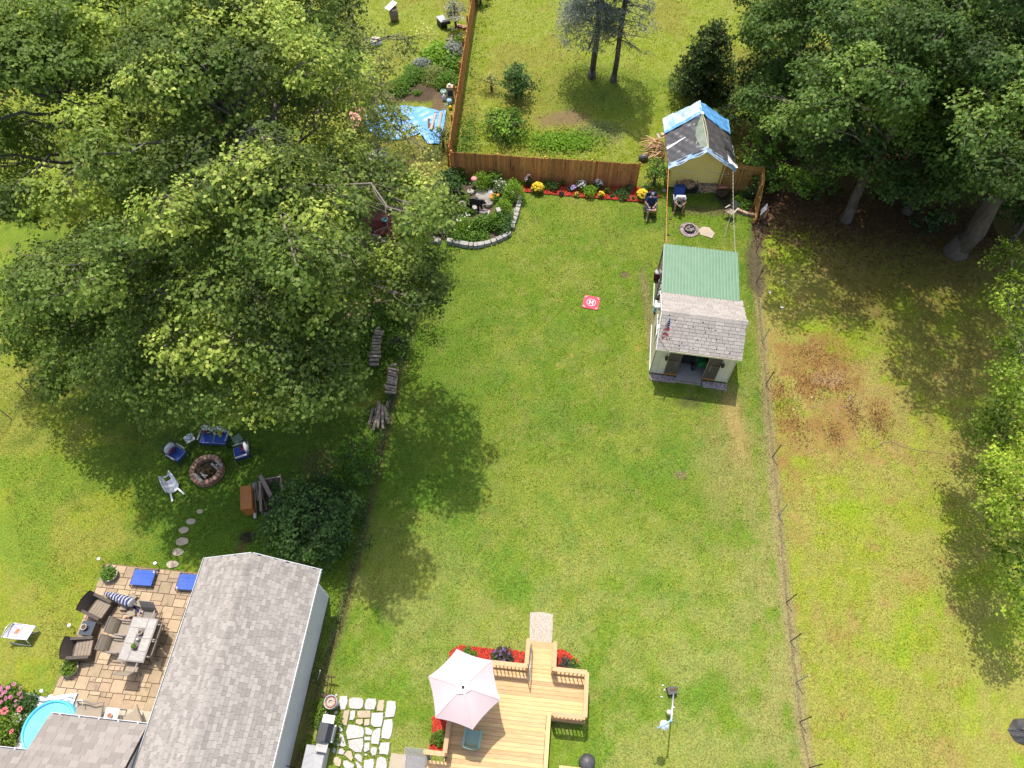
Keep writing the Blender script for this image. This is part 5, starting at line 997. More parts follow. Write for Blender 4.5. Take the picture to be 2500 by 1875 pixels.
tarp(bl_, 'front_fringe', MBLUEW, k_(rx0 - .04), k_(ru), k_(ry0 - .05), k_(ry0 + .2), .075, .014, 6, 30, 10, lambda u, v, x, y, z: (x, y, z - (1 - v) * (.16 + .04 * math.sin(x * 7))))
tarp(bl_, 'front_fringe', MBLUEW, k_(ru), k_(rx1 + .04), k_(ry0 - .05), k_(ry0 + .16), .075, .014, 7, 30, 10, lambda u, v, x, y, z: (x, y, z - (1 - v) * (.14 + .09 * u)))
tarp(bl_, 'white_fold', MTARPW, k_(rx0 - .03), k_(.55), lambda u: .68 + .30 * u, lambda u: .90 + .14 * u, .10, .01, 8, 20, 6)
tarp(bl_, 'white_fold', MTARPW, k_(rx1 - .5), k_(rx1 + .07), k_(ry0 - .02), lambda u: ry0 + .5 * (1 - u) + .12, .11, .035, 9, 20, 10)
tarp(bl_, 'white_fold', MTARPW, k_(rx1 - .06), k_(rx1 + .10), k_(.4), k_(1.3), .09, .04, 10, 6, 20, lambda u, v, x, y, z: (x, y, z - u * .15))
tarp(bl_, 'folded_edge', MBLUET, k_(rx0 - .04), k_(ru + .02), lambda u: 2.0 + .2 * u, lambda u: 2.24 + .2 * u, .115, .02, 11, 30, 6)
st = root('strap', (8.72, 30.44, 0), YR, 'pale yellow strap tied along the ridge of the tarped shed', 'strap')
mb = MB(); mb.beam((ru + .02, ry0 + .1, YRG + .08), (ru - .03, 2.2, YRG + .09), .025, .02); mb.tube([(ru + .04, ry0 + .1, YRG + .09), (ru + .15, .7, YRG + .03), (ru + .10, 1.6, YRG + .1), (ru + .02, 2.25, YRG + .13)], .018, 6); mb.build('webbing', mat('pale_webbing', (.55, .52, .36), None, 4, .8), st); MB().ell((ru + .03, 2.25, YRG + .13), (.1, .13, .05), 10, 6).build('knot', MTARPW, st, True)
EXCL.append((8.72, 30.44, .999, -.034, -.1, 2.9, -.2, 3.1))
# ---------------------------------------------------------------- patio furniture
B = MB
def heading(p, q): d = q - p; return math.atan2(d.y, d.x) - math.pi / 2      # things face their own +y
tc = Vector((-13.80, 5.92, 0))
tb = root('patio_table', (tc.x, tc.y, .04), ROT, 'long patio table with pale tiles and a dark strip down the middle', 'table')
B().box((0, 0, .69), (.99, 1.57, .035)).build('table_frame', MCHRF, tb)
for (x0_, y0_, x1_, y1_) in ((-.46, .40, .14, .75), (.15, .05, .46, .75), (-.46, -.17, -.12, .39), (.13, -.40, .46, .04), (-.46, -.75, -.12, -.18), (-.11, -.75, .46, -.41)):
    B().prism([(x0_ + .006, y0_ + .006), (x1_ - .006, y0_ + .006), (x1_ - .006, y1_ - .006), (x0_ + .006, y1_ - .006)], .70, .722).build('tile', MTILE, tb)
B().box((.005, -.005, .709), (.21, .76, .02)).build('centre_strip', MTDARK, tb)
for x in (-.43, .43):
    for y in (-.7, .7): B().beam((x, y, 0), (x * .97, y * .97, .69), .05, .05).build('leg', MCHRF, tb)
def pot(name, label, p, r_, h, mt, fill=MDIRT, leaf=None, seed=1, lh=.2, group=None, cat='pot'):
    t = root(name, p, 0, label, cat, group); B().lathe([(r_ * .7, 0), (r_, h * .9), (r_ * 1.04, h), (r_ * .88, h), (r_ * .84, h * .8)], n=20).build('pot', mt, t, True)
    B().lathe([(.001, h * .84), (r_ * .86, h * .82)], n=16).build('soil', fill, t)
    if leaf:
        r = np.random.default_rng(seed); n = int(500 * r_ + 60); a = r.uniform(0, 6.28, n); q = np.sqrt(r.uniform(0, 1, n)) * r_ * 1.0
        c = np.stack([q * np.cos(a), q * np.sin(a), h + lh * r.uniform(0, 1, n) * np.sqrt(np.clip(1 - (q / r_ / 1.1) ** 2, .05, 1))], 1); v, f, tt = leaves(r, c, n, .085 if r_ > .2 else .05, GREEN[leaf]); link('foliage', mesh_np('foliage', v, f, MLEAF, tt), t)
    return t
T_ = lambda x, y, z: Matrix.Translation(tb.location) @ Matrix.Rotation(ROT, 4, 'Z') @ Vector((x, y, z))
pot('table_pot', 'small clay pot on the dark strip of the patio table, farther one', T_(.03, .23, .72), .09, .13, MPOT)
pot('table_pot', 'small pot with a green plant on the patio table, nearer one', T_(0, -.27, .72), .09, .13, MPOT, leaf='fresh', lh=.07)
thing('glass_lantern', 'little glass candle lantern between the two pots on the patio table', 'lantern', T_(.03, -.02, .72), 0, [('glass', B().lathe([(.05, 0), (.06, .08), (.04, .14)]), MGLASSP), ('base', B().lathe([(.055, 0), (.055, .015)]), MIRON)])
GRP = 'sling chairs round the patio table'
def sling_chair(label, loc, rz, mt, rib=True):
    t = root('patio_chair', loc, rz, label, 'chair', GRP)
    B().sheet(lambda u, v: (-.24 + .48 * u, -.22 + .46 * v, .42 - .03 * math.sin(v * 3.1) + .02 * v), 4, 6, th=.018).build('seat', mt, t, True)
    B().sheet(lambda u, v: (-.25 + .5 * u, -.22 - .06 * v - .16 * v * v, .42 + .55 * v + (.014 * abs(math.sin(v * 9.4)) if rib else 0)), 4, 18, th=.02).build('backrest', mt, t, True)
    for s in (-1, 1):
        x = .27 * s; B().tube([(x, .28, 0), (x, .26, .4), (x, .24, .62), (x, -.2, .65), (x, -.3, .62)], .019, 6).build('arm', MCHRF, t, True)
        B().tube([(x, .24, .40), (x, -.22, .40), (x, -.30, .7), (x, -.44, .98)], .018, 6).build('side_frame', MCHRF, t, True); B().tube([(x, -.12, .40), (x, -.3, 0)], .018, 6).build('leg', MCHRF, t, True)
        B().box((x, .02, .655), (.05, .42, .018)).build('armrest', MCHRF, t)
    B().tube([(-.27, -.44, .98), (.27, -.44, .98)], .018, 6).build('top_rail', MCHRF, t); return t
zc = .03
for (x, y, a, mt, lab) in ((1120, 770, 180, MTAUPE, 'grey sling chair at the far head of the patio table'), (940, 1310, 0, MSLING, 'taupe sling chair at the near head of the patio table, back to the camera'), (860, 900, -90, MSLING, 'taupe sling chair on the lawn side of the patio table, farther of two'),
                          (765, 1095, -90, MSLING, 'taupe sling chair on the lawn side of the patio table, nearer of two'), (1190, 950, 90, MSLING, 'taupe sling chair on the house side of the patio table, farther of two'), (1125, 1140, 90, MSLING, 'taupe sling chair on the house side of the patio table, nearer of two')):
    p = zPat(x, y, .42); sling_chair(lab, (p.x, p.y, zc), ROT + R(a), mt)
def wicker(label, loc, rz):
    t = root('wicker_armchair', loc, rz, label, 'armchair', 'brown wicker armchairs on the patio')
    B().box((0, .02, .17), (.72, .68, .30)).build('base', MWICK, t)
    for k in range(5): B().box((0, .33 - k * .12, .37), (.56, .11, .09)).build('cushion_strip', MWICKC, t)
    for s in (-1, 1):
        B().add([(s * .29, .38, 0), (s * .40, .38, 0), (s * .40, .38, .50), (s * .29, .38, .50), (s * .29, -.36, 0), (s * .40, -.36, 0), (s * .40, -.36, .62), (s * .29, -.36, .62)], [(0, 1, 2, 3), (7, 6, 5, 4), (3, 2, 6, 7), (0, 4, 5, 1), (1, 5, 6, 2), (0, 3, 7, 4)]).build('arm', MWICK, t)
    B().sheet(lambda u, v: (-.40 + .8 * u, -.28 - .14 * v - .08 * math.cos((u - .5) * 3.1), .3 + .5 * v), 10, 6, th=.04).sheet(lambda u, v: (-.40 + .8 * u, -.32 - .16 * v - .08 * math.cos((u - .5) * 3.1), .3 + .5 * v), 10, 6).build('backrest', MWICK, t, True); return t
p, q = zPat(570, 670, .3), zPat(1000, 800, .3); wicker('brown wicker armchair beside the closed striped umbrella', (p.x, p.y, .035), heading(zPat(500, 600), zPat(700, 700)))
p = zPat(380, 1130, .3); wicker('brown wicker armchair between the glass side table and the yellow-green planter', (p.x, p.y, .035), heading(zPat(250, 1120), zPat(480, 1100)))
p = zPat(430, 895, .45); sd_ = thing('side_table', 'square wicker side table with dark glass top, between the wicker armchairs', 'table', (p.x, p.y, .035), ROT, [('base', B().box((0, 0, .21), (.48, .46, .42)), MWICK), ('glass_top', B().box((-.125, 0, .435), (.25, .5, .02)).box((.128, 0, .435), (.25, .5, .02)), MGLASSD)])
pot('flower_pot', 'pale round pot on the dark glass side table', (p.x - .08, p.y + .02, .475), .11, .13, MPOT)
for (x, y, lf, lab, sd) in ((690, 290, 'fresh', 'round stone planter with dark green leaves at the far corner of the patio', 3), (245, 1345, 'sun', 'round stone planter with yellow-green leaves at the lawn edge of the patio', 4)):
    p = zPat(x, y, .15); pot('planter', lab, (p.x, p.y, .03), .31, .24, MPOT, leaf=lf, seed=sd, lh=.22, cat='planter')
for (x, y, lab) in ((1060, 325, 'blue sling pet cot in the middle of the patio edge'), (1570, 375, 'blue sling pet cot half hidden by the house roof')):
    p = zPat(x, y, .22); t = root('pet_cot', (p.x, p.y, .03), ROT + R(2), lab, 'cot', 'blue cots on the patio')
    B().sheet(lambda u, v: (-.42 + .84 * u, -.30 + .6 * v, .22 - .02 * math.sin(u * 3.1) * math.sin(v * 3.1) + .004 * math.sin(v * 25)), 12, 12, th=.012).build('sling', MBLUEF, t, True)
    for y_ in (-.33, .33): B().tube([(-.5, y_, 0), (-.46, y_, .02), (-.44, y_, .21), (.44, y_, .21), (.46, y_, .02), (.5, y_, 0)], .014, 6).build('frame', MBLACK, t, True)
    for x_ in (-.43, .43): B().tube([(x_, -.33, .21), (x_, .33, .21)], .014, 6).build('frame_rail', MBLACK, t, True)
    B().box((.36 if x < 1300 else -.38, .24 if x < 1300 else -.25, .235), (.06, .09, .006), rz=.4).build('care_tag', MWHTF, t)
pa, pb = zPat(935, 610, .45), zPat(625, 498, .25); um = root('striped_umbrella', (pa.x, pa.y, .03), 0, 'closed navy and white striped umbrella tipped over on its stand', 'umbrella')
a, b_ = pa - um.location, pb - um.location; n_ = 9; pts = []
cu = B(); dirn = (b_ - a)
for k in range(18):
    t0, t1 = k / 18, (k + 1) / 18; f_ = lambda t: .20 * (1 - t) ** .55 * (1 - .35 * (1 - t) ** 6) + .025
    bb = B(); bb.tube([a + dirn * t0, a + dirn * t1], [f_(t0), f_(t1)], 12, k % 2, cap=(k in (0, 17)))
    cu.add([Vector(v) + Vector((0, 0, .02 * math.sin(i * 2.1 + k))) for i, v in enumerate(bb.v)], bb.f, k % 2)
cu.build('canopy', [MWHTF, MBLUFL], um)
B().tube([a - dirn * .25 - Vector((0, 0, .30)), a + dirn * .1], .022, 8).tube([b_, b_ + dirn * .06], .015, 6).build('pole', MGREYW, um)
sk_ = root('umbrella_stand', zPat(950, 650), R(-35), 'umbrella stand with tan block weights and a cross base', 'stand')
B().box((0, 0, .06), (1.0, .07, .05)).box((0, 0, .02), (.07, .9, .04)).build('cross_base', MBLUFL, sk_); B().lathe([(.05, .05), (.035, .1), (.03, .35)]).build('socket', MIRON, sk_)
for k, (x, y) in enumerate(((-.22, .22), (.2, .24), (-.2, -.2), (.24, -.2))): B().box((0, 0, 0), (.30, .27, .17), taper=.9).build('weight', MSLING, sk_, loc=(x, y, .12), rot=(0, 0, k * .3))
pot('red_pot', 'dark red pot on the patio behind the tiled table', zPat(895, 815, .03), .12, .2, MTERRA)
for i, (p, lab) in enumerate(((zPat(615, 150), 'solar light at the far left corner of the patio'), (zPat(1240, 200), 'solar light in the grass behind the blue cots'), (zPat(290, 890), 'solar light in the lawn beside the glass side table'), (zBL(680, 300), 'solar light at the near corner of the patio by the pink flowers'))):
    thing('solar_light', lab, 'garden light', p, .3 * i, [('stake', B().tube([(0, 0, -.05), (0, 0, .32)], .01, 6), MIRON), ('lamp_head', B().lathe([(.035, .32), (.06, .42), (.06, .45), (.001, .46)]), MALU)], 'solar lights round the patio')
# web lawn chair in the grass
zW = zm(0, 1480, .1261); wb = root('web_lawn_chair', zW(380, 740), R(-5), 'aluminium rocking lawn chair with faded webbing and an orange patch on the grass', 'chair'); wo_ = wb.location.copy()
WM = Matrix.Rotation(-R(-5), 4, 'Z'); wl_ = lambda x, y, z: WM @ (zW(x, y, z) - wo_)
q4 = [wl_(20, 595, .62), wl_(265, 325, .62), wl_(690, 385, .40), wl_(520, 650, .40)]
bil = lambda u, v: q4[0].lerp(q4[3], u).lerp(q4[1].lerp(q4[2], u), v) - Vector((0, 0, .12 * math.sin(min(1, u * 1.1) * 3.1) * .6))
B().sheet(bil, 10, 6, th=.008).build('webbing', MCANE, wb, True); B().sheet(lambda u, v: bil(.30 + .14 * u, .35 + .33 * v) + Vector((0, 0, .012)), 2, 2).build('patch', MORANGEF, wb)
for v_ in (0, 1): B().tube([bil(k / 8, v_) for k in range(9)], .018, 6).build('side_rail', MALU, wb, True)
for k in (0, .45, .75, 1): B().tube([bil(k, 0) + Vector((0, 0, .01)), bil(k, 1) + Vector((0, 0, .01))], .011, 6).build('cross_tube', MALU, wb)
B().tube([bil(.3, 0), wl_(190, 700, .05), wl_(400, 745, .02), wl_(610, 765, .04), bil(.95, 0)], .015, 6).build('rocker', MALU, wb, True); B().tube([bil(.3, 1), wl_(420, 500, .05), wl_(600, 540, .02), wl_(760, 480, .04), bil(.95, 1)], .015, 6).build('rocker', MALU, wb, True)
B().tube([bil(.05, 1), wl_(180, 350, .75), wl_(110, 420, .8), wl_(40, 580, .78), bil(.05, 0)], .014, 6).build('arm', MALU, wb, True)

# ---------------------------------------------------------------- fire pit circle in the left yard
fpit = root('fire_pit', (-13.08, 13.02, 0), 0, 'round fire pit of brown retaining-wall bricks, full of old boards and straw', 'fire pit')
def wedge(r0, r1, a, h): s, c = math.sin(a), math.cos(a); return B().prism([(r0 * c, -r0 * s), (r1 * c, -r1 * s), (r1 * 1.02, 0), (r1 * c, r1 * s), (r0 * c, r0 * s)], 0, h, inset=.06)
bm_ = wedge(.50, .70, math.pi / 22 * .90, .145).mesh('brick', MBRICK)
for j in range(2):
    for k in range(22): link('brick', bm_, fpit, (0, 0, .005 + j * .15 + rd.uniform(0, .008)), (0, 0, (k + j * .5) * 2 * math.pi / 22 + rd.uniform(-.01, .01)))
B().lathe([(.001, .05), (.5, .03)], n=20).build('ash_bed', MSOIL, fpit)
sr = np.random.default_rng(3); n = 260; cst = np.stack([sr.normal(0, .16, n), sr.normal(0, .13, n), sr.uniform(.1, .3, n)], 1); v, f, t_ = leaves(sr, cst, n, .16, ((.16, .13, .05), (.22, .17, .07), (.12, .12, .04)), asp=.12); tag(link('straw', mesh_np('straw', v, f, MLEAF, t_), fpit), kind='stuff')
for i, (x0_, y0_, x1_, y1_, wd, z) in enumerate(((630, 870, 740, 970, .12, .34), (720, 850, 785, 925, .07, .30), (740, 885, 810, 890, .06, .33), (860, 725, 945, 800, .10, .33), (920, 685, 1010, 765, .11, .36), (905, 760, 970, 730, .06, .33))):
    a, b_ = zFire(x0_, y0_, z), zFire(x1_, y1_, z); o = B().beam(a - a, b_ - a, wd, .035).build('old_board', MGREYW, loc=a); tag(o, 'short grey board across the brick fire pit, %s' % ['longest of the left group', 'middle of the left group', 'shortest of the left group', 'inner long one of the right group', 'outer long one of the right group', 'shortest of the right group'][i], 'board', 'old boards in the fire pit')
def outdoor_seat(name, label, loc, rz, wd, n, group=None):
    t = root(name, loc, rz, label, 'loveseat' if n > 1 else 'armchair', group)
    for s in (-1, 1):
        x = (wd / 2 + .03) * s; B().tube([(x, .30, 0), (x, .30, .56), (x, -.26, .58), (x, -.34, .80)], .02, 6).build('arm', MIRON, t, True); B().tube([(x, -.36, 0), (x, -.30, .40), (x, -.42, .86)], .02, 6).build('leg', MIRON, t, True); B().box((x, .02, .585), (.06, .5, .02)).build('armrest', MGREYP, t)
    B().box((0, 0, .27), (wd + .04, .62, .04)).tube([(-wd / 2, -.42, .86), (wd / 2, -.42, .86)], .02, 6).build('frame', MIRON, t)
    cw = wd / n
    for k in range(n):
        x = -wd / 2 + cw * (k + .5); cu = B(); cu.box((x, .02, .36), (cw - .02, .60, .13), taper=.95); co = cu.build('seat_cushion', MNAVYF, t)
        pp_ = B(); y_ = .02
        for (x0_, y0_, x1_, y1_) in ((-1, -1, 1, -1), (1, -1, 1, 1), (1, 1, -1, 1), (-1, 1, -1, -1)): pp_.beam((x + x0_ * (cw / 2 - .022), y_ + y0_ * .285, .428), (x + x1_ * (cw / 2 - .022), y_ + y1_ * .285, .428), .012, .008)
        pp_.build('piping', MWHTF, co)
        B().ell((x, -.27, .64), (cw * .48, .10, .26), 14, 9).build('back_cushion', MWPIL, t, True, rot=(0, 0, 0))
        pl_ = B(); pl_.ell((0, 0, 0), (.19, .075, .17), 14, 10); 
        for z in range(len(pl_.f)):
            zz = sum(pl_.v[i][2] for i in pl_.f[z]) / 4; pl_.m[z] = 1 if zz < -.015 and int((zz + 1) / .032) % 2 else 0
        pl_.build('throw_pillow', [MPURP, MWHTF], t, True, loc=(x + .03, -.13, .58), rot=(-.5, 0, .1)); 
    return t
p = zFire(905, 370, .40); outdoor_seat('loveseat', 'blue cushioned loveseat with two white cushions and purple striped pillows', (p.x, p.y, 0), R(177), 1.16, 2, 'blue seats round the fire pit')
p = zFire(390, 590, .40); outdoor_seat('armchair', 'blue cushioned armchair left of the fire pit, turned to the right', (p.x, p.y, 0), heading(zFire(300, 520), zFire(470, 620)), .56, 1, 'blue seats round the fire pit')
p = zFire(1270, 570, .40); outdoor_seat('armchair', 'blue cushioned armchair right of the fire pit, seen from the side', (p.x, p.y, 0), heading(zFire(1380, 520), zFire(1200, 580)), .56, 1, 'blue seats round the fire pit')
for (x, y, mt, lab) in ((565, 390, MGLASSP, 'pale square side table with a swirl bowl, left of the loveseat'), (1212, 397, mat('green_glass', (.13, .2, .14), None, 3, .2), 'green glass side table right of the loveseat')):
    p = zFire(x, y, .40); thing('side_table', lab, 'table', (p.x, p.y, 0), R(38), [('table_top', B().prism([(-.17, -.2), (.17, -.2), (.2, -.17), (.2, .17), (.17, .2), (-.17, .2), (-.2, .17), (-.2, -.17)], .40, .42), mt)] + [('leg', B().beam((sx * .15, sy * .15, 0), (sx * .14, sy * .14, .4), .02, .02), MIRON) for sx in (-1, 1) for sy in (-1, 1)])
p = zFire(567, 375, .43); sw = root('swirl_bowl', p, 0, 'blue and white swirl bowl on the pale side table', 'bowl'); B().lathe([(.07, 0), (.125, .06), (.13, .085), (.09, .10), (.06, .12), (.001, .125)], n=18).build('bowl', mat('pale_glaze', (.42, .50, .52), None, 3, .25), sw, True)
B().tube([(.11 * (1 - k / 22) * math.cos(k * .55), .11 * (1 - k / 22) * math.sin(k * .55), .098 + .03 * k / 22) for k in range(20)], .010, 5).build('swirl', mat('blue_glaze', (.08, .16, .26), None, 3, .25), sw, True)
# white moulded chair tipped over
wa, wb_ = zFire(215, 850, .3), zFire(370, 1120, .25); wc = root('plastic_chair', (wa + wb_) / 2 * Vector((1, 1, 0)).x if False else Vector(((wa.x + wb_.x) / 2, (wa.y + wb_.y) / 2, 0)), heading(wb_, wa), 'white moulded plastic chair tipped onto its back in the grass', 'chair')
def shell(u, v):
    hw = .27 - .05 * v + .03 * math.sin(v * 3.1); x = (u - .5) * 2; return (x * hw, -.42 + .86 * v, .10 + .26 * abs(x) ** 2.6 + .05 * v)
mb = B(); nu, nv = 16, 18; vs = [Vector(shell(i / nu, j / nv)) for j in range(nv + 1) for i in range(nu + 1)]
fs = [(j * (nu + 1) + i, j * (nu + 1) + i + 1, (j + 1) * (nu + 1) + i + 1, (j + 1) * (nu + 1) + i) for j in range(nv) for i in range(nu) if not (13 <= j <= 16 and 4 <= i <= 11)]
mb.add(vs, fs); mb.add([v - Vector((0, 0, .012)) for v in vs], [f_[::-1] for f_ in fs]); mb.build('shell', MRES, wc, True)
for s in (0, 1): B().tube([Vector(shell(s, j / 12)) for j in range(13)], .022, 6).build('rim', MRES, wc, True); B().beam((-.16 + .32 * s, -.38, .16), (-.26 + .52 * s, -.78, .10), .07, .05).build('leg', MRES, wc); B().beam((-.24 + .48 * s, .1, .3), (-.27 + .54 * s, .0, 0), .05, .04).build('leg', MRES, wc)
B().tube([Vector(shell(k / 8, 1)) for k in range(9)], .025, 6).build('top_rim', MRES, wc, True)
# cabinet, pipe, old raised bed
hc = .72; qs = [zFire(*q_, hc) for q_ in ((1248, 1036), (1392, 1020), (1410, 1328), (1256, 1345))]; cb_ = root('wooden_cabinet', Vector((qs[0].x, qs[0].y, 0)), 0, 'orange wooden cabinet standing in the grass beside the old raised bed', 'cabinet'); pl_ = [(q_.x - qs[0].x, q_.y - qs[0].y) for q_ in qs]
B().prism(pl_, .0, hc - .03).build('case', MORANGE, cb_); B().prism([(p_[0] * 1.03 - .005, p_[1] * 1.02) for p_ in pl_], hc - .03, hc).build('top', MORANGE, cb_)
a, b_ = zFire(1438, 1120, .2), zFire(1455, 1465, .1); pp_ = root('drain_pipe', a, 0, 'white plastic drain pipe lying beside the orange cabinet', 'pipe'); B().tube([Vector(), b_ - a], .065, 12, cap=False).tube([Vector(), b_ - a], .055, 12).build('pipe', MRES, pp_, True)
rb = root('raised_bed', zFire(1650, 1150), 0, 'old weathered raised garden bed with loose boards and weeds inside', 'raised bed'); ro = rb.location.copy()
def plank(x0_, y0_, z0_, x1_, y1_, z1_, wd, th, mt=MOLDW, nm='board'): B().beam(zFire(x0_, y0_, z0_) - ro, zFire(x1_, y1_, z1_) - ro, wd, th).build(nm, mt, rb)
for args in ((1575, 945, .45, 1795, 905, .45, .06, .08), (1795, 880, .5, 1835, 1320, .5, .05, .10), (1815, 930, .45, 1835, 1230, .45, .04, .08), (1580, 1415, .25, 1870, 1355, .25, .05, .25), (1520, 890, .55, 1695, 1225, .5, .17, .04), (1560, 960, .5, 1700, 1190, .45, .06, .05), (1515, 965, .5, 1532, 1370, .45, .10, .04), (1465, 965, .5, 1485, 1230, .45, .05, .05), (1495, 1100, .5, 1500, 1230, .45, .05, .05), (1550, 1010, .4, 1560, 1210, .4, .03, .05), (1570, 1210, .3, 1610, 1350, .3, .03, .04), (1545, 1260, .35, 1545, 1400, .35, .05, .05), (1780, 1180, .2, 1810, 1290, .2, .04, .04)): plank(*args)
plank(1440, 990, .35, 1440, 1105, .3, .13, .13, MSTONE, 'log_post')
pl_ = [zFire(*q_) - ro for q_ in ((1500, 960), (1800, 930), (1850, 1390), (1500, 1400))]; B().prism([(q_.x, q_.y) for q_ in pl_], -.02, .06).build('soil', MSOIL, rb)
for i, (x, y, r_, lab) in enumerate(((1740, 1070, .32, 'weeds growing in the far half of the old raised bed'), (1770, 1330, .22, 'weeds growing in the near corner of the old raised bed'))): plant('weeds', lab, 'weeds', zFire(x, y, .05), r_, .3, 'dark', 200 + i, size=.08)

# ---------------------------------------------------------------- logs
ORD = 'first second third fourth fifth sixth seventh eighth ninth tenth eleventh twelfth thirteenth fourteenth fifteenth sixteenth seventeenth eighteenth nineteenth twentieth twenty-first twenty-second twenty-third twenty-fourth'.split()
def log(a, b_, r_, label, group, name='log', bark=MLOG, end=MEND):
    mid = (a + b_) / 2; mb = B(); mb.tube([a - mid, (a - mid) * .33 + Vector((0, 0, r_ * .08)), (b_ - mid) * .33 - Vector((0, 0, r_ * .05)), b_ - mid], [r_ * .97, r_, r_ * 1.03, r_ * .95], 9, 0)
    mb.m[-1] = 1; mb.m[-2] = 1; o = link(name, mb.mesh(name, [bark, end], False), None, mid); return tag(o, label, 'log', group)
L1 = [(290, 250, 392, 262, .5), (282, 285, 388, 293, .5), (262, 325, 368, 328, .52), (258, 366, 348, 366, .52), (246, 408, 355, 402, .5), (244, 448, 350, 450, .5), (235, 482, 345, 480, .52), (235, 525, 356, 518, .5), (203, 570, 360, 570, .52), (225, 618, 332, 618, .52), (220, 672, 334, 672, .52), (305, 228, 350, 200, .45)]
for i, (x0_, y0_, x1_, y1_, z) in enumerate(sorted(L1, key=lambda q: q[1])): log(zLog(x0_, y0_, z), zLog(x1_, y1_, z), rd.uniform(.055, .085), 'short grey log on top of the far log stack, %s from its far end' % ORD[i], 'logs of the far stack')
for k in range(11):
    for z in (.07, .22, .37):
        y = 262 + k * 40 + rd.uniform(-6, 6); xo = 300 - k * 7; log(zLog(xo - 15 + rd.uniform(-12, 12), y, z), zLog(xo + 90 + rd.uniform(-10, 12), y, z), .075, 'log lower down in the far log stack', 'lower logs of the far stack')
L2 = [(455, 725, 585, 745), (462, 758, 556, 790), (466, 795, 572, 830), (445, 832, 570, 870), (450, 870, 552, 900), (440, 900, 560, 925), (435, 950, 552, 970), (440, 975, 532, 1008), (412, 1020, 540, 1035), (480, 690, 565, 672), (405, 935, 440, 975)]
for i, (x0_, y0_, x1_, y1_) in enumerate(sorted(L2, key=lambda q: q[1])): log(zLog(x0_, y0_, .45), zLog(x1_, y1_, .45), rd.uniform(.05, .08), 'slanted log on top of the middle log stack, %s from its far end' % ORD[i], 'logs of the middle stack')
for k in range(9):
    for z in (.07, .2, .33): y = 735 + k * 34; log(zLog(452 - k * 3, y, z), zLog(575 - k * 3, y + 18, z), .07, 'log lower down in the middle log stack', 'lower logs of the middle stack')
for i, (x0_, y0_, x1_, y1_, r_, z) in enumerate(sorted(((330, 1140, 335, 1290, .07, .35), (352, 1175, 265, 1505, .065, .32), (375, 1190, 388, 1485, .06, .28), (305, 1215, 300, 1300, .06, .25), (400, 1205, 455, 1415, .085, .22), (265, 1225, 212, 1435, .06, .18), (290, 1325, 255, 1400, .05, .2), (345, 1300, 320, 1475, .06, .3), (458, 1140, 438, 1215, .08, .15), (300, 1320, 280, 1480, .05, .12), (360, 1350, 380, 1470, .05, .12), (240, 1300, 225, 1480, .045, .1), (320, 1230, 310, 1450, .06, .1), (420, 1260, 425, 1400, .06, .08)))):
    log(zLog(x0_, y0_, z), zLog(x1_, y1_, z - .08), r_, 'long grey branch log in the near heap, %s from the left' % ORD[i], 'long logs of the near heap', 'branch_log', MOLDW)
for x0_, y0_, x1_, y1_ in ((795, 585, 812, 600), (800, 622, 815, 640), (808, 655, 822, 648), (765, 650, 775, 668), (790, 690, 800, 680), (745, 690, 760, 676)): log(D(x0_, y0_, .1), D(x1_, y1_, .12), .09, 'loose split log on the ground under the big maple', 'loose logs under the maple', 'log', MSPLIT)

# ---------------------------------------------------------------- rock garden with the bears
gbed = [zGd(*q_) for q_ in ((40, 1350), (390, 1400), (800, 1470), (1100, 1450), (1500, 1310), (1660, 1200), (1740, 950), (1800, 700), (1830, 520), (1700, 300), (1300, 160), (700, 60), (250, 60), (-60, 500), (-120, 1000))]
tag(B().prism([tuple(q_.xy) for q_ in gbed], -.05, .03, inset=.02).build('garden_bed', MDIRT), kind='structure')
EDG = [(45, 1360, 150, 1400), (150, 1395, 260, 1430), (392, 1405, 500, 1425), (504, 1425, 636, 1462), (640, 1462, 815, 1495), (818, 1498, 908, 1502), (912, 1500, 995, 1498), (1000, 1496, 1128, 1470), (1132, 1468, 1262, 1435), (1266, 1432, 1368, 1398), (1372, 1395, 1482, 1345), (1486, 1340, 1572, 1298), (1576, 1294, 1640, 1250), (1690, 1150, 1715, 1080), (1690, 1075, 1735, 1010), (1728, 1005, 1765, 940), (1758, 935, 1785, 870), (1768, 862, 1800, 815), (1785, 810, 1815, 760), (1800, 752, 1830, 700), (1815, 690, 1842, 640), (1830, 632, 1855, 585), (1840, 575, 1850, 540)]
for i, (x0_, y0_, x1_, y1_) in enumerate(EDG):
    a, b_ = zGd(x0_, y0_, .2), zGd(x1_, y1_, .2); d = b_ - a; w_ = .24; nn = Vector((-d.y, d.x, 0)).normalized() * w_; c = (a + b_) / 2 + nn * .4; hl = d / 2 * .96
    jit = lambda v: (v.x + rd.uniform(-.02, .02), v.y + rd.uniform(-.02, .02))
    o = B().prism([jit(-hl - nn * .5), jit(-nn * .56), jit(hl - nn * .5), jit(hl + nn * .5), jit(nn * .52), jit(-hl + nn * .5)], -.24, 0, inset=.06).build('edging_stone', MSTONE, loc=(c.x, c.y, .2 + rd.uniform(0, .05))); tag(o, 'pale flat edging stone of the rock garden curve, %s from its left end' % ORD[i], 'stone', 'edging stones of the rock garden')
def rock(x, y, rx, ry, rz_h, mt, lab, nm='rock', sd=1):
    r = random.Random(sd); p = zGd(x, y); mb = B(); mb.ell((0, 0, rz_h * .25), (rx, ry, rz_h), 14, 9); mb.v = [(v[0] * (1 + r.uniform(-.09, .09)), v[1] * (1 + r.uniform(-.09, .09)), min(v[2], rz_h * .85) * (1 + r.uniform(-.05, .05))) for v in mb.v]
    o = mb.build(nm, mt, None, False, loc=p); tag(o, lab, 'rock')
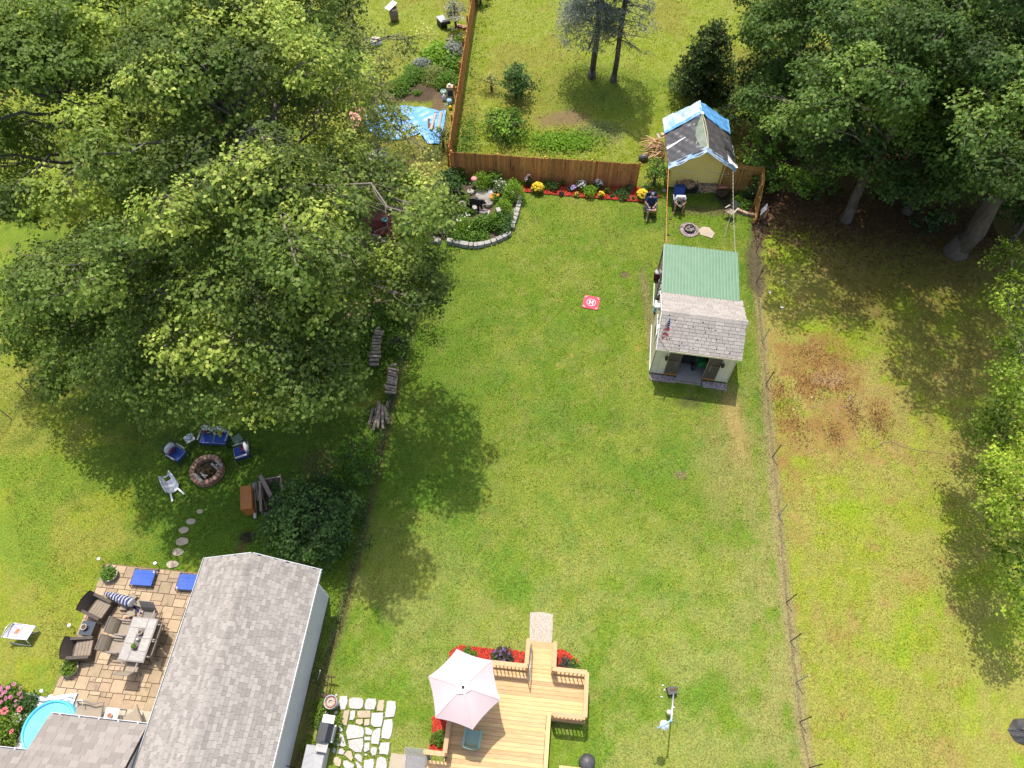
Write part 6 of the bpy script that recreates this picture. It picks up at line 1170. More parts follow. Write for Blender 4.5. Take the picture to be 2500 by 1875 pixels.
rock(710, 760, .30, .26, .38, MSTONED, 'round stump-like rock left of the front bear', sd=1); rock(1110, 590, .52, .42, .34, MSTONED, 'largest grey boulder behind the front bear', sd=2); rock(860, 490, .22, .2, .22, MSTONE, 'small pale rock at the foot of the feeder pole', sd=3); rock(970, 470, .2, .16, .24, MSTONE, 'tan block rock right of the feeder pole', sd=4)
rock(1205, 720, .3, .26, .3, MSTONED, 'dark rock under the nose of the front bear', sd=5); rock(1110, 880, .26, .2, .24, MSTONED, 'grey rock at the near side of the front bear', sd=6); rock(620, 770, .2, .2, .2, MSTONED, 'brown rock at the left end of the bear group', sd=7); rock(920, 790, .28, .2, .2, MSTONE, 'pale rock between the legs of the front bear', sd=8); rock(1690, 880, .22, .3, .2, MSTONED, 'grey rock inside the right edging stones', sd=9)
for i, q_ in enumerate((((1185, 460), (1280, 458), (1290, 550), (1225, 570)), ((1290, 450), (1345, 445), (1350, 500), (1300, 530)))):
    c = zGd(*q_[0]); o = B().prism([tuple((zGd(*w_) - c).xy) for w_ in q_], 0, .22, inset=.03).build('flat_rock', MGRAN, loc=c); tag(o, ['larger pale slate slab in the rock garden', 'smaller pale slate slab in the rock garden'][i], 'rock')
BEAR = [(0.02, 0), (0.0, .28), (.02, .5), (.08, .66), (.2, .77), (.38, .79), (.55, .75), (.7, .72), (.78, .70), (.81, .755), (.85, .755), (.88, .70), (.95, .65), (1.03, .57), (1.06, .50), (1.0, .46), (.9, .46), (.84, .42), (.82, .3), (.86, .12), (.92, .03), (.92, 0), (.78, 0), (.74, .18), (.70, .3), (.66, .2), (.69, .05), (.68, 0), (.56, 0), (.55, .25), (.5, .34), (.34, .33), (.3, .2), (.34, .04), (.32, 0), (.2, 0), (.19, .2), (.16, .08), (.16, 0)]
for (x, y, s_, lab) in ((785, 800, 1.04, 'black bear cutout walking right among the rocks, the nearer of two'), (495, 600, .80, 'black bear cutout half hidden by plants, the farther of two')):
    t = root('bear_cutout', zGd(x, y, .05), R(-4), lab, 'garden figure', 'bear silhouettes in the rock garden'); mb = B(); n = len(BEAR)
    mb.add([(p_[0] * s_, -.012, p_[1] * s_ * 1.0) for p_ in BEAR] + [(p_[0] * s_, .012, p_[1] * s_) for p_ in BEAR], [tuple(range(n)), tuple(range(2 * n - 1, n - 1, -1))] + [(i, n + i, n + (i + 1) % n, (i + 1) % n) for i in range(n)]); mb.build('silhouette', MBLACK, t)
    for xx in (.1, .84): B().tube([(xx * s_, .02, -.2), (xx * s_, .02, .3)], .008, 6).build('stake', MIRON, t)
fd = root('bird_feeder', zGd(950, 605), 0, 'bird feeder on a pole with a pink-red roof above the rocks', 'bird feeder')
for nm, mb, mt in (('pole', B().tube([(0, 0, -.1), (0, 0, 1.25)], .018, 8), MRUST), ('baffle', B().lathe([(.11, .78), (.12, .82), (.03, .98)], n=16), MBLACK), ('seed_tube', B().lathe([(.05, 1.08), (.05, 1.4)], n=12), MALU), ('roof', B().lathe([(.16, 1.42), (.165, 1.46), (.14, 1.52), (.001, 1.55)], n=20), MPINKF)): mb.build(nm, mt, fd, True)
bh = root('nest_box', zGd(1400, 1080), R(25), 'grey wooden birdhouse on a post among the garden flowers', 'birdhouse')
for nm, mb, mt in (('post', B().box((0, 0, .4), (.05, .05, .85)), MGREYW), ('box', B().box((0, 0, .95), (.15, .15, .22)), MGREYW), ('roof', B().box((0, -.02, 1.08), (.22, .24, .03), rx=.25), MGREYW)): mb.build(nm, mt, bh)
GP = 'plants of the rock garden'
for i, (x, y, r_, h, pal, lab, fl) in enumerate([
    (430, 330, .85, .8, 'dark', 'dark green clump at the far left of the rock garden', None), (640, 180, .6, .8, 'fresh', 'leafy clump under the brown fence, left of the feeder', (14, .05, (.8, .8, .72))), (1090, 420, .5, 1.3, 'lime', 'tall yellow-green plant right of the bird feeder', None), (1310, 330, .55, .9, 'fresh', 'loose green plant by the fence behind the slate slabs', None),
    (1690, 600, .62, 1.35, 'lime', 'tallest bright green shrub at the right tip of the rock garden', None), (1500, 880, .55, 1.0, 'lime', 'upright lime green plant right of the grey birdhouse', None), (1330, 1130, .6, .9, 'fresh', 'dense green plant in front of the birdhouse', (3, .09, (.82, .78, .7))), (1060, 1150, .55, .8, 'fresh', 'fresh green plant at the near middle of the rock garden', None),
    (745, 1210, .55, .95, 'lime', 'bright plant topped with small white flowers', (14, .06, (.82, .82, .74))), (480, 1090, .65, .8, 'pale', 'pale variegated plant at the near left of the rock garden', None), (480, 760, .42, .6, 'sun', 'yellow-green plant left of the stump-like rock', None), (700, 600, .42, .4, 'sun', 'low yellow-green plant between the two bears', None),
    (230, 880, .5, .7, 'fresh', 'green plant at the left side of the rock garden', None), (1080, 1330, .5, .4, 'fresh', 'low green plant behind the front edging stones', None), (1500, 1210, .52, .45, 'dark', 'dark low plant in the front right bend of the edging', None), (1420, 440, .42, .7, 'pale', 'pale plant with white flowers behind the orange lilies', (16, .06, (.8, .8, .74))),
    (1330, 660, .28, .5, 'fresh', 'orange daylilies near the nose of the front bear', (7, .12, (.8, .36, .03))), (870, 880, .24, .35, 'fresh', 'small plant in front of the front bear', None), (300, 1190, .6, .8, 'pale', 'pale bushy plant by the left end of the edging stones', None), (1580, 620, .25, .7, 'fresh', 'large white lily beside the tall bright shrub', (3, .16, (.82, .82, .8))), (640, 1330, .55, .5, 'fresh', 'dark green ground plant behind the front left edging stones', None), (880, 1370, .45, .35, 'fresh', 'low plant at the middle of the front edging', None), (1560, 1050, .4, .5, 'dark', 'green plant inside the right edging stones', None), (620, 880, .45, .5, 'sun', 'yellow-green plant at the near side of the stump-like rock', None), (200, 560, .7, 1.2, 'pale', 'pale shrub overhanging the left side of the rock garden', None)]):
    plant('garden_plant', lab, 'plant', zGd(x, y), r_, h, pal, 300 + i, GP, .10 if pal in ('fresh', 'dark', 'lime') else .085, None, fl[0] if fl else None, fl[1] if fl else .07, fl[2] if fl else None, pal == 'lime')
FB = 'plants of the red mulch bed'
for i, (x, y, r_, h, pal, lab, fl) in enumerate([
    (36, 118, .26, .75, 'dark', 'pink and white coneflowers at the left end of the red mulch bed', (12, .10, (.78, .6, .66))), (115, 170, .42, .55, 'fresh', 'big clump of yellow flowers at the left of the red mulch bed', (110, .075, (.82, .62, .05))), (190, 128, .36, .5, 'fresh', 'green leafy plant right of the left yellow flowers', None), (258, 148, .34, .55, 'dark', 'dark green rounded plant in the red mulch bed', None),
    (318, 195, .17, .22, 'purple', 'small purplish plant at the front of the mulch bed', None), (328, 118, .18, .5, 'fresh', 'clump of upright blades near the fence', None), (400, 158, .24, .4, 'dark', 'plant with one round lilac bloom in the mulch bed', (2, .16, (.5, .42, .75))), (452, 208, .17, .22, 'sun', 'small yellowish plant at the front edge of the mulch bed', (8, .05, (.75, .6, .1))),
    (490, 148, .36, .55, 'fresh', 'white daisies left of the bright green dome', (60, .055, (.82, .8, .78))), (562, 190, .50, .6, 'lime', 'bright green dome-shaped shrub in the middle of the mulch bed', None), (632, 142, .34, .6, 'fresh', 'white daisies right of the bright green dome', (60, .055, (.82, .79, .78))), (660, 212, .2, .3, 'fresh', 'small bunch of yellow flowers right of the green dome', (28, .07, (.82, .62, .05))),
    (713, 175, .24, .42, 'fresh', 'small mid green plant by the fence', None), (757, 215, .13, .18, 'dark', 'tiny dark plant at the front of the mulch bed', None), (845, 200, .55, .42, 'dark', 'wide dark ferny plant in the right half of the mulch bed', None), (903, 140, .3, .35, 'pale', 'pale green hosta by the fence', None), (1012, 225, .40, .5, 'fresh', 'yellow flowers at the right end of the bed beside the seated man', (100, .075, (.82, .62, .05))), (936, 235, .1, .15, 'dark', 'seedling near the right end of the mulch bed', None), (1040, 155, .25, .3, 'dark', 'dark plant behind the right yellow flowers', None)]):
    plant('bedding_plant', lab, 'plant', zBed(x, y - 4, .05), r_ * .8, h * .85, pal, 400 + i, FB, .08, None, fl[0] if fl else None, fl[1] if fl else .07, fl[2] if fl else None, 'blades' in lab)
# ---------------------------------------------------------------- deck things
hub = zDeck(465, 833, 3.0); uvs = [zDeck(*q_, 2.6) for q_ in ((845, 962), (562, 1267), (180, 1146), (107, 722), (400, 438), (766, 555))]
pu = root('patio_umbrella', (hub.x, hub.y, DZ), 0, 'open cream six-sided umbrella over the corner of the wooden deck', 'umbrella'); po = pu.location.copy()
cen = hub - po; V6 = [q_ - po for q_ in uvs]
mb = B(); seg = 8
for k in range(6):
    a, b_ = V6[k], V6[(k + 1) % 6]; vs = []
    for j in range(seg + 1):
        for i in range(seg + 1):
            u, v = i / seg, j / seg; e = a.lerp(b_, u); e = e + (cen * Vector((1, 1, 0)) + Vector((0, 0, a.z)) - e) * (.045 * 4 * u * (1 - u)); p_ = cen.lerp(e, v); p_.z += .05 * math.sin(v * 3.14) - .035 * math.sin(u * 3.14) * v; vs.append(p_)
    mb.add(vs, [(j * (seg + 1) + i, (j + 1) * (seg + 1) + i, (j + 1) * (seg + 1) + i + 1, j * (seg + 1) + i + 1) for j in range(seg) for i in range(seg)])
mb.build('canopy', MPARA, pu, True)
vt = B(); R6 = [(V6[k] - cen).normalized() for k in range(6)]
for k in range(6):
    for h_ in range(4):
        t0, t1 = h_ / 4, (h_ + 1) / 4; d0, d1 = R6[k].lerp(R6[(k + 1) % 6], t0), R6[k].lerp(R6[(k + 1) % 6], t1); w0, w1 = .28 * (1 - .16 * math.sin(t0 * 3.14)) + .02 * math.sin(k * 3 + h_ * 1.7), .28 * (1 - .16 * math.sin(t1 * 3.14)) + .02 * math.sin(k * 3 + h_ * 1.7 + 1.7 if h_ < 3 else (k + 1) * 3)
        vt.add([cen + Vector((0, 0, .07)), cen + d0 * w0 + Vector((0, 0, .065)), cen + d1 * w1 + Vector((0, 0, .065))], [(0, 1, 2)])
vt.build('vent_cap', mat('vent_canvas', (.78, .76, .76), (.7, .68, .68), 8, .8), pu)
B().lathe([(.045, .06), (.05, .10), (.03, .15), (.001, .16)], cen, 12).build('finial', MIRON, pu, True); B().tube([(cen.x, cen.y, 0), cen], .022, 10).build('pole', MIRON, pu, True)
for k in range(6):
    e_ = V6[k]; B().tube([cen.lerp(e_, v_) + Vector((0, 0, .05 * math.sin(v_ * 3.14) + .006)) for v_ in (.12, .3, .5, .7, .85, 1)], .010, 5).build('seam', MPARA, pu)
for k in range(6): B().tube([cen - Vector((0, 0, .05)), V6[k] - Vector((0, 0, .02))], .009, 5).build('rib', MIRON, pu)
B().lathe([(.26, 0), (.25, .05), (.06, .09), (.04, .3)], (cen.x, cen.y, .001), 20).build('base', MIRON, pu, True)
p = zDeck(562, 1350, DZ + .38); ch = root('deck_chair', (p.x, p.y, DZ), R(-10), 'sage green plastic chair on the deck under the umbrella edge', 'chair')
B().sheet(lambda u, v: ((u - .5) * (.46 + .04 * v), -.20 + .44 * v, .37 + .05 * v + .02 * abs(u - .5) * 2), 8, 6, th=.02).build('seat', MSAGE, ch, True); B().sheet(lambda u, v: ((u - .5) * (.48 + .05 * v), -.20 - .16 * v - .04 * math.cos((u - .5) * 3.1), .37 + .42 * v), 10, 6, th=.02).build('backrest', MSAGE, ch, True)
for s in (-1, 1):
    B().sheet(lambda u, v: (s * (.24 + .07 * u), -.30 + .58 * v, .60 + .015 * math.sin(v * 3) - .02 * v), 2, 6, th=.025).build('armrest', MSAGE, ch, True)
    for y in (-.24, .24): B().beam((s * .26, y, 0), (s * .25, y * .9, .6), .045, .05).build('leg', MSAGE, ch)
DB = 'plants round the deck'
for i, (x, y, r_, h, pal, lab, fl) in enumerate([(515, 480, .2, .3, 'fresh', 'green plant in the red mulch beside the open umbrella', None), (580, 495, .11, .2, 'fresh', 'small seedling next to the green plant by the umbrella', None), (865, 510, .34, .45, 'purple', 'purple-tipped plant in the middle of the deck mulch bed', (12, .07, (.22, .12, .3))), (940, 545, .16, .3, 'purple', 'small purple plant right of the purple-tipped one', None), (790, 530, .16, .3, 'dark', 'dark green plant left of the purple-tipped one', None), (1520, 600, .24, .3, 'purple', 'dark plant in the mulch right of the deck steps', None), (1600, 625, .24, .25, 'fresh', 'green leafy plant at the right tip of the deck mulch', None), (215, 1360, .27, .35, 'fresh', 'green shrub in the mulch at the left side of the deck', None)]):
    plant('bedding_plant', lab, 'plant', zDeck(x, y, .05), r_, h, pal, 500 + i, DB, .075, None, fl[0] if fl else None, fl[1] if fl else .07, fl[2] if fl else None)
# grill, tub, storage box
p = zStn(470, 960, .95); gr = root('gas_grill', (p.x, p.y, 0), ROT - R(2), 'black gas grill with metal side shelves on the stone patio', 'grill')
B().box((0, 0, .45), (.42, .52, .55)).build('cabinet', MGREYP, gr); B().box((-.02, 0, .78), (.46, .56, .12)).build('firebox', MBLACK, gr)
ld = B(); pr = [(-.24, .84), (.22, .84), (.22, .92), (.10, 1.06), (-.20, 1.06), (-.24, .98)]; n = len(pr); ld.add([(q_[0], -.29, q_[1]) for q_ in pr] + [(q_[0], .29, q_[1]) for q_ in pr], [tuple(range(n)), tuple(range(2 * n - 1, n - 1, -1))] + [(i, n + i, n + (i + 1) % n, (i + 1) % n) for i in range(n)]); lo = ld.build('lid', mat('grill_enamel', (.03, .034, .042), None, 4, .3), gr); B().tube([(.30, -.24, .93), (.30, .24, .93)], .016, 8).build('handle', MSTEEL, lo)
B().box((0, .43, .85), (.40, .26, .03)).box((.2, .43, .84), (.02, .26, .06)).build('side_shelf', MSTEEL, gr); B().box((0, -.45, .83), (.40, .30, .03)).build('side_shelf', MGRAN, gr); B().box((.3, 0, .84), (.05, .55, .03)).build('front_panel', MSTEEL, gr)
for x in (-.06, .08):
    B().lathe([(.05, 0), (.06, .015), (.03, .02)], (0, 0, 0), 12).build('burner', MSTEEL, gr, loc=(x, .43, .868))
for x in (-.18, .18):
    for y in (-.22, .22): B().tube([(x, y, 0), (x, y, .2)], .02, 6).build('leg', MBLACK, gr)
p = zStn(565, 480, .55); tb_ = root('metal_tub', (p.x, p.y, 0), 0, 'round galvanised tub with a rusty coil of hose in it', 'tub'); B().lathe([(.20, 0), (.225, .28), (.23, .53), (.245, .55), (.215, .55), (.205, .45)], n=24).build('tub', MSTEEL, tb_, True); B().lathe([(.001, .46), (.215, .46)], n=20).build('filling', MGRANT, tb_)
for k in range(3): B().tube([(.17 * (1 - k * .22) * math.cos(a * .42), .17 * (1 - k * .22) * math.sin(a * .42), .49 + .012 * k) for a in range(16)], .018, 5).build('hose_coil', MTERRA if k == 0 else MPOT, tb_, True)
p = zStn(280, 1450, .62); sb_ = root('storage_box', (p.x, p.y, 0), ROT, 'grey lidded plastic storage box below the grill at the photo bottom', 'box'); B().box((.02, 0, .3), (.66, 1.05, .58)).build('body', MPOT, sb_); lo = B().box((0, 0, .61), (.70, 1.10, .06), taper=.96).build('lid', MGREYP, sb_)
B().beam((0, -.55, .645), (0, .5, .645), .03, .012).build('lid_rib', MGREYP, lo)
for k in range(4):
    for s in (-1, 1): B().beam((s * .02, -.4 + k * .24, .645), (s * .3, -.55 + k * .24, .645), .015, .012).build('lid_rib', MGREYP, lo)
kt = root('hand_cart', zStn(575, 240), R(-8), 'rusty two-wheeled hand cart frame standing above the tub', 'cart')
for s in (-1, 1): B().tube([(s * .07, -.30, .12), (s * .06, .25, .5)], .018, 6).build('rail', MRUST, kt)
B().tube([(-.18, .27, .52), (.18, .27, .52)], .035, 8).build('top_bar', MRUST, kt); B().box((0, -.33, .1), (.34, .12, .05)).build('foot_plate', MRUST, kt)
for s in (-1, 1): B().lathe([(.05, -.03), (.09, -.02), (.09, .02), (.05, .03)], n=14).build('wheel', MBLACK, kt, loc=(s * .2, -.33, .09), rot=(0, R(90), 0))
def stick(name, lab, cat, pts, r_, mt, grp=None):
    o = pts[0].copy(); t = B().tube([q_ - o for q_ in pts], r_, 6).build(name, mt, loc=o); return tag(t, lab, cat, grp)
stick('garden_tool', 'dark handled garden tool leaning above the tub', 'tool', [zStn(400, 70, .6), zStn(520, 190, .1)], .018, MIRON); stick('garden_tool', 'pale wooden tool handle beside the house wall', 'tool', [zStn(400, -20, .9), zStn(360, 140, .1)], .02, MPOT); stick('garden_tool', 'green rod lying near the rusty cart', 'tool', [zStn(360, 230, .3), zStn(470, 330, .05)], .014, MGRNP)
for i, (x, y, a, b_) in enumerate(((660, 375, .05, .06), (650, 655, .07, .08), (650, 735, .07, .05), (500, 650, .1, .06), (625, 1250, .06, .1), (1130, 1320, .06, .04))): o = B().ell((0, 0, .02), (a, b_, .04), 8, 6).build('loose_stone', MGRAN, loc=zStn(x, y)); tag(o, 'small loose pale stone at the edge of the stone patio', 'stone', 'loose stones by the stone patio')
for i, (x, y, r_, lab) in enumerate(((660, 800, .26, 'weeds beside the black grill on its right'), (440, 560, .34, 'weeds left of the galvanised tub along the house wall'), (370, 760, .30, 'weeds at the far left of the grill'), (640, 1080, .22, 'weeds under the near end of the grill'), (240, 1180, .28, 'weeds between the grill and the house'))): plant('weeds', lab, 'weeds', zStn(x, y), r_, .22, 'sun', 520 + i, size=.07)
ms_ = []
r = np.random.default_rng(12); pts = []
for k in range(2600):
    x, y = r.uniform(690, 1520), r.uniform(560, 1590)
    pts.append(zStn(x, y)); 
c = np.array([(q_.x, q_.y, r.uniform(-.01, .02)) for q_ in pts]); v, f, t_ = leaves(r, c, len(c), .05, GREEN['sun'], spread=1.2); tag(link('moss', mesh_np('moss', v, f, MLEAF, t_)), 'green moss and weeds between the flat patio stones', 'moss', kind='stuff')
# leaning feeder pole
a, b_ = zPole(620, 290), zPole(580, 800, 2.3); pl = root('feeder_pole', a, 0, 'leaning white pole with a dark block foot, blue arms and a white disc', 'pole'); d = b_ - a
B().tube([Vector((0, 0, .05)), d], .03, 8).build('pole', MRES, pl, True); bo = B().box((-.08, .02, .12), (.34, .26, .24), rz=.12).build('foot_block', MIRON, pl); B().box((-.02, .05, .25), (.28, .07, .02), rz=.12).build('foot_strap', MRUST, pl)
e1, e2 = zPole(460, 882, 2.3) - a, zPole(335, 935, 2.3) - a; e3 = zPole(490, 945, 2.3) - a
B().tube([d, e1], .025, 8).tube([e1, e2], .02, 8).tube([e1, e3], .02, 8).build('arm', MBLUEP, pl, True); B().lathe([(.001, -.05), (.15, -.05), (.155, -.03), (.001, -.02)], e1, 20).build('disc', MRES, pl, True); B().ell(d, (.05, .05, .05), 10, 7).build('elbow', MBLUEP, pl, True)
for q_ in (e2, e3, e1): B().tube([q_, q_ - Vector((0, 0, .55))], .012, 5).build('hanging_rod', MBLUEP, pl)
p = zPole(545, 650, .35); so_ = root('small_stool', (p.x, p.y, 0), 0, 'small stool with a round tan top under the leaning pole', 'stool'); B().lathe([(.001, .32), (.085, .32), (.09, .35), (.001, .36)], n=18).build('stool_top', MPOT, so_, True)
for k in range(3): an = k * 2.09 + .5; B().tube([(.04 * math.cos(an), .04 * math.sin(an), .33), (.11 * math.cos(an), .11 * math.sin(an), 0)], .010, 5).build('leg', MALU, so_)
for i, (x, y, rz) in enumerate(((430, 170, -.4), (455, 250, .6), (405, 375, -.2), (625, 565, -1.2), (620, 215, .2))): o = B().box((0, 0, .015), (.07, .035, .02)).build('scrap', MRES, loc=zPole(x, y), rot=(0, 0, rz)); tag(o, 'small white scrap on the grass beside the leaning pole', 'litter', 'white scraps by the leaning pole')
p = zDeck(1738, 1600, .5); cg = root('covered_grill', (p.x, p.y, 0), 0, 'round object under a black cover right of the deck, at the bottom edge', 'cover'); B().lathe([(.26, 0), (.25, .1), (.20, .35), (.26, .5), (.27, .58), (.18, .66), (.06, .69), (.001, .70)], n=24).build('cover', MBLKT, cg, True)
for k in range(9): B().beam((.16 * math.cos(k * .7), .16 * math.sin(k * .7), .67), (.27 * math.cos(k * .7), .27 * math.sin(k * .7), .52), .03, .03).build('cover_fold', MBLKT, cg)
a, b_ = zDeck(1450, 1640, .45), zDeck(1690, 1655, .45); bn = root('wooden_bench', a, ROT, 'pale wooden bench end at the bottom edge right of the deck', 'bench'); 
for k in range(4): B().box(((b_ - a).length / 2, -.02 - k * .105, 0), ((b_ - a).length, .095, .035)).build('seat_board', MDECK, bn)
for x in (.06, .9): B().box((x, -.2, -.24), (.07, .3, .42)).build('leg', MDECK, bn)
# black sheet at the right edge
sp_ = [zRb(*q_) for q_ in ((2105, 1412), (2140, 1345), (2260, 1335), (2330, 1450), (2250, 1530), (2150, 1485))]; c = sum(sp_, Vector()) / 6; rr_ = random.Random(4); mb = B(); rings = []
for j in range(6):
    t = j / 5
    for k in range(24):
        u = k / 24 * 6; i = int(u); e = sp_[i].lerp(sp_[(i + 1) % 6], u - i); q_ = c.lerp(e, max(t, .02)) - c; mb.v.append((q_.x, q_.y, .02 + .42 * (1 - t ** 1.6) + (rr_.uniform(-.04, .04) if 0 < j < 5 else 0) + .04 * math.sin(k * 2.1) * t))
mb.f = [(j * 24 + k, (j + 1) * 24 + k, (j + 1) * 24 + (k + 1) % 24, j * 24 + (k + 1) % 24) for j in range(5) for k in range(24)]; mb.m = [0] * len(mb.f); o = mb.build('black_sheet', MBLKT, None, False, loc=c); tag(o, 'crumpled black plastic sheet over something low, at the right edge', 'tarp')
# sticks and scraps on the mossy lawn
SG = 'sticks on the right-hand lawn'
for i, (q_, lab) in enumerate((([(1080, 915), (1098, 975), (1102, 1040), (1120, 1100), (1124, 1150), (1145, 1185)], 'long pale crooked branch in the mossy lawn'), ([(1245, 1250), (1300, 1215), (1360, 1204), (1440, 1240), (1540, 1262), (1690, 1282)], 'long pale branch near the dappled shade'), ([(1012, 985), (1006, 1025), (1018, 1065)], 'short pale stick left of the long crooked branch'), ([(912, 930), (906, 990)], 'short straight stick farthest left in the mossy lawn'), ([(1095, 940), (1080, 905)], 'white stick end above the long crooked branch'))):
    stick('fallen_branch', lab, 'branch', [zRt(x, y, .02) for x, y in q_], .010 if i != 4 else .025, mat('dry_branch', (.40, .31, .22), (.3, .22, .15), 6, .95) if 'dry_branch' not in bpy.data.materials else bpy.data.materials['dry_branch'], SG)
for i, (x, y, a) in enumerate(((672, 182, .10), (575, 248, .2), (655, 345, .2), (848, 922, .09), (728, 1000, .06), (1165, 738, .05), (1020, 490, .06), (440, 340, .07), (835, 330, .07), (1425, 670, .06))): o = B().prism([(-a * .5, -a * .3), (a * .5, -a * .35), (a * .45, a * .2), (-a * .1, a * .35)], 0, .02).build('scrap', MPOT, loc=zRt(x, y, .01), rot=(.1, .05, i * 1.3)); tag(o, 'pale scrap of wood or paper on the mossy lawn', 'litter', 'pale scraps on the right-hand lawn')

# ---------------------------------------------------------------- landing mat
zM = zm(830, 620, .3797); q4 = [zM(1580, 270), zM(1668, 288), zM(1652, 358), zM(1560, 342)]; c = sum(q4, Vector()) / 4; ux = ((q4[1] - q4[0]) + (q4[2] - q4[3])) / 2; ang = math.atan2(ux.y, ux.x); S_ = .80
mt_ = root('landing_mat', (c.x, c.y, .015), ang, 'red square drone landing mat with a white H in a circle', 'mat'); B().box((0, 0, .012), (S_, S_, .02)).build('mat', MPADR, mt_)
for r0, r1, n in ((.205, .225, 40), (.265, .280, 40)):
    pr_ = B()
    for k in range(n):
        a0, a1 = 2 * math.pi * k / n, 2 * math.pi * (k + 1) / n; pr_.add([(r0 * math.cos(a0), r0 * math.sin(a0), .026), (r1 * math.cos(a0), r1 * math.sin(a0), .026), (r1 * math.cos(a1), r1 * math.sin(a1), .026), (r0 * math.cos(a1), r0 * math.sin(a1), .026)], [(0, 1, 2, 3)])
    if r0 < .25: pr_.build('printed_ring', MPADW, mt_)
hh = [(-.1, -.12), (-.05, -.12), (-.05, -.025), (.05, -.025), (.05, -.12), (.1, -.12), (.1, .12), (.05, .12), (.05, .025), (-.05, .025), (-.05, .12), (-.1, .12)]; B().add([(q_[0], q_[1], .026) for q_ in hh], [tuple(range(12))]).build('printed_h', MPADW, mt_)
for sx in (-1, 1):
    for sy in (-1, 1): B().box((sx * .31, sy * .31, .026), (.13, .025, .002), rz=-sx * sy * math.pi / 4).build('corner_mark', MPADW, mt_)

# ---------------------------------------------------------------- sitting area by the yellow shed
p = zMen(865, 790); fr_ = root('fire_ring', p, 0, 'black metal fire ring with pale ash in a circle of gravel', 'fire ring'); B().lathe([(.27, 0), (.29, .02), (.29, .16), (.27, .17), (.26, .03)], n=28).build('ring', MBLACK, fr_, True); ab = B(); r = random.Random(3)
for k in range(46): a = r.uniform(0, 6.28); q_ = .24 * math.sqrt(r.random()); ab.ell((q_ * math.cos(a), q_ * math.sin(a), .06 + r.uniform(0, .04)), (.03, .025, .02), 6, 4)
tag(ab.build('ash', MGRAVEL, fr_), kind='stuff'); gravel('gravel_circle', 'ring of pale gravel round the black metal fire ring', p.x, p.y, .52, .52, 1500, 0, 5, .022, True, .5)
slab('flagstone', [zMen(*q_) for q_ in ((1010, 790), (1070, 740), (1180, 752), (1272, 850), (1225, 930), (1140, 900), (1040, 875))], .035, MFLAG)
for k, (x0_, y0_, x1_, y1_) in enumerate(((1612, 462, 1660, 485), (1664, 486, 1706, 505), (1710, 506, 1752, 522), (1756, 523, 1796, 538), (1800, 538, 1842, 548), (1846, 548, 1900, 556))):
    a, b_ = zMen(x0_, y0_, .08), zMen(x1_, y1_, .08); o = B().beam(a - a, b_ - a, .15, .16).build('edging_brick', MBRICK if k in (1, 4) else MGRANT, loc=a); tag(o, 'tan edging block of the curved row, %s from the folding chair' % ORD[k], 'brick', 'edging blocks of the corner bed')
# wood bin and wood stack
a, b_ = zYel(500, 1290, .3), zYel(775, 1310, .3); wbx = root('log_bin', (a.x, a.y, 0), YR - R(2), 'black metal bin full of split firewood in front of the yellow shed', 'bin'); wd_ = (b_ - a).length
B().box((wd_ / 2, 0, .2), (wd_, .50, .36)).build('bin', MBLACK, wbx)
for x in (0, wd_): B().beam((x, -.25, .38), (x, .27, .75), .03, .03).build('side_rail', MIRON, wbx); B().beam((x, .27, 0), (x, .27, .75), .03, .03).build('post', MIRON, wbx)
B().beam((0, .27, .75), (wd_, .27, .75), .03, .03).beam((0, -.25, .38), (wd_, -.25, .38), .025, .025).build('rim', MIRON, wbx)
lm = B(); lm.prism([(-.06, -.05), (.06, -.05), (.04, .06), (-.03, .05)], -.17, .17); sm_ = lm.mesh('firewood', MSPLIT); WMx = Matrix.Translation(wbx.location) @ Matrix.Rotation(YR - R(2), 4, 'Z'); r = random.Random(7)
for k in range(34):
    o = link('firewood', sm_, None, WMx @ Vector((r.uniform(.1, wd_ - .1), r.uniform(-.2, .22), .42 + r.uniform(0, .16) + .1 * (k % 3 == 0))), (R(90) + r.uniform(-.4, .4), r.uniform(-.6, .6), r.uniform(-1.4, 1.4))); tag(o, 'split log in the black firewood bin', 'log', 'firewood in the bin')
a, b_ = zYel(790, 1400), zYel(1060, 1405); ln = (b_ - a).length; r = random.Random(8); em = B(); em.tube([(0, -.2, 0), (0, .2, 0)], .055, 9); em.m = [0] * 9 + [1, 1]; em = em.mesh('firewood', [MLOG, MEND])
for j in range(5):
    for k in range(int(ln / .105)):
        s = r.uniform(.75, 1.1); o = link('firewood', em, None, a + (b_ - a) * ((k + .5 + (j % 2) * .5) * .105 / ln) + Vector((0, .28 + r.uniform(-.03, .03), .06 + j * .095)), (r.uniform(-.05, .05), r.uniform(0, 6), r.uniform(-.08, .08)), (s, 1, s)); tag(o, 'cut log in the stack right of the firewood bin', 'log', 'firewood in the stack')
sx_ = B(); sx_.beam((0, 0, 0), (.5, .12, .06), .035, .03); sxm = sx_.mesh('kindling', MSPLIT); r = random.Random(9)
for k in range(80):
    p = zYel(r.uniform(95, 300), r.uniform(720, 960)) ; o = link('kindling', sxm, None, p + Vector((0, 0, .05 + r.uniform(0, .35))), (r.uniform(-.2, .2), r.uniform(-.2, .2), r.uniform(-.6, .5) + 3.14 * (k % 2)), (r.uniform(.6, 1.3), r.uniform(.7, 1.5), r.uniform(.7, 1.5))); tag(o, 'split stick in the kindling heap left of the yellow shed', 'stick', 'kindling heap beside the yellow shed')
for k in range(5): stick('pole', 'thin pole leaning on the left wall of the yellow shed', 'pole', [zYel(230 + k * 22, 830 + k * 10, .05), zYel(315 + k * 9, 690 + k * 14, 1.0)], .02, MGREYW, 'poles leaning on the yellow shed')
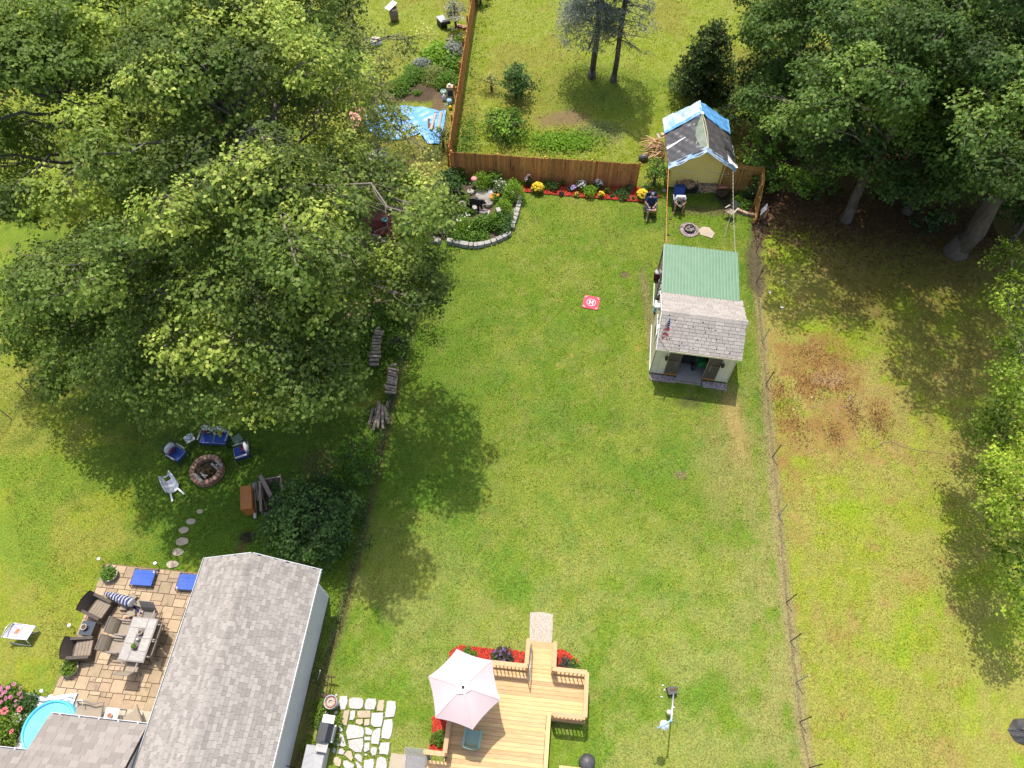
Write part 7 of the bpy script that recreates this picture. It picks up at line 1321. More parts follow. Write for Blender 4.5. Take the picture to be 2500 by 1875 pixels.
tag(B().ell((0, 0, .15), (.3, .22, .25), 10, 7).build('black_bag', MBLKT, loc=zYel(55, 945)), 'black plastic bag beside the kindling heap', 'bag'); tag(B().prism([(-.15, -.12), (.15, -.1), (.12, .12), (-.14, .1)], 0, .12).build('stone_block', MGRANT, loc=zYel(325, 610)), 'flat stone in the grass behind the kindling heap', 'stone'); tag(B().beam((0, 0, 0), (.1, -.45, .03), .14, .04).build('plank', MGREYW, loc=zYel(245, 590)), 'short plank in the grass behind the kindling heap', 'board')
p = zYel(1120, 1380, .3); kb = root('fire_bowl', (p.x, p.y, 0), 0, 'dark iron fire bowl beside the stacked firewood', 'fire bowl'); B().lathe([(.12, 0), (.2, .05), (.30, .3), (.31, .33), (.27, .32), (.001, .2)], n=20).build('bowl', MRUST, kb, True)
for s in (-1, 1): B().tube([(s * .31, -.06, .3), (s * .37, 0, .34), (s * .31, .06, .3)], .012, 6).build('handle', MIRON, kb)
p = zYel(1130, 1305, .62); tag(B().box((0, 0, 0), (.5, .1, .18)).box((0, -.052, 0), (.44, .004, .10), m=1).build('red_board', [MTERRA, MPINKF], loc=p), 'small red board above the iron fire bowl', 'board')
def hook(name, lab, base, top, hookp):
    t = root(name, base, 0, lab, 'hook'); b_ = base; B().tube([Vector((0, 0, -.1)), top - b_], .014, 6).build('rod', MIRON, t, True); d = hookp - top; B().tube([top - b_, top - b_ + Vector((.02, 0, .10)), top - b_ + d * .5 + Vector((0, 0, .13)), top - b_ + d + Vector((0, 0, .02)), top - b_ + d * .8 - Vector((0, 0, .06))], .010, 6).build('crook', MIRON, t, True)
b0 = zYel(795, 1245); hook('shepherd_hook', 'tall black shepherd hook in front of the yellow shed wall', b0, b0 + Vector((.02, 0, 1.75)), b0 + Vector((.36, 0, 1.7)))
for i, (x, y, w_, lab) in enumerate(((470, 1290, .18, 'bent dark metal bar left of the firewood bin'), (1080, 1290, .12, 'bent dark metal bar in front of the new fence'), (1195, 1300, .14, 'dark bar leaning on the new fence'))):
    b0 = zYel(x, y + 20); t = root('metal_bar', b0, 0, lab, 'bar'); B().tube([(0, 0, 0), (0, .05, .62), (w_, .05, .68), (w_ * 1.1, .05, .3)], .014, 6).build('bar', MIRON, t, True)
# folding chair
zc_ = zMen; fc = root('folding_chair', zMen(1540, 540), 0, 'grey sling folding chair facing left beside the corner bed', 'chair'); fo_ = fc.location.copy(); qq = lambda x, y, z: zMen(x, y, z) - fo_
s4 = [qq(1425, 485, .42), qq(1510, 445, .42), qq(1615, 500, .42), qq(1530, 550, .42)]; k4 = [qq(1500, 420, .45), qq(1565, 305, .92), qq(1658, 365, .92), qq(1610, 465, .45)]
for nm, q_, mt in (('seat', s4, MSLING), ('backrest', k4, MTAUPE)): B().sheet(lambda u, v: q_[0].lerp(q_[1], u).lerp(q_[3].lerp(q_[2], u), v), 4, 4, th=.02).build(nm, mt, fc)
for a, b_ in ((s4[0], qq(1390, 580, 0)), (s4[3], qq(1500, 640, 0)), (k4[0], qq(1480, 560, 0)), (k4[3], qq(1600, 600, 0))): B().tube([a, b_], .014, 6).build('leg', MIRON, fc)
for a, b_ in ((qq(1438, 435, .64), qq(1512, 392, .64)), (qq(1560, 520, .64), qq(1640, 450, .64))): B().beam(a, b_, .05, .03).build('armrest', MPOT, fc)
for k, a in enumerate((k4[1], k4[2])): B().tube([a, s4[1 + k] if k else s4[1]], .013, 6).build('back_post', MIRON, fc)
stick('leaning_rake', 'thin rake handle on the grass in front of the folding chair', 'tool', [zMen(1520, 560, .35), zMen(1420, 900, .02)], .013, MGREYW)
for i, (x, y, r_, pal, lab) in enumerate(((1640, 330, .3, 'lime', 'light green plant behind the folding chair'), (1720, 410, .42, 'fresh', 'leafy plant in the corner bed by the curved blocks'), (1780, 390, .25, 'fresh', 'small plant near the new fence in the corner bed'), (1840, 250, .35, 'dark', 'dark plant against the inside of the sloping fence'))): plant('bedding_plant', lab, 'plant', zMen(x, y), r_, .3, pal, 540 + i, size=.10)
for i, (x, y, lab) in enumerate(((560, 610, 'pair of pale leaves on the grass by the orange rope'), (530, 865, 'white weed flower on the grass near the orange rope'))): plant('weed', lab, 'weed', zMen(x, y), .07, .06, 'pale', 560 + i, size=.06)
tag(B().ell((0, 0, .05), (.12, .1, .12), 8, 6).build('rock', MSTONE, loc=zYel(340, 1370)), 'grey rock at the left foot of the yellow shed', 'rock')
# ropes and light strings
def string(name, lab, a, b_, sag, r_, mt, nb, bulb=None, grp=None):
    t = root(name, a, 0, lab, 'rope' if not bulb else 'string lights', grp); pts = []
    for k in range(25): u = k / 24; pts.append((b_ - a) * u - Vector((0, 0, sag * 4 * u * (1 - u))))
    B().tube(pts, r_, 5).build('cord', mt, t)
    if bulb:
        bmx = B().ell((0, 0, -.03), (.028, .028, .036), 8, 6).mesh('bulb', bulb)
        for k in range(nb): u = (k + .5) / nb; link('bulb', bmx, t, (b_ - a) * u - Vector((0, 0, sag * 4 * u * (1 - u) + .012)))
    return t
string('orange_rope', 'orange rope stretched from the yellow shed to the green roof', zYel(400, 1060, 1.95), TS @ Vector((.08, 6.0, 2.3)), .18, .016, MROPE, 7, MBULB); string('light_string', 'white string of bulbs stretched from the yellow shed to the green roof', zYel(1272, 1075, 1.95), TS @ Vector((3.4, 6.0, 2.3)), .16, .013, MGREYW, 22, MBULB)
string('light_string', 'string of tiny lights across the left front of the yellow shed', zYel(430, 1060, 1.7), zYel(790, 1100, 1.55), .06, .005, MPOT, 12, MBULB); string('light_string', 'string of tiny lights from the shepherd hook to the new fence', zYel(885, 1060, 1.7), zYel(1230, 1120, 1.6), .16, .005, MIRON, 9, MBULB)
string('slack_cable', 'thin dark cable hanging beside the orange rope', zMen(480, 1010, 2.2), zMen(470, 700, 1.8), .15, .008, MIRON, 0)

# ---------------------------------------------------------------- left neighbour: far garden
zT = zTop
b0 = zT(715, 340); br = root('trash_barrel', b0, 0, 'brown barrel with a white board across its top, in the far left yard', 'barrel'); B().lathe([(.26, 0), (.30, .3), (.30, .6), (.27, .85), (.25, .85), (.24, .8), (.001, .8)], n=20).build('barrel', MOLDW, br, True); B().box((-.12, .06, .98), (.48, .80, .03), rz=-.72, rx=.25).build('white_board', MRES, br)
s4 = [zT(1410, 282, .5), zT(1530, 245, .5), zT(1605, 345, .5), zT(1495, 375, .5)]; c = sum(s4, Vector()) / 4; bx_ = root('potting_bench', (c.x, c.y, 0), 0, 'grey slab bench with a dark side in the far left yard by the fence', 'bench'); B().prism([(q_.x - c.x, q_.y - c.y) for q_ in s4], .44, .5).build('bench_top', MGREYP, bx_); B().prism([((q_.x - c.x) * .9, (q_.y - c.y) * .9) for q_ in s4], 0, .44).build('bench_side', MBLACK, bx_); p = zT(1590, 360, .5); B().box((p.x - c.x, p.y - c.y, .45), (.5, .25, .2), rz=.3).build('bench_arm', MBLACK, bx_)
p = zT(400, 690, .2); wtb = root('ribbed_tub', (p.x, p.y, 0), 0, 'white ribbed tub of soil in the grass of the far left yard', 'tub'); B().lathe([(.36, 0), (.40, .06), (.36, .09), (.37, .15), (.33, .18), (.34, .24), (.30, .27), (.30, .33), (.26, .33), (.25, .28), (.001, .28)], n=26).build('tub', MRES, wtb, True); B().lathe([(.001, .29), (.25, .29)], n=16).build('soil', MGRANT, wtb); B().tube([(-.05, 0, .29), (-.06, .02, .55)], .012, 5).build('stake', MIRON, wtb)
r = random.Random(5)
for k in range(16): o = B().ell((0, 0, .03), (r.uniform(.07, .14), r.uniform(.06, .11), .09), 8, 6).build('stone', MSTONE if k % 4 == 0 else MSTONED, loc=zT(1600 + r.uniform(0, 230), 590 + r.uniform(0, 190))); tag(o, 'stone in the dark heap along the far side fence', 'stone', 'stone heap along the side fence')
for k in range(3): o = B().box((0, 0, .08), (.3, .16, .14)).build('clay_block', MSALM, loc=zT(1800 + k * 45, 455 + k * 16), rot=(0, 0, .2 * k)); tag(o, 'salmon clay block by the far side fence', 'brick', 'clay blocks by the far fence')
stick('plant_stake', 'thin metal plant stake near the stone heap', 'stake', [zT(1630, 620), zT(1625, 480, .05) * .0 + zT(1630, 620) + Vector((0, 0, 1.1))], .01, MIRON)
for i, (x, y, r_, h, pal, sz, lab) in enumerate([(1450, 960, 1.2, .55, 'lime', .24, 'large-leaved yellow-green squash plant in the far left vegetable bed'), (1660, 1130, .85, .6, 'fresh', .20, 'large-leaved plant close to the side fence'), (1700, 900, .7, .7, 'spruce', .14, 'blue-green plant by the side fence, below the stone heap'), (1180, 1140, .6, .6, 'spruce', .13, 'blue-green plant at the left end of the vegetable bed'), (1370, 1290, .9, .5, 'light', .10, 'rusty green ferny plant in front of the squash'), (1050, 1300, .9, .5, 'fresh', .11, 'green plant left of the ferny one'), (1600, 1400, .8, .6, 'fresh', .12, 'green plant near the fence behind the blue tarp'), (1800, 750, .4, .6, 'fresh', .11, 'small green plant right of the stone heap'), (800, 1500, .8, .5, 'fresh', .12, 'green plant at the edge of the dark soil bed'), (1100, 1580, .25, .2, 'fresh', .1, 'young plant in the dark soil bed')]):
    plant('vegetable_plant', lab, 'plant', zT(x, y), r_, h, pal, 600 + i, 'plants of the far left garden', sz, None, None, .07, None)
zt = zTarp
tp = [zt(*q_) for q_ in ((236, 250), (460, 244), (760, 260), (970, 298), (1032, 300), (1012, 460), (968, 640), (848, 632), (838, 500), (600, 590), (400, 610), (220, 460))]
c = sum(tp, Vector()) / len(tp); mb = B(); n = 72
for j in range(13):
    for k in range(n):
        u = k / n * len(tp); i = int(u); e = tp[i].lerp(tp[(i + 1) % len(tp)], u - i); q_ = (e - c) * (j / 12); mb.v.append((q_.x, q_.y, .05 + .035 * math.sin(q_.x * 5 + q_.y * 3) + .025 * math.sin(q_.y * 11 - q_.x * 6) + .015 * math.sin(q_.x * 19)))
mb.f = [(j * n + k, (j + 1) * n + k, (j + 1) * n + (k + 1) % n, j * n + (k + 1) % n) for j in range(12) for k in range(n)]; mb.m = [0] * len(mb.f); o = mb.build('ground_tarp', MBLUET, None, True, loc=(c.x, c.y, .03)); tag(o, 'bright blue tarp spread on the ground under the pale tree', 'tarp')
for i, (a, b_) in enumerate((((925, 325), (878, 488)), ((985, 308), (957, 472)))): p, q_ = zt(*a, .12), zt(*b_, .12); o = B().beam(p - p, q_ - p, .16, .12).build('timber', MGREYW, loc=p); tag(o, ['pale timber on the blue ground tarp, left of two', 'pale timber on the blue ground tarp, nearer the fence'][i], 'timber')
sp_ = [zt(*q_) for q_ in ((40, 255), (212, 262), (150, 505), (60, 530))]; c = sp_[0]; o = B().prism([((q_ - c).x, (q_ - c).y) for q_ in sp_], 0, .03).build('salmon_sheet', MSALM, loc=c); tag(o, 'salmon sheet on the ground left of the blue ground tarp', 'tarp')
tag(B().prism([((q_ - c).x, (q_ - c).y) for q_ in [zt(*w_) for w_ in ((845, 330), (960, 310), (930, 480), (850, 500))]], .0, .07).build('chip_patch', MDIRT, loc=c), kind='structure')
for i, (nm, x, y, z, shp, mt, lab) in enumerate((('plastic_pot', 1010, 140, .0, [(.14, 0), (.19, .35), (.17, .35), (.15, .3), (.001, .28)], MSAGE, 'grey-green bucket by the fence corner'), ('plastic_jug', 1014, 185, 0, [(.13, 0), (.14, .25), (.05, .36), (.04, .4), (.001, .4)], MRES, 'white plastic jug by the fence corner'), ('watering_can', 1070, 225, 0, [(.16, 0), (.17, .25), (.12, .34), (.001, .34)], MBLUEP, 'pale blue watering can beside the fence'), ('ball', 1077, 275, 0, [(.001, 0), (.09, .03), (.12, .12), (.09, .21), (.001, .24)], MYLWP, 'yellow ball against the fence'))):
    t = root(nm, zt(x, y), 0, lab, nm.split('_')[-1]); B().lathe(shp, n=16).build('body', mt, t, True); (B().tube([(-.1, 0, shp[1][1]), (0, 0, shp[1][1] + .14), (.1, 0, shp[1][1])], .01, 5).build('handle', MIRON, t) if nm != 'ball' else None)
t = root('garden_cabinet', zt(1082, 170), 0, 'open tan cabinet with a white cup on it against the side fence', 'cabinet'); B().box((0, 0, .45), (.38, .34, .9)).build('case', MGRANT, t); B().box((0, -.175, .5), (.3, .01, .4)).build('shade_panel', MBLACK, t); B().lathe([(.07, .9), (.085, 1.02), (.001, 1.0)], (-.03, 0, 0), 12).build('cup', MRES, t, True)  # black panel stands in for the shade inside the open cabinet
for k in range(2): stick('crutch_pole', 'thin pale pole leaning beside the blue watering can', 'pole', [zt(1005 + k * 28, 300), zt(1018 + k * 30, 225, .9)], .02, MALU, 'pale poles beside the watering can')
cn = root('maroon_canopy', zt(400, 1480), R(20), 'maroon canopy with a teal disc on top, half hidden under the big maple', 'canopy'); co = cn.location.copy(); P6 = [zt(*q_, 1.7) - co for q_ in ((345, 1325), (470, 1345), (562, 1400), (556, 1590), (250, 1500), (195, 1400))]; P6 = [Matrix.Rotation(-R(20), 4, 'Z') @ q_ for q_ in P6]; cc = Matrix.Rotation(-R(20), 4, 'Z') @ (zt(415, 1398, 2.15) - co)
mb = B(); 
for k in range(6): mb.add([cc, P6[k], P6[(k + 1) % 6]], [(0, 1, 2)]); mb.add([P6[k], P6[(k + 1) % 6], P6[(k + 1) % 6] - Vector((0, 0, .25)), P6[k] - Vector((0, 0, .25))], [(0, 1, 2, 3)])
mb.build('canvas', MMAROON, cn); B().lathe([(.15, .0), (.17, .03), (.06, .06), (.05, .02)], cc, 16).build('disc', MTEAL, cn, True); B().tube([(cc.x, cc.y, 0), cc], .03, 8).build('pole', MIRON, cn)
pot('blue_tub', 'blue tub next to the maroon canopy', zt(640, 1520), .3, .4, mat('blue_plastic', (.03, .22, .42), None, 4, .4), cat='tub')
t = root('lichen_table', zt(330, 900), R(10), 'grey table top spotted with yellow lichen under the pale tree', 'table'); lm_ = mat('lichen_slab', (.34, .32, .33), (.28, .26, .27), 5, .9, .4, c3=(.30, .22, .03), sc3=2.2, amt3=.5); B().box((0, 0, .6), (1.5, 2.2, .06)).build('table_top', lm_, t)
for sx in (-.6, .6):
    for sy in (-.9, .9): B().box((sx, sy, .29), (.08, .08, .58)).build('leg', MOLDW, t)
stick('red_post', 'red post standing under the pale tree', 'post', [zt(600, 1260), zt(600, 1260) + Vector((0, 0, 1.1))], .07, MTERRA)
hp = root('rust_shed', D(462, 318), R(-8), 'low rust-brown shed mostly hidden under the maples', 'shed'); B().box((0, 0, .8), (2.2, 1.6, 1.6)).build('wall', MMAROON, hp); B().add([(-1.25, -1, 1.55), (1.25, -1, 1.55), (1.25, 1, 1.55), (-1.25, 1, 1.55), (-1.25, 0, 2.1), (1.25, 0, 2.1)], [(0, 1, 5, 4), (2, 3, 4, 5), (0, 4, 3), (1, 2, 5), (0, 3, 2, 1)]).build('roof', MTERRA, hp)
p = D(748, 632, .4); t = root('garden_chair', (p.x, p.y, 0), 1.2, 'dark green garden chair in the shade beside the maple trunk', 'chair')
for nm, mb in (('seat', B().box((0, 0, .4), (.5, .5, .04))), ('backrest', B().box((0, -.26, .7), (.5, .05, .6), rx=-.25)), ('leg', B().box((-.2, .2, .2), (.05, .05, .4))), ('leg', B().box((.2, .2, .2), (.05, .05, .4))), ('leg', B().box((-.2, -.2, .2), (.05, .05, .4))), ('leg', B().box((.2, -.2, .2), (.05, .05, .4)))): mb.build(nm, mat('dark_green_plastic', (.012, .03, .035), None, 4, .5) if 'dark_green_plastic' not in bpy.data.materials else bpy.data.materials['dark_green_plastic'], t)
# back yard weeds and vegetables
def scatter(name, lab, cat, polyf, n, size, pal, zr, seed, spread=1.):
    r = np.random.default_rng(seed); c = np.array([(*polyf(r), r.uniform(*zr)) for _ in range(n)]); v, f, t_ = leaves(r, c, n, size, GREEN[pal], spread=spread); return tag(link(name, mesh_np(name, v, f, MLEAF, t_)), lab, cat, kind='stuff')
scatter('weeds', 'tall weeds growing along the back of the brown fence', 'weeds', lambda r: tuple((fa.lerp(fb, r.uniform(0, 1)) + Vector((0, .25 + abs(r.normal(0, .55)), 0))).xy), 6500, .13, 'lime', (.05, .55), 21)
scatter('bean_plants', 'low bright green vegetable patch in the back yard', 'plants', lambda r: tuple((D(1215, 308) + Vector((r.normal(0, .95), r.normal(0, .42), 0))).xy), 3600, .12, 'lime', (.03, .28), 22)
scatter('ground_plants', 'sparse seedlings on the bare back yard soil', 'plants', lambda r: tuple((D(1290, 285) + Vector((r.normal(0, .8), r.normal(0, .5), 0))).xy), 700, .11, 'pale', (.02, .12), 23)
scatter('weeds', 'loose weeds growing along the right side of the side fence', 'weeds', lambda r: tuple((sa.lerp(sb, r.uniform(0, .9) ** 1.6) + Vector((.25 + abs(r.normal(0, .45)), 0, 0))).xy) if r.uniform() < .35 else tuple((sa + Vector((.9 + r.normal(0, .45), 1.8 + r.normal(0, 1.6), 0))).xy), 1300, .12, 'fresh', (.03, .35), 24)
lf = [Vector((*q_, 0)) for q_ in LFENCE]
scatter('weeds', 'weeds growing along the left wire fence', 'weeds', lambda r: (lambda k, u: tuple((lf[k].lerp(lf[k + 1], u) + Vector((-abs(r.normal(0, .35)), 0, 0))).xy))(r.integers(0, 7), r.uniform(0, 1)), 1900, .08, 'fresh', (.02, .2), 25)
scatter('ground_cover', 'leafy ground cover under the left maples beside the log stacks', 'plants', lambda r: tuple((D(820, 720) + Vector((r.normal(0, .8), r.normal(0, 1.3), 0))).xy), 3200, .12, 'fresh', (.02, .35), 26)
tag(stick('sapling', 'bare thin sapling in the back yard left of the spruces', 'sapling', [D(1300, 238), D(1300, 238) + Vector((.05, 0, .5)), D(1300, 238) + Vector((0, 0, 1.0))], .012, MBARKD))
pl_ = root('swimming_pool', D(1860, -8), 0, 'round blue pool glimpsed through the wood at the top of the photo', 'pool'); B().lathe([(2.6, 0), (2.6, 1.2), (2.5, 1.2), (2.5, 1.05)], n=40).build('pool_wall', MRES, pl_, True); B().lathe([(.001, 1.08), (2.52, 1.08)], n=40).build('water', MWATER, pl_)

# ---------------------------------------------------------------- bottom left corner: pool, bench, flowers
q4 = [zBL(*w_) for w_ in ((530, 410), (740, 320), (1000, 420), (1050, 620), (700, 1200), (180, 1130))]; tag(B().prism([tuple(w_.xy) for w_ in q4], -.05, .04).build('cobble_pad', mat('white_cobble', (.66, .62, .60), (.5, .46, .44), 14, .9, .6, 25)), kind='structure')
p = zBL(690, 800, .42); pw = root('wading_pool', (p.x, p.y, .03), 0, 'round aqua wading pool half hidden by the wing roof', 'pool'); B().lathe([(.90, 0), (.93, .2), (.91, .42), (.86, .45), (.83, .40), (.83, .3)], n=40).build('pool_wall', MPOOL, pw, True); B().lathe([(.001, .36), (.84, .36)], n=40).build('water', MWATER, pw)
tw = [zBL(*w_, .05) for w_ in ((540, 410), (720, 365), (900, 330), (1120, 298), (1060, 450), (1040, 560), (970, 600), (900, 470), (730, 460))]; c = sum(tw, Vector()) / len(tw); r = random.Random(6); mb = B(); n = 45
for j in range(8):
    for k in range(n): u = k / n * len(tw); i = int(u); e = tw[i].lerp(tw[(i + 1) % len(tw)], u - i); w_ = (e - c) * (j / 7); mb.v.append((w_.x, w_.y, .06 + (.22 * (1 - j / 7) + r.uniform(-.05, .07)) * (1 if j < 7 else .3)))
mb.f = [(j * n + k, (j + 1) * n + k, (j + 1) * n + (k + 1) % n, j * n + (k + 1) % n) for j in range(7) for k in range(n)]; mb.m = [0] * len(mb.f); o = mb.build('plastic_sheet', MTARPW, None, False, loc=c); tag(o, 'crumpled white plastic sheet between the wading pool and the patio', 'sheet')
p = zBL(1280, 600, .42); gl = root('glider_bench', (p.x, p.y, .03), ROT, 'brown sling glider bench beside the glass table, next to the wing gutter', 'bench'); B().sheet(lambda u, v: (-.55 + 1.0 * u, -.3 + .6 * v, .42 - .04 * math.sin(v * 3.1)), 6, 6, th=.02).build('seat', MSLING, gl); B().tube([(-.55, -.3, 0), (-.55, .3, .42), (-.5, .34, .62), (-.2, .36, .65), (.1, .30, .62), (.45, .4, .6), (.5, -.3, .4)], .025, 6).build('frame', MCHRF, gl, True); B().tube([(-.6, .2, .5), (-.5, .36, .66), (-.3, .38, .66), (-.25, .2, .6)], .02, 6).build('arm', MALU, gl, True)
p = zBL(1590, 600, .5); gt_ = root('glass_table', (p.x, p.y, .03), ROT + R(3), 'small glass table with rounded corners by the wing gutter', 'table'); B().prism([(-.20, -.36), (.20, -.36), (.25, -.30), (.25, .14), (.20, .20), (-.20, .20), (-.25, .14), (-.25, -.30)], .47, .49).build('glass_top', MGLASSP, gt_)
for s in (-1, 1): B().tube([(s * .2, -.3, .47), (s * .25, -.3, 0)], .018, 6).tube([(s * .2, .16, .47), (s * .25, .2, 0)], .018, 6).build('leg', MCHRF, gt_)
pot('flower_pot', 'round pale pot with brown stems on the small glass table', (p.x - .02, p.y - .06, .52), .085, .1, MPOT, MTERRA)
p = zBL(1900, 690, .42); sg_ = root('patio_chair', (p.x, p.y, .03), ROT + R(40), 'brown sling chair tucked between the glass table and the house gutter', 'chair'); B().sheet(lambda u, v: (-.28 + .56 * u, -.3 + .6 * v, .42), 3, 3, th=.02).build('seat', MSLING, sg_)
for s in (-1, 1): B().tube([(s * .3, .4, .5), (s * .3, 0, .6), (s * .3, -.4, .6), (s * .3, -.4, 0)], .02, 6).build('arm', MCHRF, sg_, True)
tag(B().prism([tuple(zBL(*w_).xy) for w_ in ((-300, 240), (0, 275), (640, 385), (540, 420), (190, 1110), (-400, 1110))], -.05, .035).build('flower_bed', MDIRT), kind='structure')
sc_ = B().lathe([(.05, 0), (.05, .12), (.001, .16)], n=8).mesh('edging_scallop', MRES)
eg = root('scallop_edging', zBL(-200, 255), 0, 'white scalloped plastic edging along the pink flower bed', 'edging'); eo = eg.location.copy()
for k in range(40):
    u = k / 39; x = -200 + 840 * u; y = 255 + 40 * u * u + 90 * u ** 1.6; link('edging_scallop', sc_, eg, zBL(x, y) - eo)
HY = 'flowering shrubs of the bottom left bed'
for i, (x, y, r_, h, pal, lab, fl) in enumerate([(200, 400, .50, .7, 'fresh', 'pink flowering shrub nearest the white scalloped edging', (46, .10, (.62, .20, .36))), (60, 430, .42, .8, 'fresh', 'tall leafy plant at the left edge of the flower bed', (4, .13, (.7, .2, .45))), (400, 490, .42, .5, 'dark', 'fine grey-green plant left of the wading pool', (1, .2, (.75, .2, .25))), (90, 820, .72, .8, 'sun', 'big yellow-green shrub with coral flowers at the bottom left', (9, .18, (.75, .18, .22))), (330, 680, .18, .3, 'fresh', 'white flower cluster by the wading pool', (6, .16, (.82, .78, .78))), (-60, 350, .4, .7, 'fresh', 'pink flowering plant cut by the left edge', (10, .11, (.62, .24, .38))), (-150, 700, .6, .8, 'fresh', 'leafy shrub outside the bottom left corner', None)]):
    plant('flowering_shrub', lab, 'shrub', zBL(x, y, .04), r_, h, pal, 700 + i, HY, .085, None, fl[0] if fl else None, fl[1] if fl else .1, fl[2] if fl else None)

lit = np.random.default_rng(31); n = 9000; x = lit.uniform(12.9, 26, n); y = 28.6 + lit.normal(0, 1.5, n) - (x - 13) * .12; v, f, t_ = leaves(lit, np.stack([x, y, lit.uniform(.0, .05, n)], 1), n, .11, ((.10, .05, .03), (.17, .085, .05), (.26, .13, .085)), spread=.5)
tag(link('leaf_litter', mesh_np('leaf_litter', v, f, MLEAF, t_)), 'fallen brown leaves under the trees at the wood edge', 'leaf litter', kind='stuff')

dw = np.random.default_rng(41); P_ = []
for (x, y), a, b, n in (((1770, 830), 1.6, .9, 700), ((1690, 872), .6, 1.5, 420), ((1765, 770), 1.6, .9, 380), ((1900, 905), .55, 1.0, 360), ((1845, 890), .4, .9, 240), ((1730, 930), .5, .8, 200), ((1800, 940), .35, .7, 160)):
    c = D(x, y); P_.append(np.stack([c.x + dw.normal(0, a * .55, n), c.y + dw.normal(0, b * .55, n), dw.uniform(.01, .10, n)], 1))
c = np.concatenate(P_); v, f, t_ = leaves(dw, c, len(c), .10, ((.17, .085, .035), (.24, .14, .055), (.20, .19, .05)), spread=1.2, asp=.35); tag(link('dry_weeds', mesh_np('dry_weeds', v, f, MLEAF, t_)), 'rusty brown dry weeds in patches on the right-hand lawn', 'weeds', kind='stuff')
r = random.Random(15); tw_ = B().tube([(-.14, 0, 0), (0, .02, .01), (.15, -.01, 0)], .007, 5).mesh('twig', bpy.data.materials['dry_branch'])
for k in range(44): o = link('twig', tw_, None, D(r.gauss(1810, 85), r.gauss(880, 75), .02), (0, 0, r.uniform(0, 3.14)), (r.uniform(.6, 2.2), 1, 1)); tag(o, 'thin pale twig scattered among the rusty weeds on the right-hand lawn', 'twig', 'twigs on the right-hand lawn')
# ---------------------------------------------------------------- the two seated men
def skin_mesh(name, verts, edges, radii, rootv, mt, sub=2):
    me = bpy.data.meshes.new(name); me.from_pydata(verts, edges, []); o = bpy.data.objects.new(name, me); COL.objects.link(o)
    o.modifiers.new('s', 'SKIN'); sv = me.skin_vertices[0].data
    for i, r_ in enumerate(radii): sv[i].radius = r_ if isinstance(r_, tuple) else (r_, r_); sv[i].use_root = (i == rootv)
    m = o.modifiers.new('d', 'SUBSURF'); m.levels = sub; m.render_levels = sub
    dg = bpy.context.evaluated_depsgraph_get(); nm = bpy.data.meshes.new_from_object(o.evaluated_get(dg)); bpy.data.objects.remove(o); nm.name = name
    nm.materials.clear(); nm.materials.append(mt); nm.polygons.foreach_set('use_smooth', [True] * len(nm.polygons)); return nm
def join_into(me, mb):
    bm = bmesh.new(); bm.from_mesh(me); vs = [bm.verts.new(v) for v in mb.v]
    for f in mb.f:
        try: fc = bm.faces.new([vs[i] for i in f]); fc.smooth = True
        except ValueError: pass
    bm.to_mesh(me); bm.free()
def chain(J, specs):
    """J: joint -> position; specs: lists of (joint, radius). Shared joints are shared vertices."""
    idx = {}; V = []; Rr = []; E = []
    for sp in specs:
        pv = None
        for nm, r_ in sp:
            if nm not in idx: idx[nm] = len(V); V.append(J[nm]); Rr.append(r_)
            if pv is not None: E.append((pv, idx[nm]))
            pv = idx[nm]
    return V, E, Rr, idx
def hand(mb, wrist, d, side, curl=.5):
    w = Vector(wrist); d = Vector(d).normalized(); u = Vector((0, 0, 1)); s = d.cross(u).normalized() * side; u = s.cross(d).normalized() * side
    if u.z < 0: u = -u
    mb.ell(w + d * .05, (.038, .05, .018), 10, 7, M=Matrix((s, d, u)).transposed())
    for k, (off, ln) in enumerate(((-.030, .062), (-.010, .075), (.010, .07), (.028, .055))):
        b = w + d * .085 + s * off; p1 = b + d * ln * .5; p2 = p1 + d * ln * .4 - u * ln * curl; mb.tube([b - d * .02, b, p1, p2], [.009, .0095, .0085, .007], 6)
    b = w + d * .035 - s * .034; mb.tube([b, b - s * .025 + d * .03, b - s * .026 + d * .055 - u * .012], [.011, .010, .008], 6)
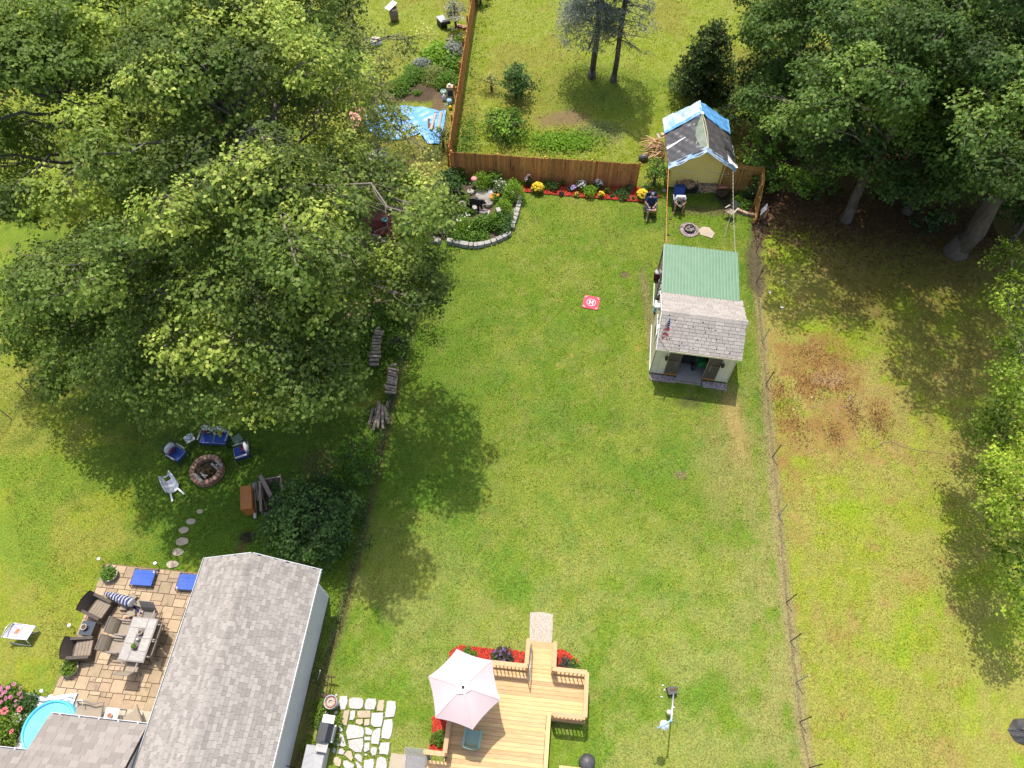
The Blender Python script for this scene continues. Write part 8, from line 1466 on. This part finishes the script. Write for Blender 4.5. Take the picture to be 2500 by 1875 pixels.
def person(label, loc, rz, J, shirt, shorts, hair, glasses, hd, feet, shoe, sock, handdir, sleeve=.55):
    t = root('person', loc, rz, label, 'person'); J = {k: Vector(v) for k, v in J.items()}
    sp = [[('pel', (.15, .12)), ('sp', (.15, .125)), ('ch', (.165, .12)), ('nk', (.058, .06)), ('hb', (.06, .065))]]
    for s in 'RL':
        sp += [[('ch', 0), ('sh' + s, .062), ('el' + s, .043), ('fa' + s, .042), ('wr' + s, .027)], [('pel', 0), ('hp' + s, .095), ('th' + s, .085), ('kn' + s, .058), ('cf' + s, .058), ('an' + s, .036), ('to' + s, .030)]]
    for s in 'RL':
        J['fa' + s] = J['el' + s].lerp(J['wr' + s], .3); J['th' + s] = J['hp' + s].lerp(J['kn' + s], .45); J['cf' + s] = J['kn' + s].lerp(J['an' + s], .33)
    V, E, Rr, idx = chain(J, sp); body = skin_mesh('body', V, E, Rr, idx['pel'], MSKIN)
    mb = B(); F = Vector(hd).normalized(); hc = J['hd']; sx = F.cross(Vector((0, 0, 1))).normalized(); up = sx.cross(F).normalized(); Mh = Matrix((sx, F, up)).transposed()
    h = B(); h.ell((0, 0, 0), (.075, .095, .115), 18, 14)
    for v in h.v:
        q = Vector(v)
        if q.z < -.02 and q.y < 0: q.y *= .8
        if q.z < -.05: q.x *= .85
        mb.v.append(tuple(hc + Mh @ q))
    mb.f += h.f; mb.m += h.m
    for p_, r_ in (((0, .103, -.012), (.013, .018, .020)), ((-.077, .0, 0), (.012, .022, .034)), ((.077, .0, 0), (.012, .022, .034)), ((0, .088, -.052), (.026, .010, .008)), ((0, .080, -.088), (.03, .022, .022))): mb.ell(hc + Mh @ Vector(p_), r_, 8, 6, M=Mh)
    for s, sd in (('R', 1), ('L', -1)): hand(mb, J['wr' + s], handdir[s], sd)
    join_into(body, mb); link('body', body, t)
    eb = B(); 
    for sx_ in (-.03, .03): eb.ell(hc + Mh @ Vector((sx_, .088, .015)), (.012, .008, .008), 8, 6, M=Mh)
    eb.build('eyes', MIRON, t, True)
    if glasses:
        g = B()
        for sx_ in (-.034, .034): g.ell(hc + Mh @ Vector((sx_, .098, .018)), (.030, .010, .021), 10, 7, M=Mh); 
        g.ell(hc + Mh @ Vector((0, .103, .024)), (.014, .006, .006), 6, 5, M=Mh)
        for sx_ in (-.074, .074): g.beam(hc + Mh @ Vector((sx_, .08, .02)), hc + Mh @ Vector((sx_, -.01, .02)), .005, .007)
        g.build('sunglasses', MBLACK, t, True)
    hm = B(); h = B(); h.ell((0, -.004, .008), (.081, .099, .116), 18, 14); keep = []
    for i, f in enumerate(h.f):
        c = sum((Vector(h.v[k]) for k in f), Vector()) / len(f)
        if (hair == 'short' and (c.z > .062 or (c.y < .0 and c.z > -.055)) and not (c.y > .055 and c.z < .075)) or (hair == 'bald' and c.y < .01 and -.055 < c.z < .035): keep.append(f)
    hm.add([hc + Mh @ Vector(v) for v in h.v], keep); hm.build('hair', MHAIR, t, True)
    Js = dict(J)
    for s in 'RL': Js['sl' + s] = J['sh' + s].lerp(J['el' + s], sleeve); Js['so' + s] = J['hp' + s].lerp(J['kn' + s], .86)
    Js['co'] = J['ch'].lerp(J['nk'], .72)
    V, E, Rr, idx = chain(Js, [[('pel', (.165, .15)), ('sp', (.175, .155)), ('ch', (.19, .135)), ('co', (.085, .08))], [('ch', 0), ('shR', .085), ('slR', .074)], [('ch', 0), ('shL', .085), ('slL', .074)]]); link('shirt', skin_mesh('shirt', V, E, Rr, idx['pel'], shirt), t)
    Js['pelu'] = J['pel'].lerp(J['sp'], .25)
    V, E, Rr, idx = chain(Js, [[('pelu', (.165, .145)), ('pel', (.17, .145))], [('pel', 0), ('hpR', .115), ('soR', .092)], [('pel', 0), ('hpL', .115), ('soL', .092)]]); link('shorts', skin_mesh('shorts', V, E, Rr, idx['pel'], shorts), t)
    for s in 'RL':
        d = J['to' + s] - J['an' + s]; d = d.normalized(); dn = (Vector((0, 0, -1)) - d * Vector((0, 0, -1)).dot(d)); 
        if s in feet.get('soleup', ''): dn = Vector((0, 1, 0))
        dn.normalize(); sdv = d.cross(dn).normalized(); M3 = Matrix((sdv, d, -dn)).transposed(); a = J['an' + s]
        if sock: 
            B().tube([a - (a - J['cf' + s]).normalized() * .02, a + (J['cf' + s] - a).normalized() * .09], [.046, .046], 10).build('sock', MWHTF, t, True)
            B().ell(a + d * .08 + dn * .035, (.048, .135, .045), 14, 9, M=M3).build('shoe', shoe, t, True)
        else:
            B().ell(a + d * .09 + dn * .055, (.048, .135, .014), 14, 7, M=M3).build('sandal', shoe, t, True); B().tube([a + d * .10 + dn * .05 - sdv * .045, a + d * .11 - dn * .012, a + d * .10 + dn * .05 + sdv * .045], .012, 6).build('sandal_strap', shoe, t, True)
    return t
m1 = zMen(285, 228, 1.27); PM1 = (m1.x, m1.y - .115, 0)
J1 = dict(pel=(0, -.06, .52), sp=(0, -.12, .72), ch=(0, -.17, .93), nk=(0, -.16, 1.10), hb=(0, -.135, 1.17), hd=(0, -.115, 1.27), shR=(.20, -.15, 1.02), shL=(-.20, -.15, 1.02), elR=(.31, -.02, .79), elL=(-.31, -.02, .79), wrR=(.15, .20, .70), wrL=(-.14, .20, .71),
          hpR=(.10, -.02, .50), hpL=(-.10, -.02, .50), knR=(.17, .42, .53), anR=(.18, .50, .11), toR=(.20, .66, .05), knL=(-.24, .40, .62), anL=(.17, .42, .665), toL=(.30, .47, .70))
man1 = person('man in a navy shirt, denim shorts and sunglasses, seated with one ankle on his knee', PM1, R(178), J1, MNAVYC, MDENIM, 'short', True, (0, .93, -.25), dict(soleup='L'), MBLACK, True, {'R': (-.5, .75, -.15), 'L': (.5, .75, -.15)}, .72)
m2 = zMen(752, 285, 1.055); PM2 = (m2.x, m2.y + .365, 0)
J2 = dict(pel=(0, -.08, .53), sp=(0, .0, .71), ch=(0, .13, .88), nk=(0, .27, .985), hb=(0, .315, 1.01), hd=(0, .365, 1.055), shR=(.20, .14, .95), shL=(-.20, .14, .95), elR=(.30, .28, .68), elL=(-.30, .28, .68), wrR=(.11, .45, .63), wrL=(-.12, .45, .63),
          hpR=(.10, -.02, .51), hpL=(-.10, -.02, .51), knR=(.23, .38, .54), anR=(.22, .38, .10), toR=(.25, .54, .05), knL=(-.23, .38, .54), anL=(-.21, .38, .10), toL=(-.24, .54, .05))
man2 = person('bald man in a white shirt and khaki shorts, leaning forward with his head down', PM2, R(176), J2, MWSHIRT, MKHAKI, 'bald', False, (0, .6, -.8), {}, MTERRA, False, {'R': (-.75, .6, -.1), 'L': (.75, .6, -.1)}, .6)
tp_ = Matrix.Translation(PM2) @ Matrix.Rotation(R(176), 4, 'Z') @ Vector((0, .53, .66)); o = B().box((0, 0, 0), (.085, .15, .012), rz=.2, rx=.3).build('phone', MGREYP, loc=tp_); tag(o, 'small grey phone held by the man in the white shirt', 'phone')
def lounger(label, loc, rz, backlen, ang, wd=.56):
    t = root('camp_chair', loc, rz, label, 'chair', 'camp chairs of the seated men'); dy, dz = -math.sin(ang), math.cos(ang)
    B().sheet(lambda u, v: ((u - .5) * wd, -.22 + .52 * v, .40 - .03 * math.sin(v * 3.1) + .02 * v), 6, 6, th=.02).build('seat', MNAVYC, t, True)
    B().sheet(lambda u, v: ((u - .5) * wd, -.24 + dy * backlen * v - .02 * math.cos((u - .5) * 3), .38 + dz * backlen * v), 6, 10, th=.02).build('backrest', MNAVYF if backlen >= .7 and ang > .3 else MNAVYC, t, True)
    B().box((0, -.24 + dy * backlen * .93, .40 + dz * backlen * .93 + .02), (wd * .8, .09, .14)).build('headrest', MNAVYC, t)
    for s in (-1, 1):
        x = s * (wd / 2 + .03); B().tube([(x, .36, 0), (x, .30, .40), (x, .26, .64), (x, -.24, .66)], .017, 6).build('arm', MIRON, t, True); B().tube([(x, .34, .40), (x, -.24, .36), (x, -.24 + dy * backlen, .38 + dz * backlen)], .017, 6).build('side_frame', MIRON, t, True); B().tube([(x, .2, .40), (x, -.45, 0)], .017, 6).build('leg', MIRON, t, True); B().box((x, .04, .665), (.05, .44, .02)).build('armrest', MBLACK if ang < .3 else MGREYP, t)
    B().tube([(-wd / 2, .36, .02), (wd / 2, .36, .02)], .014, 6).build('foot_bar', MIRON, t)
    return t
lounger('dark navy camp chair under the man in the navy shirt', (PM1[0], PM1[1] + .05, 0), R(178), .70, .25); lounger('blue recliner with a tall back under the man in the white shirt', (PM2[0], PM2[1] + .14, 0), R(176), .70, .42)
grass_build()
